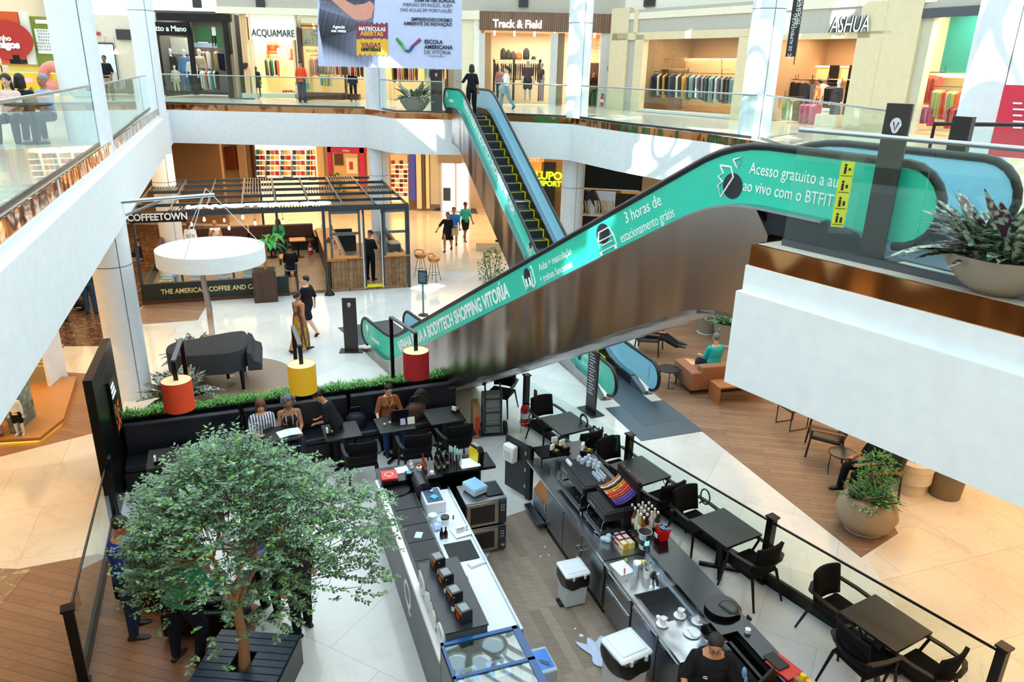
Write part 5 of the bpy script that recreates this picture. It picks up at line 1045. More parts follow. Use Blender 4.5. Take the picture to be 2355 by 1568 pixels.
bpoly([(752, -10), (775, -10), (815, 12), (840, 8), (850, 2), (858, 8), (863, 20), (858, 24), (855, 40), (840, 47), (815, 45), (790, 25)], 'forearm', '#d99a8a', -.03)
st_ = [(820, 55), (892, 56), (892, 88), (820, 86)]; bpoly(st_, 'stamp_badge', '#8c3a52', -.035); bpoly([(820, 90), (893, 92), (893, 126), (820, 124)], 'stamp_badge', '#e9b83a', -.035)
for y, c_ in ((55.5, '#8c3a52'), (87, '#8c3a52'), (91, '#e9b83a'), (125, '#e9b83a')):
    dm = MB()
    for k in range(7): p = BP.hit(823+k*11, y, -.036); dm.X = txt_frame(p, BP.d, (0, 0, 1)); dm.lathe([(.05, 0), (.05, .006)], n=10)
    dm.build('stamp_teeth', M(c_, .6), o)['kind'] = 'stuff'
BP.text(856, 67, -.05, 'MATRÍCULAS', 9, WTX, o, name='badge_letters', depth=.002, bold=.006, sx=.9); BP.text(855, 78, -.05, 'ABERTAS', 10, M('#f2b84a', .5), o, name='badge_letters', depth=.002, bold=.006)
BP.text(853, 104, -.05, 'VAGAS', 11, M('#8c3a52', .5), o, name='badge_letters', depth=.002, bold=.007); BP.text(853, 114, -.05, 'LIMITADAS', 7, INK, o, name='badge_letters', depth=.002, bold=.01)
BP.text(779, 62, -.05, 'Agende', 7, WTX, o, name='banner_letters', depth=.002, bold=.006); BP.text(779, 71, -.05, 'sua visita:', 7, WTX, o, name='banner_letters', depth=.002, bold=.006)
BP.text(1000, 1, -.05, 'COM AFTER SCHOOL', 9, INK, o, name='banner_letters', depth=.002, sx=.85, bold=.006)
for y, t_, b_ in ((14, 'IMERSÃO EM INGLÊS, ALÉM', .0), (26, 'DAS AULAS EM PORTUGUÊS', .0), (47, 'EMPREENDEDORISMO', .004), (57, 'AMBIENTE DE INOVAÇÃO', .004)):
    BP.text(1040, y, -.05, t_, 8, INK, o, name='banner_letters', depth=.002, bold=b_, align='RIGHT', sx=.93)
BP.text(976, 96, -.05, 'ESCOLA', 9, INK, o, name='banner_letters', depth=.002, bold=.006, align='LEFT'); BP.text(976, 108, -.05, 'AMERICANA', 9, INK, o, name='banner_letters', depth=.002, bold=.006, align='LEFT'); BP.text(975, 120, -.05, 'DE VITÓRIA', 9, INK, o, name='banner_letters', depth=.002, align='LEFT'); BP.text(1003, 129, -.05, '— Learn to fly —', 5, INK, o, name='banner_letters', depth=.002)
for k, c_ in enumerate(('#3f8f4a', '#4fae6a', '#2f5f9a', '#3a3f8a', '#8a3a6a')):
    m = MB(); t0 = k/5; pts = [(912, 88), (925, 103), (933, 116), (942, 117), (950, 105), (967, 90)]; i0 = k; m.tube([BP.hit(x, y, -.04) for x, y in pts[k:k+2]], [.05, .06], 6); m.build('logo_ribbon', M(c_, .5), o)
for x in (735, 1058): MB().tube([BP.hit(x, -58), BP.hit(x, -58)+Vector((0, 0, 6))], .01, 5).build('suspension_cable', STEELD, o)
# ring lamp + bracket
o = T('ring_canopy', 'big white drum canopy hung on steel bracket above the piano', 'canopy light', (-6.60, 15.70, 3.22)); o.scale = (1.12, 1.12, 1.0)
m = MB(); m.lathe([(.96, -.12), (.96, .14)], n=72); m.lathe([(.985, -.16), (1.0, -.16), (1.0, .17), (.96, .17), (.96, .12)], n=72)
m.build('drum', M('#f2f5f6', .6), o)
for t in (.4, 2.5, 4.6): MB().tube([(.95*math.cos(t), .95*math.sin(t), .16), (0, .1, 1.42)], .008, 6).build('cable', STEEL, o)
br = T('wall_bracket', 'steel tube bracket on left gallery fascia holding the white drum', 'bracket', (-7.95, 15.1, 4.5))
MB().tube([(-.05, -.6, .02), (1.5, .75, 0)], .04, 10).build('bracket_arm', STEEL, br); MB().tube([(-.05, -.2, -.33), (.75, .1, .0)], .025, 8).build('brace', STEEL, br)
def pylon(name, label, P, face, h, w, d, base=True, emblem=True, lines=False, mat=None):
    o = T(name, label, 'totem', P, face); mt = mat or M('#2e2524', .35); MB().box(-w/2, w/2, -d/2, d/2, .02, h).build('totem_body', mt, o, bevel=.004)
    if base: MB().box(-w*.85, w*.85, -.17, .17, 0, .02).build('base_plate', mt, o)
    if emblem:
        e = MB(); e.X = Matrix.Translation((0, -d/2-.002, h-.18)) @ Matrix.Rotation(R(90), 4, 'X'); n = 20; sh_ = [(.045*math.cos(2*math.pi*k/n)*(1 if math.sin(2*math.pi*k/n) > -.2 else .75), .065*math.sin(2*math.pi*k/n)) for k in range(n)]
        e.prism(sh_, 0, .008); e.build('emblem', M('#dfe4ee', .3, .3), o); e2 = MB(); e2.X = e.X; e2.tube([(-.02, .03, .01), (0, -.04, .01), (.02, .03, .01)], .006, 5); e2.build('emblem_mark', M('#2a3a6a', .4), o)
    if lines:
        l = MB()
        for k in range(14): l.box(-w*.35, w*(.1+.2*((k*7) % 3)/2), -d/2-.003, -d/2, h-.12-k*.07, h-.09-k*.07)
        l.build('directory_lines', M('#c9ccd0', .5), o)['kind'] = 'stuff'
    return o
pylon('totem_sign', 'dark brown totem with small shield emblem at the foreground escalator foot', (-4.28, 18.4, 0), R(5), 1.48, .36, .06)
pylon('totem_sign', 'black directory totem with white list at second escalator foot', (1.8, 15.0, 0), R(-62), 1.48, .36, .05, emblem=False, lines=True, mat=M('#1c1a1c', .3))
pylon('totem_sign', 'tall dark totem with shield emblem behind the near glass balustrade', (3.26, 6.62, 5.6), R(-35), 1.36, .20, .09, base=False, mat=M('#2c2a2c', .35))
# small sign stands
o = T('sign_stand', 'small dark notice on green pole behind the foreground escalator', 'sign', (-2.75, 21.6, 0), R(-5)); MB().cyl((0, 0, 0), (0, 0, 1.0), .03).build('pole', M('#5c8a80', .4), o); MB().box(-.14, .14, -.02, .02, 1.0, 1.42).build('notice', M('#26404a', .4), o); MB().lathe([(.16, 0), (.16, .02)], n=16).build('base', BLACK, o)
for k in range(6): MB().box(-.1, .1-.03*(k % 2), -.025, -.02, 1.08+k*.05, 1.095+k*.05).build('notice_line', M('#9ab0b4', .5), o)
o = T('hanging_directory', 'black vertical hanging directory with white lines beside the sunlit column', 'sign', K.hit(1828, 60, -5.2), R(-40)); MB().box(-.13, .13, -.03, .03, -.75, 1.6).build('panel', M('#26282c', .4), o); MB().tube([(.12, 0, -.95), (.12, 0, 1.6)], .012, 6).build('rod', BLACK, o)
for k, t_ in enumerate(('PÇ. DE ALIMENTAÇÃO', 'CAIXAS ELETRÔNICOS', 'ESCADA ROLANTE')): text(t_, .12, WTX, o, txt_frame((-.02+.055*k, -.034, .5 if k else -.25), (0, 0, 1), (-1, 0, 0)), 'directory_letters', .002, sx=.9)
# yellow safety sticker sheet on acrylic near escalator head
P1, P2 = G(1938, 390, 6.3), G(1925, 512, 5.9); o = T('safety_sign', 'tall yellow green escalator safety pictogram strip on clear acrylic', 'sign', (2.93, 6.68, 5.6), R(-20)); MB().box(-.055, .055, -.006, .006, .28, .86).build('strip', M('#c8d83a', .4), o); MB().box(-.07, .13, .008, .016, .22, .98).build('acrylic_sheet', GLASSR, o)
for k in range(4):
    m = MB(); m.box(-.045, .045, -.009, -.006, .30+k*.145, .305+k*.145); z = .35+k*.145; m.cyl((-.015, -.009, z+.045), (-.015, -.006, z+.045), .012, n=8); m.box(-.025, -.005, -.009, -.006, z-.03, z+.03); m.box(.01, .03, -.009, -.006, z-.03+.01*k, z+.02); m.build('pictogram', INK, o)
# pots with plants
def stromanthe(loc, label, r=.55, n=60, seed=1, pot=('bowl', '#8f8678'), hgt=.35, name='potted_plant', L0=.38, cols=('#2b4a3c', '#5a2c48')):
    o = T(name, label, 'potted plant', loc); rr = random.Random(seed); pm = M(pot[1], .6, bump=.1)
    if pot[0] == 'bowl': MB().lathe([(r*.4, 0), (r*.62, hgt*.25), (r*.86, hgt*.7), (r*.9, hgt), (r*.84, hgt), (r*.8, hgt*.85), (.001, hgt*.85)], n=40).build('pot', pm, o)
    elif pot[0] == 'round': MB().lathe([(r*.55, 0), (r*.85, hgt*.2), (r, hgt*.5), (r*.9, hgt*.8), (r*.68, hgt), (r*.62, hgt*.97), (.001, hgt*.93)], n=48).build('pot', pm, o); MB().lathe([(r*.62, .0), (r*.66, .03), (r*.6, .03)], n=40).build('saucer', WHITE, o)
    elif pot[0] == 'taper': MB().lathe([(r*.62, 0), (r*.8, hgt*.4), (r*.95, hgt*.9), (r, hgt), (r*.92, hgt), (r*.88, hgt*.9), (.001, hgt*.9)], n=40).build('pot', pm, o); MB().lathe([(r*.7, 0), (r*.74, .03), (r*.66, .03)], n=40).build('saucer', WHITE, o)
    for side, col in ((0, cols[0]), (1, cols[1])):
        m = MB()
        for k in range(n):
            a = rr.uniform(0, 2*math.pi); el = rr.uniform(.15, 1.35); L = L0*rr.uniform(.7, 1.25); c = Vector((rr.uniform(0, r*.5)*math.cos(a), rr.uniform(0, r*.5)*math.sin(a), hgt*.9)); d = Vector((math.cos(a), math.sin(a), 0)); sd = Vector((-math.sin(a), math.cos(a), 0)); W = L*.16; vs = []; fs = []
            for i in range(6):
                u = i/5; ww = W*math.sin(math.pi*(.08+.9*u)); p = c+d*(L*u*math.cos(el)+.15*u)+Vector((0, 0, L*u*math.sin(el)*1.1-.28*L*u*u*(1.6-el))); vs += [tuple(p-sd*ww+Vector((0, 0, ww*.4))), tuple(p), tuple(p+sd*ww+Vector((0, 0, ww*.4)))]
            for i in range(5): q = i*3; fs += [(q, q+1, q+4, q+3), (q+1, q+2, q+5, q+4)]
            if (k % 4 == 0) == bool(side): m.add(vs, fs)
        f = m.build('foliage' if not side else 'purple_leaves', leafm(col), o); f['kind'] = 'stuff'
    return o
def leafm(col, col2='#b9c9b0', st_=.35):
    k = ('L', col, col2)
    if k in MATS: return MATS[k]
    m = bpy.data.materials.new('leaf'); m.use_nodes = True; nt = m.node_tree; b = nt.nodes['Principled BSDF']; b.inputs['Roughness'].default_value = .35
    tc = nt.nodes.new('ShaderNodeTexCoord'); nz = nt.nodes.new('ShaderNodeTexNoise'); nz.inputs['Scale'].default_value = 22; cr = nt.nodes.new('ShaderNodeValToRGB')
    cr.color_ramp.elements[0].position = .45; cr.color_ramp.elements[0].color = (*lin(col), 1); cr.color_ramp.elements[1].position = .62; cr.color_ramp.elements[1].color = (*lin(col2), 1)
    nt.links.new(tc.outputs['Object'], nz.inputs[0]); nt.links.new(nz.outputs['Fac'], cr.inputs[0]); nt.links.new(cr.outputs[0], b.inputs['Base Color']); MATS[k] = m; return m
stromanthe((3.80, 5.62, 5.6), 'wide taupe bowl of striped purple and green leaves on near right gallery', .46, 130, 4, hgt=.30, L0=.44)
stromanthe((-3.85, 28.9, 5.6), 'grey bowl of striped leaves behind the glass at the far escalator', .62, 50, 2, hgt=.5, L0=.6)
stromanthe((-7.75, 16.6, 0), 'striped leaf plant behind the piano beside the white column', .42, 45, 5, hgt=.5, L0=.5)
stromanthe((-7.15, 14.45, 0), 'striped leaf plant between planter hedge and piano', .42, 60, 6, hgt=.4, L0=.6)
pylon('totem_sign', 'dark upright totem by the potted plant on the far gallery', (-3.05, 29.1, 5.6), R(0), 1.5, .42, .08, mat=M('#3a3030', .4))
o = T('floor_stand_sign', 'round post sign stand behind the near glass at the right edge', 'sign', (4.45, 7.7, 5.6), R(-50)); MB().cyl((0, 0, 0), (0, 0, .85), .035).build('post', STEEL, o); MB().box(-.09, .09, -.05, .05, .78, 1.22).build('sign_head', M('#3a3638', .3, .5), o)
o = T('guard_rail', 'black framed guard rail with glass beyond the escalator head', 'rail', (4.6, 8.5, 5.6), R(12)); MB().tube([(0, 0, .0), (0, 0, 1.1), (2.6, 0, 1.1)], .025, 8).build('rail_frame', BLACK, o); MB().box(.05, 2.5, -.006, .006, .1, 1.05).build('glass_pane', GLASSR, o)
o = root('pink_poster', 'pink red promotional poster at the far right edge', 'poster'); K3 = PL((8.2, 9.6), (1, -.9)); K3.box(2310, 195, 2420, 370, 0, .05, 'panel', M('#d8304e', .5), o)
for k in range(5): K3.box(2330, 235+k*14, 2350+(k % 2)*6, 240+k*14, -.02, .01, 'text_line', WTX, o)
stn = T('red_sign', 'small red fire notice on the white pier beside sportswear shop', 'sign', B.hit(1400, 157, -.2)); MB().box(-.06, .06, -.02, .02, -.1, .1).build('plate', M('#c22020', .4), stn); MB().box(-.03, .03, -.025, -.02, -.03, .05).build('symbol', WTX, stn)
extinguisher((3.75, 34.6, 5.6), 'red fire extinguisher on a stand outside the sportswear doorway')
# people on the upper floor
person('man in orange shirt carrying a bag by the palm boutique', (*G(697, 236, 5.6).xy, 5.6), R(80), 'stand', ('#e2502a', 1), ('#2a3550', 'pants'), ('#15100e', 'cap'), 'm', head=(0, 30))
ob = T('shopping_bag', 'green striped bag hanging from the hand of the man in orange', 'bag', Vector((*G(708, 232, 5.6).xy, 6.1))); MB().lathe([(.12, 0), (.14, .12), (.13, .25)], n=10, sy=.5).build('bag_body', M('#4a9a7a', .6), ob); MB().tube([(-.08, 0, .25), (-.03, 0, .4), (.03, 0, .4), (.08, 0, .25)], .01, 5).build('handles', BLACK, ob)
person('woman in white tee walking past the sportswear window', (*G(1163, 250, 5.6).xy, 5.6), R(190), 'walk', ('#eef0f2', 1), ('#7f98ac', 'pants'), ('#15100e', 'pony'), 'p', fem=True, sc=1.0)
ob = T('shoulder_bag', 'pale blue bag on the shoulder of the walking woman', 'bag', Vector((*G(1156, 250, 5.6).xy, 6.3))); MB().ell((0, 0, .1), (.2, .1, .2), 12, 8).build('bag_body', M('#9ab4c2', .5), ob); MB().tube([(-.1, 0, .25), (-.02, .05, .6), (.1, 0, .25)], .015, 6).build('strap', M('#9ab4c2', .5), ob)
sT = LT-1.9; pe = Vector((3.40, 15.72, 0))+Vector((math.cos(R(110.4)), math.sin(R(110.4)), 0))*sT+Vector((-math.sin(R(110.4)), math.cos(R(110.4)), 0))*.62
person('woman in black tee and trousers riding near the escalator top', (pe.x, pe.y, zs(sT)+.0), R(100), 'stand', ('#17181e', 1), ('#15161c', 'pants'), ('#15100e', 'bob'), 'm', fem=True, sc=.98, over=dict(LA=((-.5, .2, -.8), (-.5, .8, .1))))
q = L1.hit(250, 205, -1.2); person('man in black polo standing before the pale blue shop opening', (q.x, q.y, 5.6), R(-85), 'hips', ('#17181c', 1), ('#b09a78', 'pants'), ('#15100e', 'short'), 'd', sc=1.0, fatness=1.1)
for x, y, lb, tp, hr, sk, fm, fc in ((14, 190, 'woman in pale pink top leaning at upper left table', '#e6c8c0', ('#2a1a14', 'long'), 'p', True, -75), (97, 182, 'grey haired man in light blue shirt with hand on his head', '#9ec0ea', ('#8f8f90', 'short'), 'm', False, -110), (50, 212, 'dark haired person from behind at the upper left table', '#20242c', ('#15100e', 'bob'), 'm', True, 110)):
    q = G(x, y, 6.76 if x == 97 else 6.70 if x == 14 else 6.52); person(lb, (q.x, q.y, 5.6), R(fc), 'sit', (tp, 1.2), ('#2a3040', 'pants'), hr, sk, fem=fm, seat=.36, over=dict(RA=((.3, .3, -1), (-.3, .3, 1)) if x != 50 else ((.2, .3, -1), (-.2, 1, -.1))))
q = G(58, 205, 6.6); o = T('cafe_table', 'round table between the people seated at upper left', 'table', (q.x, q.y, 5.6)); MB().lathe([(.4, .70), (.4, .74)], n=32).build('table_top', BLACK, o); MB().cyl((0, 0, .02), (0, 0, .7), .04).build('pedestal', BLACK, o); MB().lathe([(.25, 0), (.25, .02)], n=20).build('foot', BLACK, o)
q = K.hit(1873, 260, 1.2); person('shop assistant with tan shawl among racks under slanted letters', (q.x, q.y, 5.62), R(150), 'stand', ('#b9794a', 1.3), ('#2a2c34', 'pants'), ('#15100e', 'knot'), 'm', fem=True, sc=.85)
q = B.hit(1361, 235, .9); person('woman with long dark hair inside the sportswear doorway', (q.x, q.y, 5.62), R(-90), 'stand', ('#3a2420', 1.9), ('#2a2020', 'pants'), ('#1a100c', 'long'), 'm', fem=True, sc=.92)
q = B.hit(812, 205, 1.2); person('shop assistant in black inside the palm boutique', (q.x, q.y, 5.62), R(-90), 'stand', ('#15161a', 1.9), ('#15161a', 'pants'), ('#15100e', 'long'), 'p', fem=True, sc=.9)
# walkers on the ground floor
def gp(x, y): p = G(x, y, 0); return (p.x, p.y, .003)
person('woman in short black dress walking with two men at the far floor', gp(1030, 577), R(-95), 'walk', ('#131318', 1.2), ('#131318', 'minidress'), ('#2a1a14', 'knot'), 'm', fem=True, sc=.95, fatness=1.12, over=dict(RA=((.6, 0, -.8), (.5, .1, -.8))))
person('bearded man in blue tee and pale shorts walking behind the woman', gp(1044, 568), R(-85), 'walk', ('#2f7fd0', 1), ('#cfc8bc', 'shorts'), ('#15100e', 'short'), 'm', sc=1.0)
person('young man in teal tee, black shorts and cap at the far floor', gp(1070, 553), R(-60), 'walk', ('#2bb0a8', 1), ('#15161a', 'shorts'), ('#15161a', 'cap'), 'd', sc=1.0)
grm = brickmat('patterned dress cloth', '#d2a21e', '#a88a1e', '#6b2a3a', 1, .3, .12, .02, .7, noise=.6, nscale=9)
person('woman in long yellow patterned strap dress seen from behind', gp(694, 806), R(70), 'walk', ('#c9981e', -1, grm), ('#c9981e', 'dress', grm), ('#2a1a14', 'knot'), 'm', fem=True, sc=.97)
person('man in black tee and sandals walking beside the yellow dress', gp(712, 768), R(160), 'walk', ('#15161c', 1.1), ('#1a1b20', 'shorts'), ('#15100e', 'short'), 'p', sc=1.0, fatness=1.1, shoes='#20201e', head=(0, 40))
person('woman with dark hair half hidden behind the escalator before black shop', (4.2, 27.4, 0), R(200), 'stand', ('#3a2a2a', 1.3), ('#20242c', 'pants'), ('#2a1a14', 'long'), 'p', fem=True, sc=1.0)
person('person in jeans and dark boots under the left gallery', gp(150, 735), R(-20), 'walk', ('#2a3040', 1.9), ('#2a4468', 'pants'), ('#15100e', 'short'), 'm')
person('person in blue jeans beside the black bag under left gallery', gp(213, 722), R(100), 'stand', ('#1f4a34', 1.9), ('#2a4468', 'pants'), ('#15100e', 'short'), 'm')
q = G(188, 712, 0); o = T('duffel_bag', 'black duffel bag hanging on a slatted chair under the left gallery', 'bag', (q.x, q.y, .0)); MB().ell((0, 0, .18), (.26, .16, .17), 16, 10).build('bag_body', M('#15161a', .6), o); MB().tube([(-.15, 0, .3), (-.05, 0, .55), (.05, 0, .55), (.15, 0, .3)], .014, 6).build('strap', BLACK, o); MB().box(-.06, .1, -.165, -.155, .1, .13).build('pale_label', WHITE, o)
# entrance plants, floor plants
def shrub(loc, label, h, r, n, col, pot=None, seed=3, leaf=.06, name='potted_tree', col2=None):
    o = T(name, label, 'potted plant', loc); rr = random.Random(seed)
    base = .3
    if pot: MB().lathe([(pot*.6, 0), (pot*.9, base*1.3), (pot, base*1.6), (pot*.9, base*1.6), (.001, base*1.5)], n=28).build('pot', M('#8f8678', .6), o)
    st_ = MB()
    for k in range(7): a = k*.9; st_.tube([(0, 0, base), (r*.3*math.cos(a), r*.3*math.sin(a), h*.5), (r*.7*math.cos(a), r*.7*math.sin(a), h*.9)], [.012, .01, .004], 5)
    st_.build('stems', M('#5b4632', .7), o)['kind'] = 'stuff'
    m = MB()
    for k in range(n):
        a = rr.uniform(0, 2*math.pi); u = rr.uniform(-1, 1); q = r*math.sqrt(max(0, 1-u*u))*rr.uniform(.5, 1.05); c = Vector((q*math.cos(a), q*math.sin(a), h*.62+u*h*.38)); d = Vector((rr.uniform(-1, 1), rr.uniform(-1, 1), rr.uniform(-.6, .5))).normalized(); sd = d.cross(Vector((0, 0, 1))).normalized(); L = leaf*rr.uniform(.8, 1.4)
        m.add([tuple(c), tuple(c+d*L*.5+sd*L*.25), tuple(c+d*L), tuple(c+d*L*.5-sd*L*.25)], [(0, 1, 2, 3)])
    f = m.build('foliage', leafm(col, col2 or '#6aa05a'), o, smooth=False); f['kind'] = 'stuff'; return o
shrub((-.72, 23.3, 0), 'slim leafy green tree behind the foreground escalator', 1.75, .45, 900, '#2c6a3c', .28, 5, .09)
shrub((.55, 25.2, 0), 'leafy plant half hidden beside the second escalator', 1.3, .4, 350, '#2f7a3a', .3, 6, .12)
shrub((-9.4, 39.0, 0), 'green leafy plant below the rust coloured picture', 1.9, .5, 260, '#2f6a34', .3, 7, .2)
o = T('shoe_display', 'low beige plinth with black shoe beside the second escalator', 'plinth', (-.9, 30.6, 0)); MB().box(-.7, .7, -.3, .3, 0, .35).build('plinth_block', M('#d8bf98', .5), o); MB().tube([(.1, 0, .38), (.3, 0, .4)], .06, 8).build('shoe', BLACK, o)
# ================================================================ open cafe: bench wall, hedge, tables, fence
BO = Vector((-6.95, 11.82, 0)); BA = R(22.2); BU = Vector((math.cos(BA), math.sin(BA), 0)); BV = Vector((-math.sin(BA), math.cos(BA), 0)); BL = 6.25
def bt(name, label, cat, x, y, z=0, rz=0, group=None): return T(name, label, cat, BO+BU*x+BV*y+Vector((0, 0, z)), BA+rz, group)
for i, (x0, x1) in enumerate(((0, 2.0), (2.03, 4.0), (4.03, BL))):
    o = bt('booth_bench', f'black tufted booth bench with high back, {["leftmost section","middle section, where two women sit","right section, where a laptop user sits"][i]}', 'bench', x0, 0)
    w_ = x1-x0; MB().box(0, w_, -.62, 0, 0, .36).build('bench_base', DBLACK, o); MB().box(0, w_, -.60, -.05, .34, .47).build('seat', NAVYL, o, bevel=.035)
    bk = MB(); bk.box(.01, w_-.01, -.12, .02, .45, 1.06); bk.build('backrest', NAVYL, o, bevel=.04)
    m = MB()
    for a in range(int(w_/.24)):
        for b in range(2): m.ell((.12+a*.24, -.122, .66+b*.2), (.016, .008, .016), 6, 4)
    m.build('tuft_buttons', M('#05060a', .4), o)['kind'] = 'stuff'
o = bt('planter_box', 'long black planter box behind the booth benches', 'planter', 0, .05); MB().box(0, BL, 0, .32, 0, 1.10).build('planter_wall', DBLACK, o); MB().box(.02, BL-.02, .02, .30, 1.05, 1.11).build('soil', M('#1a1510', .9), o)
m = MB(); rr = random.Random(8)
for k in range(3400):
    x = rr.uniform(.02, BL-.03); tuft = .6+.4*math.sin(x*9+math.sin(x*3)*2); y = rr.uniform(.03, .29); a = rr.uniform(0, 2*math.pi); L = rr.uniform(.10, .22)*(.6+.5*tuft); d = Vector((math.cos(a), math.sin(a), 0)); sd = Vector((-d.y, d.x, 0))*.007; b0 = Vector((x, y, 1.08)); b1 = b0+d*L*.4+Vector((0, 0, L*.65)); b2 = b0+d*L*.9+Vector((0, 0, L*.6))
    m.add([tuple(b0-sd), tuple(b0+sd), tuple(b1+sd), tuple(b1-sd), tuple(b2)], [(0, 1, 2, 3), (3, 2, 4)])
o = m.build('hedge_grass', leafm('#2f7f35', '#7fc24a'), None, smooth=False); o.location = BO+BV*.05; o.rotation_euler.z = BA; tag(o, 'row of spiky green grass growing in the long black planter', 'grass', kind='stuff')
# black end wall with screen
o = bt('partition_wall', 'tall black partition wall with advertising screen left of the booth', 'partition', 0, 0)
o.location = (-6.41, 10.33, 0); o.rotation_euler.z = math.atan2(1.86, -.68)
MB().box(0, 1.98, 0, .13, 0, 2.55).build('wall_panel', DBLACK, o, bevel=.005); MB().box(0, 1.98, -.002, .132, 2.28, 2.285).build('joint', M('#3a3d42', .4), o)
sc = MB().box(.95, 1.45, -.05, 0, 1.1, 2.1).build('screen', M('#101216', .15), o); m = MB(); rr = random.Random(4)
for k in range(22): x, z = rr.uniform(1.0, 1.4), rr.uniform(1.15, 1.65); m.ell((x, -.052, z), (.035, .004, .045), 8, 5)
m.build('picture_food', M('#a8401a', .4, emit=.4), sc)['kind'] = 'stuff'; [MB().box(1.0, 1.36-.05*k, -.053, -.05, 1.78+k*.09, 1.83+k*.09).build('screen_text', M('#dfe4ee', .4, emit=.5), sc) for k in range(3)]
# table lamps on posts
for (px, py, ex, ey, col, cn) in ((395, 782, 398, 830, '#e2461a', 'orange'), (674, 750, 690, 795, '#f2b81c', 'yellow'), (932, 728, 960, 768, '#a3121a', 'dark red')):
    zt_ = 2.42; x_ = {'orange': 1.15, 'yellow': 3.1, 'dark red': 4.98}[cn]; P = BO+BU*x_+BV*.2; 
    d = ray(px, py); t_ = (P.xy.dot(Vector((d.x, d.y))))/(d.x**2+d.y**2); zt_ = CAM.z+t_*d.z
    E_ = G(ex, ey, zt_); aw = (E_.xy-P.xy); al_ = min(1.1, aw.length); dr = Vector((aw.x, aw.y, 0)).normalized()
    o = T('post_lamp', f'black angled post lamp with {cn} drum shade above the booth', 'lamp', (P.x, P.y, 1.08))
    h_ = zt_-1.08; MB().bar((0, 0, 0), (0, 0, h_), .07, .035, up=dr).build('post', DBLACK, o); MB().bar((0, 0, h_), dr*al_+Vector((0, 0, h_)), .07, .035).build('arm', M('#4a5058', .35), o); MB().bar(dr*(al_-.02)+Vector((0, 0, h_)), dr*(al_-.02)+Vector((0, 0, h_-.38)), .07, .035, up=dr).build('drop_bar', DBLACK, o)
    c = dr*(al_-.02)+Vector((0, 0, h_-.35)); R_ = .245
    m = MB(); m.lathe([(R_, -.53), (R_, 0), (R_-.006, 0), (R_-.006, -.53)], c, 40); m.build('drum_shade', M(col, .7, bump=.2, bs=150), o)
    MB().lathe([(R_-.008, -.52), (R_-.008, -.005)], c, 40).build('shade_lining', M('#f4d9a2', .6), o)
    sp_ = MB(); [sp_.bar(c+Vector((0, 0, -.06)), c+Vector((R_*math.cos(k*2.09), R_*math.sin(k*2.09), -.01)), .006) for k in range(3)]; sp_.build('spider', BLACK, o)
    MB().lathe([(.012, .0), (.04, -.08), (.045, -.13), (.001, -.18)], c+Vector((0, 0, -.05)), 14).build('bulb', M('#fff0c8', .4, emit=12), o)
    lamp('shade_bulb', 'POINT', P+c+Vector((0, 0, 1.08-.14)), 16, (1, .75, .42), .05)
# chairs and tables
def chair(label, loc, rz, group=None):
    global CH0
    if CH0 is not None: return dup(CH0, loc, rz, label, group)
    o = T('armchair', label, 'chair', loc, rz, group); o.scale = (1.08, 1.08, 1.08); W = BLKFAB; F = M('#08080a', .42, spec=.35)
    MB().box(-.24, .24, -.22, .26, .40, .47).build('seat', W, o, bevel=.025)
    m = MB(); nx = 8; vs = []; fs = []
    for j in range(5):
        for i in range(nx+1): u = i/nx*2-1; z = .50+.38*j/4; vs.append((u*.235, -.20-.07*j/4-.05*(1-u*u), z+.012*(1-u*u)*(j == 4)))
    for j in range(4):
        for i in range(nx): a = j*(nx+1)+i; fs.append((a, a+1, a+nx+2, a+nx+1))
    m.add(vs, fs); b = m.build('backrest', W, o); s_ = b.modifiers.new('s', 'SOLIDIFY'); s_.thickness = .045
    for s in (-1, 1):
        MB().tube([(s*.23, .24, .44), (s*.25, .27, .62), (s*.27, .30, .0)][::2][:1]+[(s*.27, .29, 0)], [.022, .014], 8).build('front_leg', F, o)
        MB().tube([(s*.22, -.22, .44), (s*.26, -.36, 0)], [.022, .014], 8).build('rear_leg', F, o)
        m = MB(); m.tube([(s*.24, .22, .44), (s*.285, .17, .63)], .018, 8); m.build('arm_post', F, o)
    m = MB(); pts = [(-.29, .24, .645), (-.295, .0, .655), (-.27, -.24, .665), (-.15, -.31, .67), (0, -.335, .67), (.15, -.31, .67), (.27, -.24, .665), (.295, .0, .655), (.29, .24, .645)]
    for a, b_ in zip(pts[:-1], pts[1:]): m.bar(a, b_, .055, .022)
    m.build('armrest', F, o, smooth=False); CH0 = o; return o
CH0 = None; TB0 = None
tblm = brickmat('black oak top', '#141718', '#0f1112', '#08090a', 1, .8, .09, .001, .38, noise=.35, nscale=8, streak=(1, 14, 1))
def table(label, loc, rz, group=None, dim=None):
    global TB0
    if TB0 is None:
        o = T('cafe_table', label, 'table', loc, rz, group); MB().box(-.40, .40, -.36, .36, .71, .75).build('table_top', tblm, o, bevel=.004); MB().box(-.055, .055, -.055, .055, .04, .71).build('pedestal', DBLACK, o)
        for a in (0, math.pi/2): MB().cbox((0, 0, .025), (.62, .06, .05), rz=a+math.pi/4).build('foot_bar', DBLACK, o)
        TB0 = o; return o
    o = dup(TB0, loc, rz, label, group)
    if dim: o.scale = (dim[0]/.8, dim[1]/.72, 1)
    return o
FA = R(-60.2); FU = Vector((math.cos(FA), math.sin(FA), 0)); FV = Vector((-math.sin(FA), math.cos(FA), 0))
TC = [(Vector((1.09, 12.91, 0)), 'by the fire extinguisher'), (Vector((2.25, 11.16, 0)), 'behind the coffee machines'), (Vector((3.29, 9.53, 0)), 'in the middle of the glass fence'), (Vector((4.78, 7.54, 0)), 'nearest the lower right corner')]
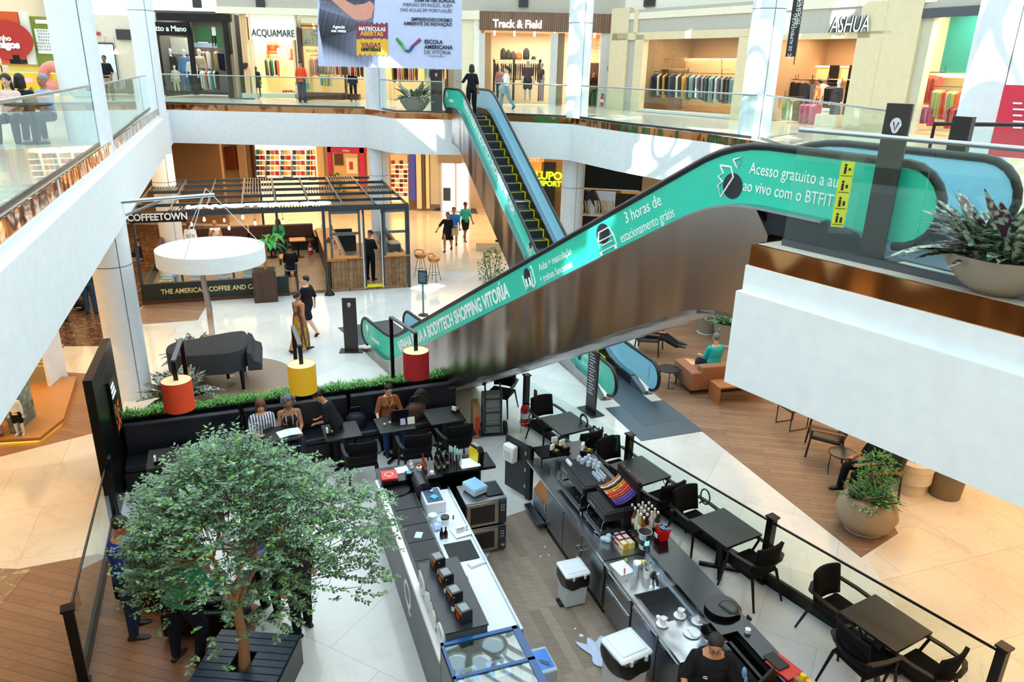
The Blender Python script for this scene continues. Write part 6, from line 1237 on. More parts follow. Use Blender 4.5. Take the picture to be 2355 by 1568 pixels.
for i, (c, w_) in enumerate(TC):
    table('square black table '+w_, c, FA); a = .56 if i else .6
    if i == 3: table; 
    chair('black armchair at the far side of the table '+w_, c-FU*(.50+.12)-FV*.02, FA-math.pi/2)
    chair('black armchair at the near side of the table '+w_, c+FU*(.50+.10)-FV*.02, FA+math.pi/2)
chair('black armchair on the bar side of the table nearest the lower right corner', TC[3][0]-FV*.50+FU*.12, FA-R(8))
chair('black armchair behind the hand truck', (-.22, 14.9, 0), R(160))
BT = [((.80, -.95), 'beside the black partition wall', (.74, .70)), ((1.75, -.62), 'hidden behind the tree top', (.6, .6)), ((2.66, -.66), 'in front of the two older women', (.6, .6)), ((3.72, -.93), 'beside the leaning waitress', (.66, .66)), ((4.72, -.97), 'with the open laptop', (.68, .66)), ((5.72, -.92), 'at the right end of the booth', (.70, .70))]
def BPt(x, y, z=0): return BO+BU*x+BV*y+Vector((0, 0, z))
for (xy, w_, dm) in BT: table('square black table '+w_, BPt(*xy), BA, dim=dm)
chair('black armchair at the table beside the partition wall', BPt(1.0, -1.62), BA); chair('black armchair facing the table beside the leaning waitress', BPt(3.95, -1.65), BA-R(3)); chair('black armchair facing the laptop table', BPt(4.95, -1.68), BA-R(4)); chair('black armchair at the table at the right booth end', BPt(5.75, -1.58), BA+R(2))
# table-top caddies
def caddy(P, rz, label, s=1):
    o = T('condiment_caddy', label, 'caddy', P, rz); o.scale = (s, s, s); MB().box(-.07, .07, -.05, .05, 0, .05).build('black_tray', BLACK, o); MB().box(-.065, -.035, -.045, .045, .03, .13).build('napkin_holder', WHITE, o); MB().cbox((-.01, .0, .12), (.004, .09, .16), ry=R(12)).build('menu_card', GLASSC, o)
    m = MB(); [m.cbox((.03+.008*(k % 3), -.03+.012*k, .06), (.02, .006, .05), rx=.2*k) for k in range(5)]; m.build('sugar_sachets', M('#d8b24a', .5), o)['kind'] = 'stuff'
    return o
caddy(BPt(.62, -1.12, .75), BA, 'condiment caddy on the table beside the partition wall'); caddy(BPt(1.55, -.7, .75), BA, 'condiment caddy on the table hidden behind the tree top'); caddy(BPt(3.5, -1.02, .75), BA, 'condiment caddy on the table beside the leaning waitress'); caddy(BPt(5.98, -.86, .75), BA+.6, 'condiment caddy on the table at the right booth end')
# people in the booth
stripe2 = brickmat('striped blouse', '#e6e4ea', '#e6e4ea', '#39405e', 1, .05, 9, .012, .7)
person('older woman in striped blouse looking at a phone in the booth', BPt(2.36, -.28), BA-R(84), 'phone', ('#e6e4ea', 1, stripe2), ('#2a3040', 'pants'), ('#6b3a24', 'bob'), 'p', seat=.42, fem=True, fatness=1.12, vs=.011, head=(12, -5), over=dict(RA=((.25, .3, -1), (-.45, .9, .1)), LA=((-.25, .3, -1), (.45, .9, .1))))
flor = brickmat('floral top', '#15161a', '#1a1a1f', '#c9a9a0', 1, .12, .1, .012, .7, offset=.3)
person('grey curly haired woman in dark floral strap top reading in the booth', BPt(2.86, -.26), BA-R(90), 'sit', ('#1a1a1f', -1, flor), ('#2a3040', 'pants'), ('#6f7076', 'curly'), 'm', seat=.42, fem=True, fatness=1.12, vs=.011, head=(25, 0), glasses=True)
person('waitress in black with hair bun leaning over the booth table', BPt(3.66, -.80), BA+R(155), 'work', ('#17181c', 1), ('#15161a', 'pants'), ('#120c0a', 'knot'), 'm', fem=True, lean=26, head=(18, 10), vs=.012, sc=.92)
person('woman in brown tee with hair bun working on a laptop', BPt(4.76, -.27), BA-R(90), 'sit', ('#8a5230', 1), ('#2a4a7a', 'pants'), ('#1c1210', 'bun'), 'p', seat=.43, fem=True, vs=.010, head=(26, 3), over=dict(RA=((.35, .3, -1), (.1, 1, -.15)), LA=((-.3, .3, -1), (.25, 1, -.1))))
nk = T('necklace', 'gold necklace worn by the woman with the laptop', 'necklace', BPt(4.76, -.27), BA-R(90)-math.pi/2)
MB().tube([(-.06, .10, 1.0), (-.05, .145, .93), (0, .165, .86), (.05, .145, .93), (.06, .10, 1.0)], .005, 6).build('chain', M('#e0c070', .3, .8), nk)
o = T('open_book', 'open white notebook on the table before the two women', 'book', BPt(2.80, -.74, .755), BA+R(10))
for s in (-1, 1): MB().cbox((s*.105, 0, .012), (.205, .27, .016), ry=s*R(5)).build('page_block', WHITE, o)
lp = T('laptop', 'black laptop open before the woman in brown tee', 'laptop', BPt(4.86, -.82, .755), BA-R(2)); MB().box(-.17, .17, -.0, .24, 0, .015).build('keyboard_base', BLACK, lp); MB().cbox((0, -.03, .11), (.34, .012, .22), rx=R(14)).build('screen_lid', M('#0b0c0f', .3), lp)
for (x, y, nm, lb) in ((4.53, -.98, 'drinking_glass', 'empty clear glass at left on the laptop table'), (4.64, -.94, 'water_bottle', 'small clear water bottle beside the glass on laptop table')):
    o = T(nm, lb, 'glass' if 'g' == nm[9:10] else nm.split('_')[1], BPt(x, y, .752)); MB().lathe([(.028, 0), (.034, .12), (.030, .12), (.025, .01)] if 'glass' in nm else [(.03, 0), (.032, .10), (.012, .14), (.012, .16)], n=16).build('vessel', GLASSC, o)
    MB().cyl((0, 0, .005), (0, 0, .03), .024).build('contents' if 'glass' in nm else 'water', M('#cfd8d8', .2), o)
for k, (x, c_) in enumerate(((4.86, '#c9c6e6'), (5.02, '#f0ead8'))): o = T('table_card', f'{["lilac","cream"][k]} acrylic menu card on the laptop table', 'card', BPt(x, -1.08, .755), BA); MB().cbox((0, 0, .06), (.10+.04*k, .008, .12+.02*k), rx=R(-12)).build('card', M(c_, .3), o); MB().box(-.05, .05, -.03, .03, 0, .006).build('foot', GLASSC, o)
def handbag(P, rz, label, col, s=1.0):
    o = T('handbag', label, 'handbag', P, rz); o.scale = (s,)*3; m = MB(); m.lathe([(.15, 0), (.18, .06), (.16, .2), (.10, .25)], n=20, sy=.55); m.build('bag_body', M(col, .4, bump=.15), o); MB().tube([(-.12, 0, .22), (-.07, 0, .36), (.07, 0, .36), (.12, 0, .22)], .009, 6).build('strap', M(col, .4), o)
handbag(BPt(5.3, -.33, .47), BA+.2, 'large brown leather handbag on the booth seat', '#4a2f26', 1.35); handbag(BPt(4.1, -.33, .47), BA, 'dark blue laptop bag on the booth seat', '#14182a', 1.2)
o = T('backpack', 'black backpack resting on the right booth backrest', 'bag', BPt(5.45, -.12, .60), BA); MB().ell((0, -.1, .2), (.19, .1, .26), 16, 10).build('bag_body', M('#15161c', .6), o); MB().tube([(-.12, -.16, .3), (0, -.2, .42), (.12, -.16, .3)], .015, 6).build('strap', BLACK, o)
# glass fence with black posts
def glass_fence(pts, label, h=1.0, rails=(0, 1, 1), skip_last=False):
    o = T('glass_fence', label, 'fence', (pts[0][0], pts[0][1], 0)); P0 = Vector((*pts[0], 0))
    for i, p in enumerate(pts): q = Vector((*p, 0))-P0; X_ = MB(); X_.cbox((q.x, q.y, .56), (.11, .11, 1.12), rz=FA); X_.cbox((q.x, q.y, 1.13), (.15, .15, .03), rz=FA); X_.cbox((q.x, q.y, .02), (.16, .16, .04), rz=FA); X_.build('post', DBLACK, o, bevel=.004)
    for i in range(len(pts)-1):
        a, b = Vector((*pts[i], 0))-P0, Vector((*pts[i+1], 0))-P0; d = (b-a).normalized()*.07
        MB().bar(a+d+Vector((0, 0, .6)), b-d+Vector((0, 0, .6)), .012, .86).build('glass_pane', GLASSR, o, smooth=False); MB().bar(a+d+Vector((0, 0, .1)), b-d+Vector((0, 0, .1)), .05, .2).build('kick_board', DBLACK, o)
        if rails[i % len(rails)]: MB().tube([a+Vector((0, 0, 1.04)), b+Vector((0, 0, 1.04))], .018, 8).build('top_rail', DBLACK, o)
    return o
FP = [(.33, 14.35), (2.14, 11.75), (3.86, 9.24), (5.68, 6.72)]
o = glass_fence(FP, 'long glass fence with black posts along the cafe terrace')
gr = M('#3f5a66', .4); FO = Vector((.33, 14.35, 0)); FPL = PL((.33, 14.35), (FP[3][0]-.33, FP[3][1]-14.35))
text('Delta Q', .38, gr, o, txt_frame(FPL.hit(1376, 992, -.01)-FO, (-FU.x, -FU.y, 0), (0, 0, 1)), 'fence_letters', .002, bold=.008); text('perfeQto', .22, gr, o, txt_frame(FPL.hit(1562, 1128, -.01)-FO, (-FU.x, -FU.y, 0), (0, 0, 1)), 'fence_letters', .002)
rg = MB(); rg.X = txt_frame(FPL.hit(1622, 1142, -.01)-FO, (-FU.x, -FU.y, 0), (0, 0, 1)); rg.tube([(.10*math.cos(u*math.pi/12), .13*math.sin(u*math.pi/12), 0) for u in range(24)], .014, 6, closed=True); rg.tube([(.03, -.08, 0), (.10, -.17, 0)], .016, 6); rg.build('ring_emblem', gr, o)
glass_fence([(-5.12, 6.98), (-6.50, 10.45)], 'glass fence with black top rail at the lower left', rails=(1,))
o = T('red_sign', 'small red fire equipment sign on the first fence pane', 'sign', (.52, 14.0, .86), FA); MB().box(-.06, .06, -.012, -.002, -.09, .09).build('plate', M('#7a1a18', .4), o); MB().box(-.035, .035, -.016, -.012, .0, .06).build('symbol', M('#d83a2a', .4), o)
extinguisher((.30, 14.02, 0), 'red fire extinguisher on wire stand beside the first fence post')
# hand truck with crates
o = T('hand_truck', 'blue hand truck with black wheels standing beside the booth end', 'hand truck', (-.36, 13.75, 0), R(12)); o_h = o; blu = M('#1f3a4a', .4, .3)
for s in (-1, 1): MB().tube([(s*.17, -.06, .12), (s*.17, -.02, .95), (s*.15, .08, 1.15)], .018, 8).build('frame_tube', blu, o); w_ = MB(); w_.X = Matrix.Translation((s*.27, .02, .15)) @ Matrix.Rotation(R(90), 4, 'Y'); w_.lathe([(.09, -.035), (.15, -.03), (.15, .03), (.09, .035), (.03, .02), (.03, -.02)], n=28); w_.build('wheel', RUB, o)
for z in (.25, .55, .85): MB().bar((-.17, -.05, z), (.17, -.05, z), .03, .02).build('cross_bar', blu, o)
MB().box(-.22, .22, -.05, .3, .02, .04).build('toe_plate', blu, o)
for k in range(3): x_ = MB().box(-.2, .2, .0, .28, 0, .285).build('crate', M('#7f888c', .5, bump=.2), None, bevel=.015); x_.location = (-.36, 13.75, .045+k*.29); x_.rotation_euler.z = R(12); tag(x_, f'grey crate on the blue hand truck, {["bottom","middle","top"][k]} of the stack', 'crate')
o = T('cardboard_box', 'tall brown cardboard box with red print left of the hand truck', 'box', (-.72, 13.78, 0), R(10)); MB().box(-.07, .07, -.2, .2, 0, .72).build('carton', M('#a87a50', .7), o); MB().box(-.03, .075, -.205, -.2, .1, .5).build('red_print', M('#b8402a', .6), o)
# piano
o = T('grand_piano', 'grand piano under a black fabric cover', 'piano', (-6.95, 16.15, 0), R(18))
pp = [(-1.05, .05), (-1.0, -.42), (-.75, -.72), (-.3, -.78), (.72, -.78), (.72, .72), (.35, .72), (-.1, .55), (-.45, .38), (-.8, .35)]
def rnd_poly(p, it=2):
    for _ in range(it): p = [q for i in range(len(p)) for q in ((p[i][0]*.75+p[(i+1) % len(p)][0]*.25, p[i][1]*.75+p[(i+1) % len(p)][1]*.25), (p[i][0]*.25+p[(i+1) % len(p)][0]*.75, p[i][1]*.25+p[(i+1) % len(p)][1]*.75))]
    return p
clo = M('#2a2c30', .85, bump=.35, bs=25)
m = MB(); P2 = rnd_poly(pp); n = len(P2); vs = [(x, y, 1.0) for x, y in P2]+[(x*1.015, y*1.02, .97) for x, y in P2]+[(x*1.02+.01*math.sin(i*1.7), y*1.03+.012*math.cos(i*2.1), .52+.02*math.sin(i*.9)) for i, (x, y) in enumerate(P2)]
m.add(vs, [tuple(range(n))]+[(k*n+i, k*n+(i+1) % n, (k+1)*n+(i+1) % n, (k+1)*n+i) for k in range(2) for i in range(n)]); m.build('fabric_cover', clo, o)
MB().vprism([(.70, .50), (.70, .98), (.80, .92), (.86, .75), (1.0, .68), (1.02, .50)], -.74, .70).build('keyboard_cover', clo, o, bevel=.03)
for x, y in ((-.7, -.1), (.55, -.6), (.55, .55)): MB().tube([(x, y, .55), (x, y, .12), (x, y, .0)], [.06, .04, .035], 12).build('leg', DBLACK, o)
MB().bar((.2, 0, .55), (.2, 0, .1), .06, .2).build('pedal_lyre', DBLACK, o); [MB().box(.22, .34, -.06+.06*k-.012, -.06+.06*k+.012, .1, .12).build('pedal', M('#c9a24a', .2, 1), o) for k in range(3)]
o = T('blade_sculpture', 'tall tapering steel blade sculpture behind the piano', 'sculpture', (-7.75, 17.9, 0), R(-15)); MB().prism([(-.07, -.03), (.07, -.03), (.07, .03), (-.07, .03)], 0, 1.3).build('lower_blade', metalmat('polished steel', '#b9c0c6', .18, .05), o); MB().vprism([(-.07, 1.3), (.07, 1.3), (.0, 2.0), (-.05, 2.35), (-.11, 2.38), (-.13, 2.1)], -.03, .03).build('upper_blade', STEEL, o)
# ================================================================ coffee bar (frame: x towards the camera, y towards the terrace fence)
QA = math.atan2(-.9375, .348); QO = Vector((1.24, 11.57, 0)); QU = Vector((.348, -.9375, 0)); QV = Vector((.9375, .348, 0))
def QP(x, y, z=0): return QO+QU*x+QV*y+Vector((0, 0, z))
def qt(name, label, cat, x, y, z=0, rz=0, group=None): return T(name, label, cat, QP(x, y, z), QA+rz, group)
BTOP = M('#0a0c0e', .14); SSF = metalmat('worktop steel', '#c2c8ce', .28, .02, (2, 2, 1)); SSD = metalmat('cabinet steel', '#8d9094', .34, .02, (1, 1, 1)); GREYP = M('#6a737a', .5); SILV = M('#c6ccd2', .3, .7)
# right counter
o = qt('bar_counter', 'right bar counter with black glass ledge and steel cabinets', 'counter', 0, 0)
MB().box(.0, 4.86, -.46, 0, 1.02, 1.08).build('ledge_top', BTOP, o); MB().box(4.86, 6.6, -.24, 0, 1.02, 1.08).build('ledge_top', BTOP, o); MB().box(4.86, 6.6, -.27, -.24, .5, 1.02).build('well_side', DBLACK, o); MB().box(0, 6.6, -.10, -.04, 0, 1.02).build('outer_panel', DBLACK, o); MB().box(0, 6.6, -.44, -.40, .86, 1.02).build('upstand', SSD, o)
MB().box(.05, 2.98, -1.02, -.42, .86, .90).build('steel_worktop', SSF, o); MB().box(.9, 2.97, -.98, -.44, .12, .86).build('cabinet_body', SSD, o)
for k, (x0, x1) in enumerate(((.93, 1.58), (1.60, 2.25), (2.27, 2.95))):
    d = MB().box(x0, x1, -1.0, -.98, .16, .80).build('cabinet_door', SSD, o, bevel=.004); MB().tube([(x1-.05 if k == 1 else x0+.05, -1.01, .62), (x1-.05 if k == 1 else x0+.05, -1.045, .62), (x1-.05 if k == 1 else x0+.05, -1.045, .42), (x1-.05 if k == 1 else x0+.05, -1.01, .42)], .008, 6).build('door_handle', CHROME, d)
MB().box(.9, 2.97, -.96, -.5, .0, .12).build('plinth', BLACK, o)
wt = MB(); wt.box(3.0, 3.72, -1.02, -.42, .86, .90); wt.box(3.72, 4.30, -1.02, -.97, .86, .90); wt.box(3.72, 4.30, -.46, -.42, .86, .90); wt.box(4.30, 4.92, -1.02, -.42, .86, .90); wt.build('sink_worktop', SSF, o)
sk = MB(); sk.box(3.72, 4.30, -.97, -.46, .66, .67); sk.box(3.72, 3.73, -.97, -.46, .67, .9); sk.box(4.29, 4.30, -.97, -.46, .67, .9); sk.box(3.72, 4.3, -.97, -.96, .67, .9); sk.box(3.72, 4.3, -.47, -.46, .67, .9); sk.build('sink_basin', SSD, o); MB().lathe([(.04, 0), (.04, .006)], (4.0, -.7, .67), 16).build('drain', BLACK, o)
MB().box(3.0, 4.9, -.98, -.9, .1, .86).build('cabinet_body', SSD, o); MB().box(4.92, 6.5, -.9, -.44, .0, .84).build('black_cabinet', DBLACK, o); MB().box(4.92, 6.6, -.44, -.36, .5, 1.02).build('cable_shelf', DBLACK, o)
for (x0, x1, z0, z1) in ((3.10, 3.75, .62, .84), (3.10, 3.75, .18, .60), (3.80, 4.40, .14, .84), (4.42, 4.88, .14, .84)):
    d = MB().box(x0, x1, -1.01, -.98, z0, z1).build('drawer_front' if x0 < 3.5 else 'cabinet_door', SSD, o, bevel=.004); MB().box(x0+.02, x1-.02, -1.03, -1.01, z1-.04, z1-.02).build('pull_rail', CHROME, d)
tp = T('mixer_tap', 'black and chrome mixer tap behind the sink', 'tap', QP(3.66, -.66, .9), QA); MB().lathe([(.035, 0), (.035, .02), (.02, .03), (.02, .12)], n=16).build('tap_base', CHROME, tp); MB().tube([(0, 0, .1), (.0, 0, .22), (.05, -.02, .27), (.16, -.04, .22), (.18, -.04, .16)], .016, 10).build('spout', BLACK, tp); MB().ell((0, 0, .16), (.045, .04, .035), 14, 8).build('tap_body', BLACK, tp); MB().tube([(0, .03, .16), (0, .09, .19)], .008, 6).build('lever', CHROME, tp)
# espresso machine + grinder machine
def espresso(x, y, label, w, d, h, cups=True, lever=False):
    o = qt('espresso_machine', label, 'coffee machine', x, y, .9); bk = M('#16181b', .35)
    for sx in (.05, w-.05):
        for sy in (-d+.06, -.06): MB().cyl((sx, sy, 0), (sx, sy, .05), .022, n=10).build('foot', STEEL, o)
    MB().box(0, w, -d, 0, .05, .13).build('drip_base', bk, o, bevel=.015); MB().box(.03, w-.03, -d+.02, -d*.45, .13, .145).build('drip_tray', STEEL, o); MB().box(0, w, -d*.42, 0, .13, h).build('rear_body', bk, o, bevel=.02); MB().box(0, w, -d*.92, 0, h-.15, h).build('upper_body', bk, o, bevel=.02)
    MB().box(.03, w-.03, -d*.86, -.03, h, h+.006).build('cup_tray', M('#23262a', .5, bump=.6, bs=220), o)
    for k in range(2 if w < .7 else 3):
        cx = w*(k+.7)/(2.4 if w < .7 else 3.4); MB().cyl((cx, -d*.62, h-.24), (cx, -d*.62, h-.14), .035, n=16).build('group_head', CHROME, o); MB().tube([(cx, -d*.62, h-.23), (cx, -d*.95, h-.25)], .013, 8).build('portafilter_handle', BLACK, o)
    for sx in (.06, w-.06): MB().tube([(sx, -d*.8, h-.1), (sx, -d*.92, h-.2), (sx, -d*.95, h-.33)], .006, 6).build('steam_wand', CHROME, o)
    for k in range(4): MB().box(.1+k*.05, .125+k*.05, -d*.925, -d*.92, h-.1, h-.07).build('button', SILV, o)
    return o
espresso(1.02, -.30, 'large black espresso machine with glasses drying on its top', .86, .58, .46); espresso(1.96, -.30, 'smaller black espresso machine in front of the capsule rack', .60, .56, .44)
MB_ = M('#b9c9da', .12)
def glassware(P, k, big):
    o = T('glass_cup', f'upturned {"mug" if big else "small glass"} on the big espresso machine, {ORD[k]} from the far end', 'glass', P, 0, 'upturned mugs on the machine' if big else 'small glasses on the machine')
    s = 1 if big else .62; m = MB(); m.lathe([(.038*s, 0), (.036*s, .05*s), (.030*s, .075*s), (.001, .08*s)], n=14); m.build('cup_body', MB_, o)
    if big: MB().tube([(.036, 0, .015), (.058, 0, .02), (.058, 0, .05), (.034, 0, .055)], .005, 5).build('handle', MB_, o)
pos = [(1.10, -.55), (1.15, -.46), (1.20, -.54), (1.10, -.38), (1.21, -.40), (1.30, -.48), (1.28, -.36), (1.38, -.42), (1.46, -.40), (1.37, -.33)]
for k, (x, y) in enumerate(pos): glassware(QP(x, y, 1.366), k, True)
for k in range(14): glassware(QP(1.56+(k % 5)*.052, -.52+(k//5)*.06, 1.366), k, False)
for k in range(3): o = qt('white_cup', f'small white cup upside down on the machine edge, {ORD[k]} of three', 'cup', 1.08+k*.06, -.74, 1.366); MB().lathe([(.028, 0), (.026, .03), (.018, .045), (.001, .046)], n=14).build('cup_body', WHITE, o)
# capsule rack: curved rainbow rows
o = qt('capsule_rack', 'curved rack of capsules in orange, red and purple rows', 'capsule rack', 2.18, -.28, 1.08)
CC = ['#d8794a', '#e8dcc8', '#16171a', '#e09a2a', '#e8862a', '#d8423a', '#e0564a', '#a83a2a', '#6a4a9a', '#5a3aa8', '#3a2a7a']
for k, c_ in enumerate(CC):
    x = -.25+k*.052; pts = [(x+.02*math.sin(u), -.30+.34*math.sin(u*math.pi/2*.95/1.0), .30+.30*(1-math.cos(u*math.pi/2))) for u in [i/8 for i in range(9)]]
    rw = MB(); rw.tube(pts, .017, 8); rw.build('capsule_row', M(c_, .35), o)
    cp = MB()
    for p in pts[::2]: cp.ell((p[0], p[1]-.008, p[2]+.01), (.019, .019, .012), 8, 5)
    cp.build('capsule_tops', M('#f0e8dc' if k in (1, 4) else c_, .25), o)['kind'] = 'stuff'
MB().box(-.28, .32, -.02, .04, 0, .62).build('rack_stand', BLACK, o); MB().box(-.28, .32, -.36, .0, .22, .27).build('rack_shelf', BLACK, o)
# far end: shelf with condiment caddies
o = qt('low_shelf', 'black raised shelf at the far end of the right counter', 'shelf', .0, -.9, .9); MB().box(0, .40, 0, .55, .16, .19).build('shelf_board', BTOP, o); [MB().box(x, x+.02, y, y+.02, 0, .16).build('leg', BLACK, o) for x in (0, .38) for y in (0, .53)]
for k, (x, y, s) in enumerate(((.12, -.52, 1.2), (.25, -.42, 1.2), (.32, -.62, 1.1), (.50, -.12, 1.4))): caddy(QP(x, y, 1.10), QA+.3*k, f'napkin and sachet caddy at the far end of the right counter, {ORD[k]} from the left', s)
for k, (x, y) in enumerate(((.62, -.78), (.72, -.70))): o = qt('tumbler', f'clear glass tumbler on the steel worktop by the machine, {"left" if k==0 else "right"} one', 'glass', x, y, .9); MB().lathe([(.025, 0), (.036, .12), (.033, .12), (.022, .008)], n=16).build('vessel', GLASSC, o)
# ice machine / slanted bin under worktop
o = qt('ice_bin', 'steel ice bin with slanted copper tinted lid on wheels', 'ice bin', .30, -.98); MB().box(0, .55, 0, .5, .08, .45).build('bin_body', SSD, o, bevel=.01); m = MB(); m.X = Matrix.Identity(4); m.add([(0, 0, .45), (.55, 0, .45), (.55, .3, .84), (0, .3, .84), (0, .32, .84), (.55, .32, .84), (.55, .32, .45), (0, .32, .45)], [(0, 1, 2, 3), (3, 2, 5, 4), (4, 5, 6, 7), (0, 3, 4, 7), (1, 6, 5, 2), (0, 7, 6, 1)]); m.build('slanted_lid', metalmat('lid', '#b0957f', .2, .02), o); [MB().cyl((x, y, 0), (x, y, .08), .03, n=10).build('wheel', RUB, o) for x in (.06, .5) for y in (.06, .44)]; MB().box(-.05, .6, -.14, -.02, .10, .16).build('drip_tray', STEELD, o)
# gate door with towel dispenser
o = qt('swing_gate', 'open black swing gate with steel hinges between the counters', 'gate', -.02, -.98); o.rotation_euler.z = QA+R(-158); MB().box(.0, .55, -.02, .02, .12, 1.12).build('gate_panel', M('#14171a', .35), o, bevel=.004); MB().box(-.12, -.01, -.04, .04, 0.1, 1.12).build('gate_post', DBLACK, o); [MB().box(-.03, .03, -.035, .035, z, z+.07).build('hinge', STEEL, o) for z in (.3, .62, .94)]
gp_ = o.matrix_basis @ Vector((.34, .03, .74)); o = T('towel_dispenser', 'white paper towel dispenser on the open black gate', 'dispenser', gp_, QA+R(-158)); MB().box(-.14, .12, 0, .14, -.02, .30).build('housing', WHITE, o, bevel=.03); MB().box(-.09, .07, .14, .145, .04, .2).build('window', M('#c9d2d8', .3), o)
# syrups
for k in range(17):
    r_, c_ = divmod(k, 4); x = 2.50+r_*.085+(.03 if c_ % 2 else 0); y = -.36+c_*.085
    o = qt('syrup_bottle', f'syrup bottle with white cap behind the tea boxes, row {ORD[r_]}, {ORD[c_]} across', 'bottle', x, y, 1.08, 0, 'syrup bottles on the black ledge')
    col = ['#b9a24a', '#3a2018', '#c9d2d0', '#20382c', '#7a4a24', '#d8dcd8'][k % 6]
    MB().lathe([(.034, 0), (.036, .02), (.036, .17), (.015, .22), (.014, .27)], n=14).build('bottle_body', M(col, .12), o); MB().cyl((0, 0, .27), (0, 0, .30), .017, n=12).build('cap', M('#e6dde2', .4), o); MB().lathe([(.0368, .05), (.0368, .13)], n=14).build('paper_label', M(['#e9e6da', '#e8e0c0', '#e2e8e4'][k % 3], .6), o)
for k in range(10):
    c_ = ['#3f7a3a', '#4f9a4a', '#7a3a6a', '#b8243a', '#d8b23a', '#e0c84a', '#3a6a4a', '#5a3a6a', '#c9402a', '#e6d67a'][k]; o = qt('tea_box', f'{["green","light green","plum","crimson","mustard","yellow","dark green","violet","red","pale yellow"][k]} box of tea sachets on the steel worktop', 'tea box', 2.30+(k % 5)*.125, -.62+(k//5)*.10, .9, R(8)); MB().box(-.055, .055, -.045, .045, 0, .09).build('box_body', M(c_, .5), o, smooth=False); MB().box(-.05, .05, -.047, -.045, .02, .06).build('front_label', M('#e8e6d4', .5), o); MB().box(-.04, .04, -.035, .03, .09, .095).build('sachets', WHITE, o)
o = qt('red_tub', 'red plastic tub full of wrapped blue sweets on the black ledge', 'tub', 3.0, -.14, 1.08); MB().lathe([(.085, 0), (.115, .17), (.118, .19), (.105, .19), (.08, .02)], n=4).build('tub_body', M('#c8141c', .35), o, rz=R(45), bevel=.012); MB().box(-.04, .04, -.108, -.1, .05, .11).build('paper_label', WHITE, o)
m = MB(); rr = random.Random(2)
for k in range(26): m.ell((rr.uniform(-.07, .07), rr.uniform(-.07, .07), .185+rr.uniform(0, .02)), (.017, .013, .010), 8, 5)
m.build('wrapped_sweets', M('#5aa6c4', .3), o)['kind'] = 'stuff'
o = qt('plastic_bag', 'crumpled translucent plastic bag on the steel worktop', 'bag', 2.55, -.78, .9); m = MB(); rr = random.Random(9)
for k in range(16): a = k*.9; m.ell((.09*math.cos(a)*rr.uniform(.3, 1), .07*math.sin(a)*rr.uniform(.3, 1), .05+rr.uniform(-.02, .03)), (.05, .045, .04), 10, 6)
m.tube([(-.08, -.03, .05), (-.16, -.06, .04), (-.22, -.07, .015)], [.03, .02, .006], 8); vb = vox(m, 'bag_body', M('#b8d0dc', .25, bump=.8, bs=30), o, .009, 2)
o = qt('coffee_grinder', 'steel and black coffee grinder beside the red tub', 'grinder', 3.0, -.42, .9); MB().lathe([(.075, 0), (.07, .03), (.06, .2), (.075, .24)], n=24).build('grinder_body', BLACK, o); MB().lathe([(.066, .06), (.066, .16)], n=24).build('pale_label', M('#b9c2cc', .4), o); MB().lathe([(.085, .26), (.098, .36), (.092, .36), (.075, .27)], n=28).build('steel_collar', STEEL, o); MB().lathe([(.09, .345), (.05, .31), (.001, .30)], n=28).build('hopper', BLACK, o); MB().box(.05, .08, -.03, .03, .18, .27).build('display', M('#7fd0e8', .3, emit=.6), o)
# sink side things
o = qt('cutting_board', 'white cutting board beside the sink', 'cutting board', 3.20, -.85, .9, R(6)); MB().box(-.14, .14, -.11, .11, 0, .012).build('board', WHITE, o, bevel=.004)
o = qt('lime', 'green lime on the white cutting board', 'fruit', 3.10, -.74, .912); MB().ell((0, 0, .025), (.03, .026, .025), 14, 8).build('fruit_body', M('#7fb81c', .4), o); MB().ell((.03, 0, .026), (.006, .006, .006), 6, 4).build('tip', M('#5a8a1a', .5), o)
o = qt('knife', 'paring knife with red handle on the cutting board', 'knife', 3.28, -.86, .913, R(-30)); MB().box(-.05, .03, -.008, .008, 0, .012).build('handle', M('#c2243a', .4), o); MB().prism([(.03, -.008), (.12, 0), (.03, .008)], .004, .007).build('blade', STEEL, o)
o = qt('steel_shaker', 'tall stack of steel beakers by the cutting board', 'beaker', 3.38, -.74, .9); MB().lathe([(.045, 0), (.052, .17), (.05, .17), (.042, .01)], n=24).build('beaker_body', STEEL, o); MB().lathe([(.05, .17), (.054, .2), (.05, .2)], n=24).build('rim', CHROME, o)
o = qt('utensil_tub', 'white tub holding stirring utensils by the sink', 'tub', 3.46, -.62, .9); MB().lathe([(.05, 0), (.058, .12), (.053, .12), (.046, .01)], n=24).build('tub_body', WHITE, o); [MB().tube([(0, 0, .02), (.05*math.cos(k*1.9), .05*math.sin(k*1.9), .22)], .008, 6).build('utensil', STEEL if k else WHITE, o) for k in range(4)]
o = qt('lemon_bowl', 'clear bowl of lemon slices behind the utensil tub', 'bowl', 3.24, -.56, .9); MB().lathe([(.04, 0), (.07, .06), (.075, .11), (.07, .11), (.06, .06), (.03, .012)], n=28).build('bowl', GLASSC, o); [MB().ell((.03*math.cos(k*2.1), .03*math.sin(k*2.1), .055+.01*k), (.03, .03, .008), 12, 6).build('lemon_slice', M('#e6de8a', .4), o) for k in range(4)]
o = qt('shot_glass', 'small clear shot glass at the front edge by the sink', 'glass', 3.45, -.92, .9); MB().lathe([(.018, 0), (.024, .06), (.021, .06), (.015, .008)], n=14).build('vessel', GLASSC, o)
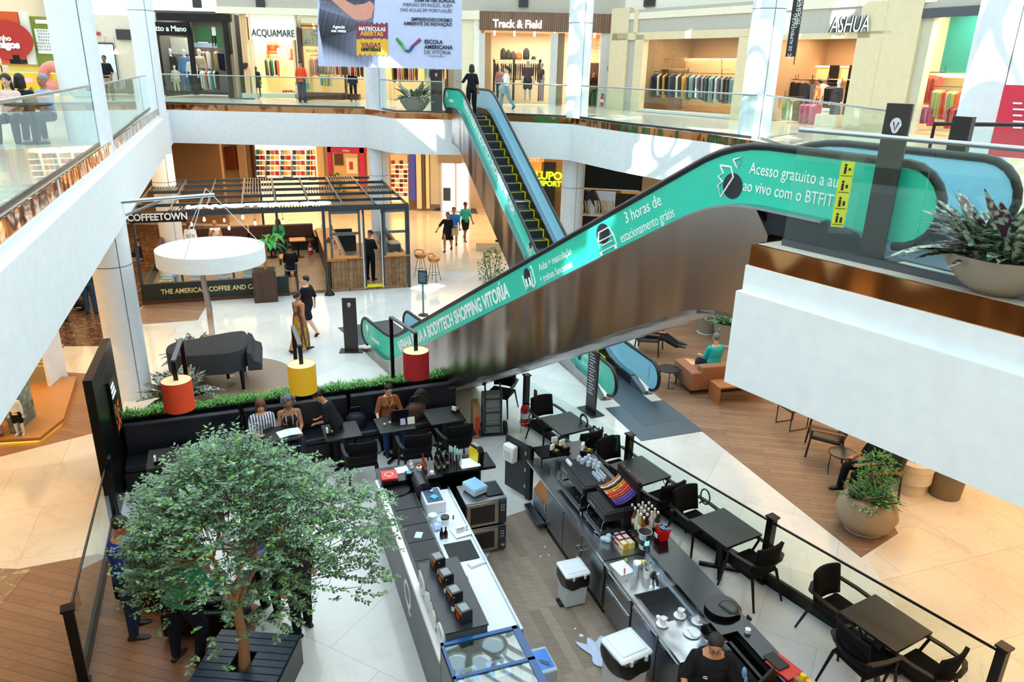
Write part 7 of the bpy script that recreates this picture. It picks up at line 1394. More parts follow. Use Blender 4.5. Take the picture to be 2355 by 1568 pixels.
def cupset(x, y, k, lab, n=2, tilt=False):
    o = qt('saucer', 'white saucer '+lab, 'saucer', x, y, .9); MB().lathe([(.03, .002), (.045, .004), (.075, .018), (.077, .021), (.045, .009), (.001, .008)], n=32).build('plate', WHITE, o)
    for j in range(n):
        o = qt('coffee_cup', f'white {"upper" if j else "lower" if n > 1 else ""} coffee cup {lab}'.replace('  ', ' '), 'cup', x+(.012 if j else 0), y, .91+j*.05, R(30+60*j)); MB().lathe([(.020, 0), (.034, .025), (.040, .058), (.037, .058), (.030, .025), (.001, .008)], n=24).build('cup_body', WHITE, o); MB().tube([(.036, 0, .05), (.058, 0, .046), (.055, 0, .022), (.032, 0, .018)], .005, 6).build('handle', WHITE, o)
cupset(4.32, -.90, 0, 'nearest the sink front'); cupset(4.26, -.62, 1, 'by the sink back corner'); cupset(4.42, -.47, 2, 'beside the black pan', 1); o = qt('milk_jug', 'small white milk jug in the sink corner', 'jug', 4.22, -1.0+.10, .9); MB().lathe([(.02, 0), (.028, .02), (.024, .05), (.021, .05)], n=16).build('jug_body', WHITE, o); MB().tube([(.024, 0, .04), (.04, 0, .03), (.026, 0, .012)], .004, 5).build('handle', WHITE, o)
o = qt('dessert_plate', 'white plate holding saucer and teaspoon near the drainer', 'plate', 4.56, -.64, .9); MB().lathe([(.05, .002), (.10, .012), (.105, .016), (.06, .008), (.001, .008)], n=36).build('plate', WHITE, o); MB().lathe([(.03, .01), (.065, .024), (.067, .027), (.001, .014)], (.03, .02, 0), 28).build('small_saucer', WHITE, o); MB().tube([(-.06, -.02, .02), (.08, -.03, .025)], .005, 6).build('teaspoon', STEEL, o)
o = qt('black_pan', 'stack of black and white bowls behind the barista', 'bowl', 4.72, -.50, .9); MB().lathe([(.06, 0), (.10, .07), (.105, .075), (.095, .07), (.05, .012)], n=32).build('lower_bowl', WHITE, o); MB().lathe([(.07, .05), (.115, .13), (.12, .135), (.11, .13), (.06, .06)], n=32).build('upper_bowl', BLACK, o)
o = qt('tray_stack', 'stack of round black serving trays on the black ledge', 'trays', 4.49, -.20, 1.08); [MB().lathe([(.19, k*.022), (.205, k*.022+.018), (.198, k*.022+.018), (.001, k*.022+.006)], n=40).build('tray', M('#15181b', .3), o) for k in range(3)]; MB().ell((.06, .07, .05), (.14, .14, .03), 24, 8).build('upper_lid', M('#1c2023', .25), o)
o = qt('spray_bottle', 'clear spray bottle with black trigger on the black ledge', 'spray bottle', 4.92, -.14, 1.08); MB().lathe([(.038, 0), (.04, .03), (.036, .11), (.014, .16), (.013, .18)], n=18).build('bottle_body', GLASSC, o); MB().cyl((0, 0, .004), (0, 0, .05), .034, n=18).build('liquid', M('#dfe8ec', .1), o); MB().box(-.05, .02, -.012, .012, .18, .215).build('trigger_head', BLACK, o); MB().tube([(-.03, 0, .185), (-.045, 0, .15)], .006, 6).build('trigger', BLACK, o)
for k, (x, y, rz) in enumerate(((5.50, -.10, 12), (5.42, -.14, 8))):
    o = qt('menu_folder', ['red menu folder lying on the black ledge by the till', 'black bill folder on top of the red menu'][k], 'folder', x, y, 1.08+.02*k, R(rz)); MB().box(-.16+.04*k, .16-.04*k, -.12+.04*k, .12-.04*k, 0, .02).build('cover', M(['#c8342e', '#141518'][k], .45), o, bevel=.004); MB().box(-.15+.04*k, .15-.04*k, -.11+.04*k, .11-.04*k, .004, .016).build('pages', WHITE, o)
o = qt('honey_crate', 'small wooden crate with yellow honey jars near the till', 'crate', 5.78, -.05, 1.08); MB().box(-.1, .1, -.07, .07, 0, .05).build('crate_box', M('#a8743a', .6), o); [MB().lathe([(.033, .02), (.035, .08), (.03, .09), (.032, .105), (.001, .105)], (sx, 0, 0), 16).build('honey_jar', M('#d8c01c', .3), o) for sx in (-.045, .045)]
o = qt('glass_jar', 'glass jar with green lid in front of the honey crate', 'jar', 5.92, -.28, 1.08); MB().lathe([(.04, 0), (.042, .1), (.036, .12)], n=18).build('jar_body', M('#8a9a8c', .1), o); MB().cyl((0, 0, .12), (0, 0, .14), .038, n=18).build('lid', M('#2a5a44', .4), o)
o = qt('till_monitor', 'black till screen in front of the barista', 'monitor', 5.72, -.50, .9, R(25)); MB().cbox((0, 0, .26), (.04, .34, .24), ry=R(-18)).build('screen', BLACK, o, bevel=.006); MB().tube([(0, 0, .0), (-.02, 0, .2)], .03, 8).build('stand', BLACK, o); MB().box(-.1, .1, -.1, .1, 0, .015).build('foot', BLACK, o); 
o = qt('hand_cloth', 'blue white cloth hanging in the black counter well', 'cloth', 5.30, -.42, .86); m = MB(); m.ell((0, 0, .06), (.05, .04, .10), 10, 8); m.ell((.04, .0, -.02), (.03, .04, .09), 10, 8); m.build('cloth_folds', M('#9ab8de', .7, bump=.6, bs=20), o)
# bins, towel, scraps
def pedal_bin(x, y, s, label, rz=0):
    o = qt('pedal_bin', label, 'bin', x, y, 0, rz); o.scale = (s, s, s); MB().vprism([(-.15, .03), (.15, .03), (.18, .52), (-.18, .52)], -.17, .17).build('bin_body', M('#c6cccf', .4), o, bevel=.02); MB().box(-.20, .20, -.20, .20, .56, .62).build('lid', PLAST, o, bevel=.04); MB().box(-.15, .15, -.15, .15, .615, .635).build('lid_panel', PLAST, o, bevel=.015)
    m = MB(); n = 28
    vs = []; fs = []
    for j, (r_, z) in enumerate(((.195, .56), (.215, .47), (.20, .40), (.175, .37))):
        for i in range(n): t = 2*math.pi*i/n; q = r_*(1+.05*math.sin(7*t+j)); vs.append((max(-.2, min(.2, q*1.3*math.cos(t))), max(-.19, min(.19, q*1.3*math.sin(t))), z+.015*math.sin(5*t)))
    for j in range(3):
        for i in range(n): fs.append((j*n+i, j*n+(i+1) % n, (j+1)*n+(i+1) % n, (j+1)*n+i))
    m.add(vs, fs); m.build('bin_liner', M('#101114', .25), o); MB().box(-.08, .08, -.22, -.16, .01, .04).build('pedal', BLACK, o); [MB().box(.2, .22, y_, y_+.03, .54, .6).build('clip', M('#c9d6e0', .2), o) for y_ in (-.1, .08)]
pedal_bin(2.60, -1.28, .96, 'white pedal bin with pale lid before the steel cabinets'); pedal_bin(4.30, -1.36, 1.18, 'larger white bin at the bottom edge beside the barista', R(8))
o = qt('cloth_towel', 'crumpled white towel lying on the bar floor', 'towel', 3.72, -1.32, .004); m = MB(); rr = random.Random(12); n = 16; vs = []; fs = []
for j in range(n+1):
    for i in range(n+1): u, v = i/n-.5, j/n-.5; rr_ = 1+.18*math.sin(7*math.atan2(v, u)); vs.append((v*.62*rr_, u*.34*rr_+.12*v, .012+.035*abs(math.sin(9*u+5*v))*(1-2*max(abs(u), abs(v)))+.02*math.sin(14*v)*math.sin(11*u)*(1-2*max(abs(u), abs(v)))+.01))
for j in range(n):
    for i in range(n): a = j*(n+1)+i; fs.append((a, a+1, a+n+2, a+n+1))
m.add(vs, fs); m.build('towel_fabric', M('#ccd6ee', .85, bump=.5, bs=60), o).modifiers.new('s', 'SOLIDIFY').thickness = .008
for k, (px, py) in enumerate(((1253, 1257), (1243, 1279), (1262, 1276), (1337, 1461), (1323, 1445))): p = G(px, py, .006); x_ = MB().cbox((0, 0, 0), (.03+.02*(k == 3), .02+.02*(k == 3), .003), rz=k).build('paper_scrap', WHITE, smooth=False); x_.location = p; tag(x_, f'white paper scrap on the bar floor, {ORD[k]} counted from the gate', 'paper', 'paper scraps on the bar floor')
# left counter
o = qt('bar_counter', 'left bar counter with grey lettered front and white worktop', 'counter', 0, 0)
MB().box(.0, 5.4, -3.60, -3.54, 0, .98).build('front_panel', GREYP, o); MB().box(.1, 4.12, -3.62, -3.53, .94, 1.0).build('white_edge', WHITE, o, bevel=.01); MB().box(.15, 2.86, -3.53, -3.08, .94, .985).build('black_deck', BTOP, o); MB().box(.1, 5.3, -3.5, -2.6, .0, .1).build('plinth', BLACK, o); MB().box(.2, 4.1, -3.5, -2.62, .1, .86).build('counter_body', M('#1d2023', .5), o)
MB().box(.55, 3.86, -3.08, -2.55, .85, .90).build('white_worktop', M('#dfe6ec', .22, bump=.1), o); MB().box(.53, 3.88, -2.56, -2.53, .85, .93).build('worktop_rim', STEEL, o); MB().box(1.95, 2.4, -3.0, -2.6, .9, .904).build('black_mat', M('#12161a', .6), o)
text('Q', .55, WTX, o, txt_frame((2.35, -3.602, .5), (1, 0, 0), (0, 0, 1)), 'front_letters', .004)
o = qt('display_plinth', 'grey raised plinth with three dimensional white letters on the left counter', 'plinth', 0, 0); MB().box(2.86, 4.12, -3.54, -3.06, .98, 1.34).build('plinth_box', M('#566068', .4), o, bevel=.004); MB().box(2.85, 4.13, -3.55, -3.05, 1.33, 1.35).build('plinth_top', M('#262d33', .3), o); text('Delta Q', .36, WTX, o, txt_frame((3.5, -3.545, 1.17), (1, 0, 0), (0, 0, 1)), 'raised_letters', .02, bold=.01)
for k in range(5): o = qt('place_mat', f'black leather mat on the left counter, {ORD[k]} from the far end', 'mat', .85+k*.42, -3.29, .985); MB().box(-.2, .2, -.19, .19, 0, .006).build('mat_sheet', M('#141b22', .5, bump=.2), o); MB().box(-.195, .195, .185, .19, .006, .008).build('stitching', M('#8a98a2', .6), o)
o = qt('paper_note', 'pale green paper note lying on the black mats', 'paper', 1.75, -3.30, .993, R(-25)); MB().box(-.07, .07, -.05, .05, 0, .002).build('sheet', M('#c9f0e0', .5), o)
for k in range(4):
    cl = ['#d8201c', '#e2501a', '#8a1a24', '#d8201c'][k]; nm = ['nearest the glass dome', 'second from the glass dome', 'third from the glass dome', 'nearest the cake display'][k]
    o = qt('capsule_box', f'black capsule box with {["red","orange","dark red","bright red"][k]} ring print, {nm}', 'box', 2.98+k*.33, -3.34+.015*k, 1.35, R(10)); MB().box(-.085, .085, -.07, .07, 0, .17).build('carton', M('#17181b', .4), o, smooth=False); MB().box(-.085, .085, -.0715, -.07, .135, .158).build('yellow_band', M('#e0a81c', .5), o); rgx = MB(); rgx.X = Matrix.Translation((0, -.0712, .075)) @ Matrix.Rotation(R(90), 4, 'X'); rgx.lathe([(.042, 0), (.042, .002)], n=24); rgx.build('ring_print', M(cl, .4), o); MB().box(-.06, .06, -.05, .05, .17, .172).build('top_label', M('#8a9096', .5), o)
    if k < 3:
        o = qt('small_bottle', f'small dark bottle with white label between capsule boxes, {ORD[k]} one', 'bottle', 3.14+k*.33, -3.36, 1.35); MB().lathe([(.026, 0), (.028, .1), (.011, .14), (.011, .18)], n=16).build('bottle_body', M('#1a120e', .12), o); MB().lathe([(.0285, .01), (.0285, .07)], n=16).build('white_label', WHITE, o)
o = qt('cake_dome', 'clear glass dome over dark cakes on the left counter', 'cake dome', 2.66, -3.28, .985); MB().lathe([(.13, 0), (.13, .02), (.02, .03)], n=36).build('stand_plate', WHITE, o); MB().lathe([(.13, .02), (.125, .10), (.09, .16), (.02, .19), (.001, .192)], n=36).build('glass_dome', GLASSC, o); MB().ell((0, 0, .21), (.016, .016, .018), 12, 8).build('knob', GLASSC, o); [MB().lathe([(.03, .02), (.035, .06), (.001, .065)], (.06*math.cos(t), .06*math.sin(t), 0), 14).build('muffin', M('#4a2a1c', .7), o) for t in (0, 1.26, 2.5, 3.77, 5.0)]
# worktop things
o = qt('storage_tub', 'white storage tub with blue grid lid and blue cloth on the worktop', 'tub', .98, -2.90, .9); MB().vprism([(-.2, 0), (.2, 0), (.22, .2), (-.22, .2)], -.15, .15).build('tub_body', M('#dfe6f2', .3), o, bevel=.015); MB().box(-.18, .18, -.12, .12, .195, .205).build('grid_insert', M('#2f3f52', .4), o); [MB().box(-.18+.03*k, -.175+.03*k, -.12, .12, .205, .21).build('grid_bar', M('#7fa0c4', .4), o) for k in range(12)]; MB().cbox((.08, 0, .222), (.10, .09, .02), rz=.6).build('blue_cloth', M('#5ab4e0', .7), o); MB().cyl((-.08, 0, .21), (-.08, 0, .24), .025).build('tin', STEEL, o)
for k, (x, y, c_, c2, lb) in enumerate(((1.36, -3.0, '#e8ecee', '#dfeef0', 'white tub with pale lid beside the storage tub'), (1.46, -2.84, '#e8ecee', '#15181c', 'white tub with black lid beside the storage tub'))): o = qt('lidded_tub', lb, 'tub', x, y, .9); MB().lathe([(.055, 0), (.06, .1)], n=24).build('tub_body', M(c_, .3), o); MB().lathe([(.064, .095), (.064, .12), (.001, .122)], n=24).build('lid', M(c2, .4), o)
o = qt('clear_box', 'translucent plastic box between the tubs and mats', 'box', 1.56, -2.98, .9); MB().vprism([(-.07, 0), (.07, 0), (.085, .12), (-.085, .12)], -.06, .06).build('box_body', glass_mat((.8, .86, .95), 1.3, base=.08), o); MB().box(-.05, .05, -.05, .05, .005, .03).build('contents', M('#b9bcd8', .4), o)
o = qt('cruet_bottle', 'clear bottle with dark pourer beside the cutlery tray', 'bottle', 1.62, -2.76, .9); MB().lathe([(.035, 0), (.04, .05), (.02, .1), (.014, .17)], n=18).build('bottle_body', GLASSC, o); MB().tube([(0, 0, .16), (.0, 0, .2), (.02, 0, .23)], .01, 8).build('pourer', BLACK, o)
for k in range(2): o = qt('dark_sauce_bottle', f'dark sauce bottle behind the clear box, {"left" if k else "right"} one', 'bottle', 1.80, -2.98+.06*k, .9); MB().lathe([(.028, 0), (.03, .09), (.012, .13), (.012, .16)], n=14).build('bottle_body', M('#20140e', .15), o); MB().cyl((0, 0, .16), (0, 0, .175), .014, n=10).build('cap', BLACK, o)
o = qt('cutlery_tray', 'white tray with loose forks and spoons', 'tray', 1.75, -2.68, .904, R(8)); MB().vprism([(-.11, 0), (.11, 0), (.13, .025), (-.13, .025)], -.13, .13).build('tray_body', WHITE, o); rr = random.Random(6)
for k in range(9): a = rr.uniform(1.2, 1.9); c = Vector((rr.uniform(-.05, .05), rr.uniform(-.03, .03), .032+.004*k)); d = Vector((math.cos(a), math.sin(a), 0))*.085; m = MB(); m.tube([c-d, c+d*.6], .003, 5); m.ell(c+d, (.012, .018, .003), 8, 4); m.build('spoon', STEEL, o)
o = qt('work_cloth', 'folded white cloth on the worktop before the black mat', 'cloth', 2.50, -2.68, .904, R(15)); MB().box(-.06, .06, -.12, .12, 0, .014).build('cloth_layer', M('#d6e2ea', .8, bump=.7, bs=40), o, bevel=.006); MB().box(-.055, .05, -.11, .09, .014, .024).build('cloth_layer', M('#e2ecf2', .8, bump=.7, bs=40), o, bevel=.006)
o = qt('milk_pitcher', 'steel milk pitcher standing on the white worktop', 'pitcher', 2.82, -2.93, .9); MB().lathe([(.04, 0), (.042, .04), (.032, .09), (.036, .12), (.032, .12)], n=24).build('pitcher_body', STEEL, o); MB().tube([(-.035, 0, .1), (-.065, 0, .09), (-.06, 0, .04), (-.04, 0, .03)], .005, 6).build('handle', STEEL, o)
o = qt('hanging_tub', 'white tub hanging at the near end of the worktop', 'tub', 3.78, -2.72, .68); MB().vprism([(-.08, 0), (.08, 0), (.1, .2), (-.1, .2)], -.16, .16).build('tub_body', WHITE, o, bevel=.01); MB().box(-.08, .08, -.14, .14, .205, .21).build('inner_sheet', M('#dfe6ee', .4), o)
o = qt('blue_basin', 'rectangular blue basin with cutlery beside the cake display', 'basin', 4.25, -2.42, .55); MB().vprism([(-.17, 0), (.17, 0), (.2, .22), (-.2, .22)], -.11, .11).build('basin_wall', M('#9fb4c4', .3), o, bevel=.02); MB().box(-.15, .15, -.085, .085, .215, .222).build('blue_water', M('#2f7ad0', .15), o); [MB().tube([(.0+.02*k, -.05, .225), (.08+.02*k, .04, .235)], .006, 5).build('fork', STEEL, o) for k in range(3)]; MB().box(-.12, .12, -.08, .08, -.53, 0).build('pedestal', BLACK, o)
# rear segment
o = qt('rear_counter', 'black rear counter joining the two bar sides with bottles on it', 'counter', 0, 0); MB().box(-.08, .40, -3.58, -1.70, 1.04, 1.09).build('counter_top', BTOP, o); MB().box(-.05, .35, -3.58, -3.53, 0, 1.04).build('end_panel', GREYP, o); MB().box(-.05, .02, -3.53, -1.95, 0, 1.04).build('back_panel', DBLACK, o); MB().box(.0, .35, -1.98, -1.94, 0, 1.04).build('end_leg', BLACK, o); MB().box(-.0, .36, -3.5, -2.0, .5, .53).build('inner_shelf', DBLACK, o)
o = qt('menu_book', 'two stacked red menu books on the rear counter corner', 'menu', .22, -3.42, 1.09, R(-4)); MB().box(-.14, .14, -.13, .13, 0, .02).build('lower_book', M('#8a1a1c', .5), o); MB().box(-.13, .14, -.12, .13, .02, .04).build('upper_book', M('#d03a36', .4), o); text('Q', .2, M('#e8a89c', .4), o, Matrix.Translation((0, 0, .041)) @ Matrix.Rotation(R(70), 4, 'Z'), 'cover_letter', .001)
o = qt('paper_sheet', 'white paper sheets behind the red menus', 'paper', .08, -3.18, 1.09, R(5)); MB().box(-.1, .1, -.1, .1, 0, .004).build('sheet', WHITE, o); MB().box(-.09, .1, -.1, .09, .004, .008).build('sheet', WHITE, o)
o = qt('black_tin', 'black square holder with blue cards on the rear counter', 'holder', .32, -3.12, 1.09); MB().box(-.06, .06, -.05, .05, 0, .08).build('holder_box', BLACK, o); MB().box(-.045, .045, -.035, .035, .08, .084).build('blue_cards', M('#2fa8e0', .4), o)
def bottle(x, y, z, label, h, r, col, cap, grp=None):
    o = qt('bottle', label, 'bottle', x, y, z, 0, grp); MB().lathe([(r, 0), (r, h*.55), (r*.4, h*.75), (r*.38, h*.92)], n=14).build('bottle_body', M(col, .15), o); MB().cyl((0, 0, h*.9), (0, 0, h), r*.45, n=10).build('cap', M(cap, .4), o); MB().lathe([(r*1.02, h*.15), (r*1.02, h*.42)], n=14).build('label_band', M('#8a8478', .5), o)
for k in range(8): bottle(.06+(k % 3)*.10, -2.62+(k//3)*.085, 1.09, f'dark bottle with black cap on the rear counter, {ORD[k]} of the cluster', .22, .03, '#15100e', '#15161a', 'dark bottles on the rear counter')
for k in range(3): bottle(.02+k*.09, -2.82, 1.09, f'orange red sauce bottle on the rear counter, {ORD[k]} from behind', .20-.02*k, .022, '#a83a1c', '#b8241c')
for k in range(2): bottle(.06+k*.1, -3.03, 1.09, f'small white squeeze bottle beside the black holder, {"rear" if k==0 else "front"} one', .14, .026, '#dfe6ee', '#eef2f6')
o = qt('sugar_pot', 'white pot of red and yellow sachets beside the sauce bottles', 'pot', .17, -2.92, 1.09); MB().lathe([(.035, 0), (.045, .06), (.04, .06)], n=18).build('pot_body', WHITE, o); [MB().cbox((.012*k-.02, 0, .07), (.006, .05, .06), rz=.4*k).build('sachet', M(['#d8201c', '#e8b21c', '#d8201c'][k], .4), o) for k in range(3)]
o = qt('creamer', 'white creamer jug in front of the dark bottles', 'jug', .36, -2.76, 1.09); MB().lathe([(.025, 0), (.036, .03), (.03, .06), (.028, .06)], n=18).build('jug_body', WHITE, o); MB().tube([(.03, 0, .05), (.05, 0, .04), (.034, 0, .015)], .004, 5).build('handle', WHITE, o)
for k, (x, y) in enumerate(((.06, -2.34), (.19, -2.27))):
    o = qt('straw_holder', f'steel cylinder full of paper wrapped straws, {"rear" if k==0 else "front"} one', 'holder', x, y, 1.09); MB().lathe([(.05, 0), (.05, .2), (.047, .2), (.047, .01)], n=24).build('cylinder', STEEL, o); m = MB(); rr = random.Random(k)
    for j in range(30): a = rr.uniform(0, 6.28); q = rr.uniform(0, .036); m.tube([(q*math.cos(a), q*math.sin(a), .05), (q*1.7*math.cos(a), q*1.7*math.sin(a), .27+rr.uniform(-.03, .02))], .0045, 4)
    m.build('straws', M('#bfe6ea', .5), o)['kind'] = 'stuff'
o = qt('white_tray', 'white rectangular tray on the rear counter', 'tray', .20, -2.10, 1.09); MB().box(-.15, .15, -.16, .16, 0, .012).build('tray_base', WHITE, o, bevel=.005); MB().box(-.15, .15, .15, .16, .012, .02).build('tray_lip', WHITE, o)
o = qt('capsule_machine', 'yellow sided capsule coffee machine on the rear counter', 'coffee machine', .14, -1.95, 1.09, R(20)); MB().vprism([(-.15, 0), (.13, 0), (.15, .2), (.10, .27), (-.12, .27), (-.15, .2)], -.05, .05).build('machine_body', BLACK, o, bevel=.01); MB().vprism([(-.13, .01), (.10, .01), (.12, .19), (.08, .24), (-.11, .24), (-.13, .19)], -.057, -.05).build('yellow_side', M('#f0d20c', .35), o); MB().box(-.1, .06, -.03, .03, .27, .285).build('chrome_top', CHROME, o); MB().tube([(-.14, 0, .05), (-.25, -.1, .01), (-.2, -.25, .01)], .005, 5).build('power_cord', BLACK, o)
o = qt('napkin_drum', 'horizontal black roll dispenser drum beside the round tray', 'dispenser', .62, -3.0, .98, R(0)); MB().cyl((-.16, 0, .13), (.2, 0, .13), .125, n=36).build('drum', M('#2a2d32', .2, .5), o); MB().cyl((.2, 0, .13), (.205, 0, .13), .03, n=16).build('hub', BLACK, o); MB().box(-.1, .14, -.06, .06, -.07, .03).build('foot', BLACK, o)
o = qt('serving_tray', 'round black serving tray lying on the left counter end', 'tray', .50, -3.34, .985); MB().lathe([(.17, 0), (.185, .02), (.18, .02), (.165, .006), (.001, .006)], n=48).build('tray_disc', M('#1b1e21', .3), o); MB().lathe([(.183, .018), (.187, .024), (.18, .022)], n=48).build('rim', BLACK, o)
# ovens
for k in range(2):
    o = qt('convection_oven', ['lower steel convection oven with dark window', 'upper steel convection oven with dark window and keypad'][k], 'oven', .62, -2.44, .02+k*.475); MB().box(0, .55, 0, .66, .03, .47).build('oven_body', SSD, o, bevel=.008)
    d = MB().box(.55, .575, .01, .52, .05, .45).build('oven_door', metalmat('door steel', '#b0a89c', .25, .01), o, bevel=.004); MB().box(.576, .58, .07, .46, .1, .40).build('door_window', M('#1a1612', .08), d, bevel=.02)
    MB().box(.55, .58, .54, .65, .05, .45).build('control_panel', M('#2a2c30', .3), o); [MB().box(.58, .584, .56+.035*(j % 2), .58+.035*(j % 2), .36-.045*(j//2), .38-.045*(j//2)).build('button', SILV, o) for j in range(6)]
    if k == 0: MB().lathe([(.03, 0), (.03, .02)], n=16).build('knob', SILV, o, loc=(.59, .595, .12))
o = qt('clear_container', 'translucent plastic container on the upper oven', 'container', .86, -2.20, .975, R(20)); MB().vprism([(-.15, 0), (.15, 0), (.17, .13), (-.17, .13)], -.13, .13).build('container_body', M('#b4cce0', .2), o, bevel=.02); MB().box(-.16, .16, -.12, .12, .125, .135).build('inner_water', M('#86b8de', .15), o)
o = qt('baking_sheet', 'dark baking sheet lying on the upper oven beside the container', 'tray', .88, -1.93, .975); MB().box(-.19, .19, -.13, .13, 0, .01).build('sheet', M('#2f353c', .25, .6), o); MB().box(-.19, .19, .12, .13, .01, .02).build('lip', STEELD, o)
# cake display
o = qt('cake_display', 'glass topped refrigerated cake display at the bottom edge', 'display case', 4.18, -3.62); MB().box(0, 1.3, 0, .04, 0, 1.22).build('side_wall', M('#15181b', .3), o); MB().box(0, 1.3, .02, .84, 0, .62).build('cabinet_base', M('#1a2c3c', .4), o); MB().box(0, .03, .0, .86, .6, 1.26).build('end_frame', DBLACK, o)
MB().box(0, 1.3, .02, .88, 1.26, 1.275).build('glass_top', glass_mat((.80, .90, .97), 1.5, base=.14), o); MB().box(.03, 1.3, .84, .85, .62, 1.26).build('glass_back', GLASSC, o)
for x0, x1, y0, y1 in ((0, .05, .0, .88), (0, 1.3, .82, .90), (0, 1.3, .0, .03), (.5, .54, 0, .9)): MB().box(x0, x1, y0, y1, 1.275, 1.29).build('top_frame', M('#0a4a86', .2), o)
MB().box(.03, 1.3, .05, .82, .9, .91).build('glass_shelf', GLASSC, o)
for j, (x, y, c_) in enumerate(((.22, .25, '#c9dce8'), (.22, .6, '#9ac4e6'), (.62, .3, '#e2d8b8'), (.62, .62, '#7ab2de'), (1.0, .3, '#efe9d8'), (1.0, .62, '#c0d8ea'))):
    t = qt('cake_tray', f'{["pale","light blue","cream","blue","ivory","white blue"][j]} tray inside the cake display, {["far left","far right","middle left","middle right","near left","near right"][j]}', 'tray', 4.18+x, -3.62+y, .915); MB().lathe([(.12, 0), (.16, .05), (.165, .05), (.12, .01), (.001, .008)], n=4).build('tray_body', M(c_, .3), t, rz=R(45)); [MB().box(-.08+.05*q, -.045+.05*q, -.06, .06, .01, .05).build('pastry', M(['#c9a04a', '#6b3a1c', '#e6cf8a'][(q+j) % 3], .6), t) for q in range(3)]
# barista
bb, info = person('barista in black uniform with glasses behind the right counter', QP(5.28, -.90), R(-98), 'work', ('#131418', 1), ('#15161a', 'pants'), ('#120d0b', 'short'), 'm', fem=True, fatness=1.30, vs=.0085, lean=6, head=(14, -4), glasses=True, sc=.96, over=dict(RA=((.45, .35, -1), (.0, 1, -.35)), LA=((-.35, .35, -1), (-.1, 1, -.3))))
text('iQ', .05, WTX, bb, txt_frame((.085, .235, 1.24), (-1, 0, 0), (0, 0, 1)), 'chest_logo', .002); text('perfeQto', .045, WTX, bb, txt_frame((-.02, .26, 1.02), (-1, 0, 0), (0, 0, 1)), 'apron_letters', .002)
# ================================================================ indoor tree, lower left group
o = T('slatted_planter', 'black slatted square planter bench holding the indoor tree', 'planter', (-3.11, 6.93, 0), R(-4)); W = .50
for (x0, x1, y0, y1) in ((-W, W, -W-.02, -W), (-W, W, W, W+.02), (-W-.02, -W, -W, W), (W, W+.02, -W, W)): MB().box(x0, x1, y0, y1, 0, .42).build('side_board', DBLACK, o)
NB = M('#22384c', .4)
for k in range(9):
    y = -W+.005+k*.1111
    if 2 < k < 6: MB().box(-W, -.14, y, y+.098, .42, .45).build('slat', NB, o); MB().box(.10, W, y, y+.098, .42, .45).build('slat', NB, o)
    else: MB().box(-W, W, y, y+.098, .42, .45).build('slat', NB, o)
MB().box(-W, W, -W, W, .30, .32).build('soil', M('#0c0a08', .9), o)
tr = T('indoor_tree', 'broad umbrella shaped indoor tree with small dark green leaves', 'tree', (-3.11, 6.93, .32)); rr = random.Random(21)
bark = M('#9a7350', .8, bump=.7, bs=18); tk = MB(); tk.tube([(0, 0, 0), (.02, .02, .4), (-.01, .04, .75), (.0, .0, 1.0)], [.075, .06, .055, .05], 12)
ends = []
def branch(p, d, r, L, dep):
    q = p+d*L; mid = p+d*L*.5+Vector((rr.uniform(-.04, .04), rr.uniform(-.04, .04), .02)); tk.tube([p, mid, q], [r, r*.85, r*.7], 7 if r > .015 else 5)
    if dep == 0: ends.append((q, d)); return
    for k in range(3 if dep > 1 else 4):
        a = rr.uniform(0, 2*math.pi); s = .75; nd = (d+Vector((math.cos(a)*s, math.sin(a)*s, rr.uniform(-.35, .25)))).normalized(); branch(q, nd, r*.62, L*rr.uniform(.62, .85), dep-1)
for k in range(5): a = k*1.257+.3; branch(Vector((0, 0, .82+.05*k)), Vector((math.cos(a)*.42, math.sin(a)*.42, 1)).normalized(), .034, .66, 2)
tk.build('trunk_and_branches', bark, tr)
def crown_pt():
    # umbrella canopy: dense domed top, drooping skirt
    a = rr.uniform(0, 2*math.pi); dirx = math.cos(a); R0 = 1.16+.10*math.sin(3*a+1)+.07*math.sin(7*a)
    if -.5 < a-.35 < .3 or a > 6.1: R0 += .30
    u = math.sqrt(rr.random()); r = R0*u; top = 2.72-.78*u**1.8+.10*math.sin(5*a+r*4)
    th_ = .28+.42*u; z = top-th_*rr.random()**1.3
    if rr.random() < (.30 if -1.6 < a-6.283*(a > 3) < .3 else .08) and u > .7: z -= rr.uniform(.2, .6)
    return Vector((r*math.cos(a)+.10, r*math.sin(a)*.80+.16, z+.15+(.10 if math.cos(a) < 0 else -.03)*u))
NL = 1900; fol = [MB(), MB()]
for k in range(NL):
    c = crown_pt(); out = Vector((c.x, c.y, .55)).normalized()
    tw = c+Vector((rr.uniform(-.1, .1), rr.uniform(-.1, .1), rr.uniform(-.12, .02))); d = (out+Vector((rr.uniform(-.6, .6), rr.uniform(-.6, .6), rr.uniform(-.9, .1)))).normalized(); Lt_ = rr.uniform(.14, .26)
    for j in range(11):
        p = tw+d*Lt_*j/10; s = -1 if j % 2 else 1; sd = d.cross(Vector((0, 0, 1))).normalized()*s; ld = (sd*.8+d*.6+Vector((rr.uniform(-.3, .3), rr.uniform(-.3, .3), rr.uniform(-.5, .35)))).normalized(); nn = ld.cross(Vector((rr.uniform(-.4, .4), rr.uniform(-.4, .4), 1))).normalized(); L = rr.uniform(.046, .076); wv = L*.29
        up_v = nn.cross(ld)*-.006
        fol[1 if rr.random() < .16 else 0].add([tuple(p), tuple(p+ld*L*.5+nn*wv+up_v), tuple(p+ld*L), tuple(p+ld*L*.5-nn*wv+up_v)], [(0, 1, 2), (0, 2, 3)])
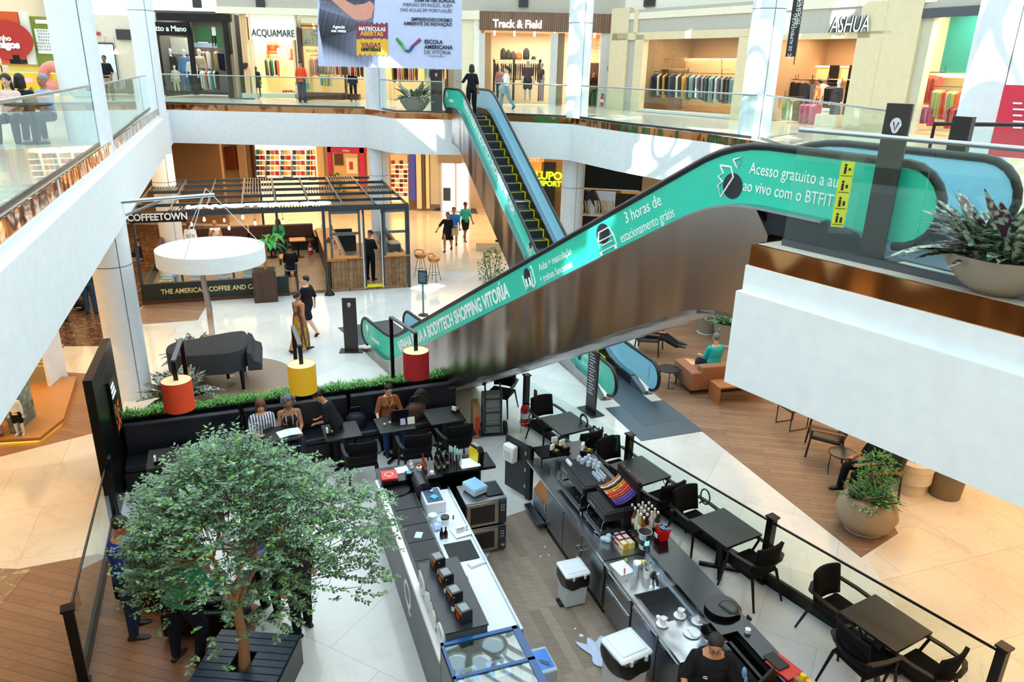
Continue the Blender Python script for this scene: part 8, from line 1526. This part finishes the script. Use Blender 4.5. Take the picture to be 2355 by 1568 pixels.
l1 = fol[0].build('foliage', leafm('#416344', '#8ca886'), tr, smooth=False); l1['kind'] = 'stuff'; l2 = fol[1].build('young_foliage', leafm('#5d9440', '#8fbd5a'), tr, smooth=False); l2['kind'] = 'stuff'  # paler tone in the main foliage paints leaf highlights into the colour
tw_ = MB()
for k in range(260): c = crown_pt(); e = c*.93+Vector((0, 0, -.14)); tw_.tube([e*.8+Vector((0, 0, .2)), e, c], [.006, .004, .0015], 4)
t3 = tw_.build('twigs', M('#6a5038', .8), tr); t3['kind'] = 'stuff'
person('man in royal blue polo and jeans standing by the lower left fence', (-4.92, 7.86, .004), R(20), 'hips', ('#1a2f86', 1), ('#22344e', 'pants'), ('#15100e', 'short'), 'm', sc=1.03, fatness=1.12, vs=.010, head=(20, 0), shoes='#2a211c', over=dict(RA=((.35, .1, -1), (-.3, .8, -.55)), LA=((-.25, .1, -1), (.5, .7, -.3))))
person('man in green sweater seen from behind below the tree', (-4.02, 7.42, .004), R(70), 'stand', ('#2f9a78', 1.95), ('#141c2c', 'pants'), ('#4a4a4a', 'short'), 'm', sc=1.0, fatness=1.18, vs=.010, lean=22, shoes='#3a2a22', over=dict(RL=((.2, .25, -1), (0, -.25, -1)), LL=((-.12, -.05, -1), (0, -.1, -1)), LA=((-.2, .5, -1), (.1, 1, .1)), RA=((.2, .5, -1), (-.1, 1, .1))))
person('person in pale blue shirt hidden behind the tree trunk', (-3.28, 8.35, .004), R(-120), 'work', ('#8fa8e0', 1.9), ('#15161a', 'pants'), ('#1a120e', 'short'), 'm', vs=.012, head=(25, 0), shoes='#15161a')
person('person in black trousers and black shoes behind the slatted planter', (-2.72, 7.98, .004), R(150), 'stand', ('#1c1d22', 1.9), ('#121318', 'pants'), ('#15100e', 'short'), 'm', vs=.012, lean=25, head=(20, 0), shoes='#101114')
for k, (p, rz, lb) in enumerate((((-4.85, 8.55, 0), -15, 'black leather sofa behind the man in royal blue'), ((-3.95, 8.05, 0), 5, 'black leather ottoman with folded jacket under the tree'))):
    o = T('leather_sofa' if k == 0 else 'leather_ottoman', lb, 'sofa' if k == 0 else 'ottoman', p, R(rz)); MB().box(-.55, .45, -.32, .32, .08, .42).build('seat', DBLACK, o, bevel=.03); [MB().box(x, x+.05, y, y+.05, 0, .08).build('leg', STEELD, o) for x in (-.5, .38) for y in (-.28, .23)]
    if k == 0: MB().box(-.55, .45, .22, .38, .3, .72).build('backrest', DBLACK, o, bevel=.03)
o = T('folded_jacket', 'crumpled black leather jacket lying on the ottoman', 'jacket', (-3.85, 8.0, .42)); m = MB(); [m.ell((.14*math.cos(k*1.1), .1*math.sin(k*1.1), .04+.015*(k % 3)), (.12, .05, .04), 10, 6) for k in range(7)]; vox(m, 'jacket_fabric', M('#15171c', .3, bump=.6, bs=20), o, .012, 2)
o = T('round_table', 'round glass table with white cups hidden behind the tree', 'table', (-3.75, 9.0, 0)); MB().lathe([(.38, .70), (.38, .73)], n=36).build('table_top', M('#3a3f44', .2), o); MB().cyl((0, 0, .02), (0, 0, .7), .035).build('pedestal', BLACK, o); MB().lathe([(.24, 0), (.24, .02)], n=24).build('foot', BLACK, o)
for k in range(2): o = T('cup', f'white cup on the round table behind the tree, {"left" if k else "right"} one', 'cup', (-3.7-.2*k, 8.95, .73)); MB().lathe([(.025, 0), (.04, .07), (.036, .07)], n=20).build('cup_body', WHITE, o); MB().lathe([(.07, .0), (.075, .008), (.001, .006)], n=20).build('saucer', WHITE, o)
# ---------------------------------------------------------------- children's display at lower left
tile = brickmat('teal glass tiles', '#3f6260', '#7f9a8a', '#2c4240', 1, .12, .12, .004, .12, noise=.3, nscale=7, offset=0)
o = T('display_stage', 'low wooden display stage with glowing gold edge at lower left', 'stage', (-10.0, 13.4, 0), R(8)); MB().prism([(-3, -.75), (.65, -.55), (.75, .3), (.1, 2.6), (-3, 2.6)], .06, .13).build('wood_deck', M('#b57c42', .45, bump=.1, bs=8), o, smooth=False); MB().prism([(-3, -.68), (.58, -.48), (.68, .3), (.05, 2.5), (-3, 2.5)], 0.01, .06).build('glow_edge', M('#ffc23a', .5, emit=2.2), o, smooth=False)
o = T('tiled_screen', 'teal mosaic tiled screen wall behind the child mannequin', 'screen wall', (-9.98, 13.32, .13), R(8)); MB().box(-1.9, .02, .42, .55, 0, 1.4).build('tiled_wall', tile, o, smooth=False); MB().box(0, .14, -.25, .55, 0, 1.4).build('tiled_end', tile, o, smooth=False)
for f_ in kids(o):   # upright tile pattern
    f_.data.uv_layers.new(name='uv'); uv = f_.data.uv_layers[0].data
    for pl in f_.data.polygons:
        for li in pl.loop_indices:
            v = f_.data.vertices[f_.data.loops[li].vertex_index].co; uv[li].uv = (v.x if abs(pl.normal.y) > .5 else v.y, v.z) if abs(pl.normal.z) < .5 else (v.x, v.y)
tn = [n for n in tile.node_tree.nodes if n.type == 'TEX_COORD'][0]
for l in list(tile.node_tree.links):
    if l.from_node == tn: to = l.to_socket; tile.node_tree.links.remove(l); tile.node_tree.links.new(tn.outputs['UV'], to)
strp = brickmat('striped knit', '#e8e2d2', '#e8e2d2', '#15161c', 1, 9, .045, .014, .8); 
mk_ = mannequin('child mannequin in striped cardigan and black shorts on the lit stage', (-9.72, 13.05, .13), R(-85), ('#e8e2d2', 1.8), ('#15161a', 'shorts'), skin='#e8ddd0', sc=.52)
o = T('pink_suitcase', 'pink gingham child suitcase at the left edge', 'suitcase', (-10.22, 12.95, .13), R(8)); MB().box(-.22, .18, -.12, .12, .03, .52).build('case_body', brickmat('gingham', '#d88a86', '#c9706e', '#f0d0cc', 1, .03, .03, .006, .7, offset=0), o, bevel=.03); MB().box(-.2, .16, -.13, -.12, .1, .25).build('grey_pocket', M('#5a646a', .6), o, bevel=.01); MB().tube([(-.08, 0, .52), (-.08, 0, .62), (.06, 0, .62), (.06, 0, .52)], .012, 6).build('handle', M('#d88a86', .5), o); [MB().cyl((x, -.05, .015), (x, .05, .015), .02, n=10).build('wheel', RUB, o) for x in (-.17, .13)]
o = T('child_backpack', 'pink gingham backpack resting above the suitcase', 'bag', (-10.26, 13.0, .68), R(8)); MB().ell((0, 0, .12), (.15, .1, .17), 14, 10).build('bag_body', M('#d88a86', .6), o); MB().tube([(-.08, -.05, .25), (0, -.05, .33), (.08, -.05, .25)], .012, 6).build('strap', M('#c9706e', .6), o)
o = T('shop_desk', 'cream shop desk with louvred drawers and white side panel', 'desk', (-11.1, 15.55, .0), R(8)); CR = M('#d9cfa8', .5); MB().box(-1.6, .5, .0, .6, 1.02, 1.06).build('desk_top', CR, o); MB().box(.5, .56, -.25, .62, .0, 1.18).build('side_panel', WHITE, o); MB().box(-1.6, .5, .05, .58, .58, .62).build('shelf', CR, o); MB().box(-1.6, .5, .55, .6, 0.1, 1.02).build('back_board', CR, o)
for x0 in (-1.2, -.62, -.06):
    d = MB().box(x0, x0+.54, .0, .05, .88, 1.0).build('drawer', CR, o); [MB().box(x0+.03, x0+.51, -.008, 0, .90+.018*k, .905+.018*k).build('louvre', M('#b3a67c', .5), d) for k in range(5)]
    d = MB().box(x0, x0+.54, .0, .05, .1, .56).build('louvred_door', CR, o); lv = MB(); [lv.box(x0+.03, x0+.51, -.01, 0, .13+.027*k, .14+.027*k) for k in range(15)]; lvo = lv.build('louvres', M('#b3a67c', .5), d); lvo['kind'] = 'stuff'
for k in range(3): o = T('orange_box', f'flat orange box on the cream desk shelf, {ORD[k]} from the left', 'box', G(50+38*k, 815-6*k, .63), R(8)); MB().box(-.16, .16, -.12, .12, 0, .07).build('box_body', M('#c8683a', .6), o); MB().box(-.165, .165, -.125, .125, .05, .075).build('box_lid', M('#d0744a', .6), o)
o = T('laptop', 'black laptop on the cream shop desk', 'laptop', (-11.55, 15.8, 1.06), R(-10)); MB().box(-.17, .17, -.12, .12, 0, .015).build('keyboard_base', BLACK, o); MB().cbox((0, .15, .12), (.34, .012, .23), rx=R(-15)).build('screen_lid', BLACK, o)
o = T('card_terminal', 'black card reader with green label and white webcam on the desk', 'terminal', (-10.85, 15.95, 1.06), R(8)); MB().box(-.1, .14, -.06, .1, 0, .14).build('terminal_body', M('#20261f', .4), o); MB().box(-.1, -.05, -.065, -.06, .02, .14).build('green_label', M('#2f8a3a', .5), o); MB().ell((.12, .05, .2), (.03, .03, .03), 12, 8).build('webcam', WHITE, o); MB().lathe([(.035, 0), (.035, .02)], (-.2, -.02, 0), 16).build('puck', BLACK, o)
lamp('stage_spot', 'SPOT', (-9.6, 14.0, 3.8), 90, (1, .8, .5), .05, spot=R(60))
o = T('stage_spotlight', 'small bright floor spotlight at the corner of wooden stage', 'lamp', (*G(146, 888, .1).xy, .01)); MB().cyl((0, 0, 0), (0, 0, .10), .04, n=14).build('lamp_body', WHITE, o); MB().cyl((0, 0, .10), (0, 0, .115), .035, n=14).build('lens', M('#ffe6b0', .4, emit=14), o)
# ---------------------------------------------------------------- lounge at right
BRL = M('#9a6244', .5, bump=.15, bs=40); ORB = M('#a8683a', .45, bump=.1, bs=12)
o = T('lounge_sofa', 'tan brown leather sofa on the wooden lounge floor', 'sofa', (4.35, 16.15, 0), R(14)); MB().box(0, 1.9, .0, .8, .12, .42).build('seat', BRL, o, bevel=.04); MB().box(0.1, 1.9, -.12, .12, .12, .72).build('backrest', BRL, o, bevel=.04); MB().box(-.14, .12, -.12, .85, .12, .58).build('armrest', BRL, o, bevel=.03); [MB().cyl((x, y, 0), (x, y, .12), .015, n=8).build('leg', BLACK, o) for x in (-.08, 1.7) for y in (-.05, .75)]
o = T('wood_bench_table', 'orange wood waterfall bench table against the sofa back', 'table', (4.72, 15.72, 0), R(14)); MB().box(0, 1.2, -.22, .25, .40, .44).build('table_top', ORB, o); MB().box(0, .04, -.22, .25, 0, .40).build('side_panel', ORB, o)
def round_side(P, label, r=.28, h=.45):
    o = T('round_side_table', label, 'table', P); MB().lathe([(r, h-.02), (r, h), (r-.008, h+.008), (r-.015, h), (.001, h)], n=44).build('table_top', M('#23272b', .25), o)
    for k in range(3): t = 2*math.pi*k/3+.4; MB().tube([(r*.8*math.cos(t), r*.8*math.sin(t), h-.02), (r*.8*math.cos(t), r*.8*math.sin(t), .01), (r*.8*math.cos(t+.7), r*.8*math.sin(t+.7), .01)], .01, 6).build('leg', BLACK, o)
round_side((3.83, 16.6, 0), 'round black side table beside the escalator foot'); round_side((6.35, 12.5, 0), 'round brown black side table beside the seated man in black', .26, .46)
def lounge_chair(P, rz, label):
    o = T('lounge_chair', label, 'chair', P, rz); L = M('#3c3530', .4, bump=.1); Wd = M('#8a5226', .4)
    MB().cbox((0, .0, .40), (.56, .60, .09), rx=R(6)).build('seat', L, o, bevel=.03); MB().cbox((0, -.34, .62), (.54, .09, .48), rx=R(14)).build('backrest', L, o, bevel=.03)
    for s in (-1, 1): MB().bar((s*.33, -.34, .60), (s*.33, .30, .62), .06, .025).build('armrest', Wd, o, bevel=.006); MB().tube([(s*.33, .27, .60), (s*.33, .32, 0)], .02, 8).build('leg', M('#2a1c14', .4), o); MB().tube([(s*.33, -.3, .60), (s*.33, -.36, 0)], .02, 8).build('leg', M('#2a1c14', .4), o)
    return o
lounge_chair((6.35, 13.35, 0), R(70), 'empty lounge chair with wooden arms beyond the round brown table'); lounge_chair((6.62, 11.82, 0), R(100), 'lounge chair with wooden arms holding the man in black'); lounge_chair((3.75, 18.9, 0), R(-110), 'lounge chair with reclining person near the second escalator')
o = T('sled_chair', 'thin black sled base of a chair at the edge of the white box', 'chair', (6.0, 14.25, 0), R(20)); MB().tube([(0, 0, .45), (0, 0, .02), (.45, 0, .02), (.45, 0, .45)], .012, 6).build('sled_base', BLACK, o); MB().box(-.02, .47, .0, .45, .44, .47).build('seat', M('#3c3530', .5), o); MB().tube([(0, .45, .45), (0, .45, .02), (.45, .45, .02), (.45, .45, .45)], .012, 6).build('sled_base', BLACK, o)
person('man in black seated with legs crossed behind the round pot', (6.62, 11.86, 0), R(188), 'sit', ('#121318', 1), ('#0f1014', 'pants'), ('#15100e', 'short'), 'm', seat=.43, vs=.011, shoes='#0c0c0e')
person('person in black trousers reclining half hidden behind the escalator', (3.72, 18.92, 0), R(-20), 'sit', ('#3a3f4a', 1), ('#1c1f26', 'pants'), ('#15100e', 'short'), 'm', seat=.40, over=dict(RL=((.1, 1, .05), (.0, 1, -.5)), LL=((-.1, 1, .02), (.05, 1, -.5))), shoes='#121214')
person('grey haired man in teal polo sitting on the tan sofa', (4.93, 16.75, 0), R(110), 'sit', ('#2fb0ac', 1), ('#1c1f26', 'pants'), ('#6f7074', 'short'), 'l', seat=.42, vs=.012, fatness=1.1, head=(15, -20))
stromanthe((6.03, 10.72, 0), 'big round taupe pot with leafy shrub on the wooden lounge tip', .50, 90, 11, pot=('round', '#a08c72'), hgt=.62, L0=.24, cols=('#1f6a2c', '#4f9a34'))
o = C.objects[-1]
shrub((6.16, 10.85, .35), 'young multi stemmed tree growing from the big round pot', 1.0, .36, 620, '#1f6a2c', None, 15, .07, col2='#57a044')
stromanthe((5.72, 20.6, 0), 'taupe tapered pot with leaves, left of the pair by the sofa', .36, 30, 12, pot=('taper', '#9a9084'), hgt=.62, L0=.3, cols=('#2b7a3c', '#4f9a34')); stromanthe((6.05, 19.7, 0), 'taupe tapered pot with glossy green leaves, right of the pair', .40, 50, 13, pot=('taper', '#9a9084'), hgt=.66, L0=.36, cols=('#1f8a3c', '#3f9a44'))
for k, (x, y, c_) in enumerate(((7.45, 12.0, '#d8cdb8'), (8.02, 11.85, '#7a6a54'))):
    o = T('drum_table', ['pale cylindrical plinth under the white box edge', 'grey brown cylindrical planter under the white box edge'][k], 'plinth', (x, y, 0)); MB().lathe([(.27, 0), (.27, .22), (.33, .24), (.33, .62)] if k == 0 else [(.26, 0), (.30, .5), (.28, .5)], n=40).build('drum', M(c_, .5), o); MB().lathe([(.34 if k == 0 else .31, .5), (.34 if k == 0 else .31, .52)], n=40).build('band', M(c_, .3), o)
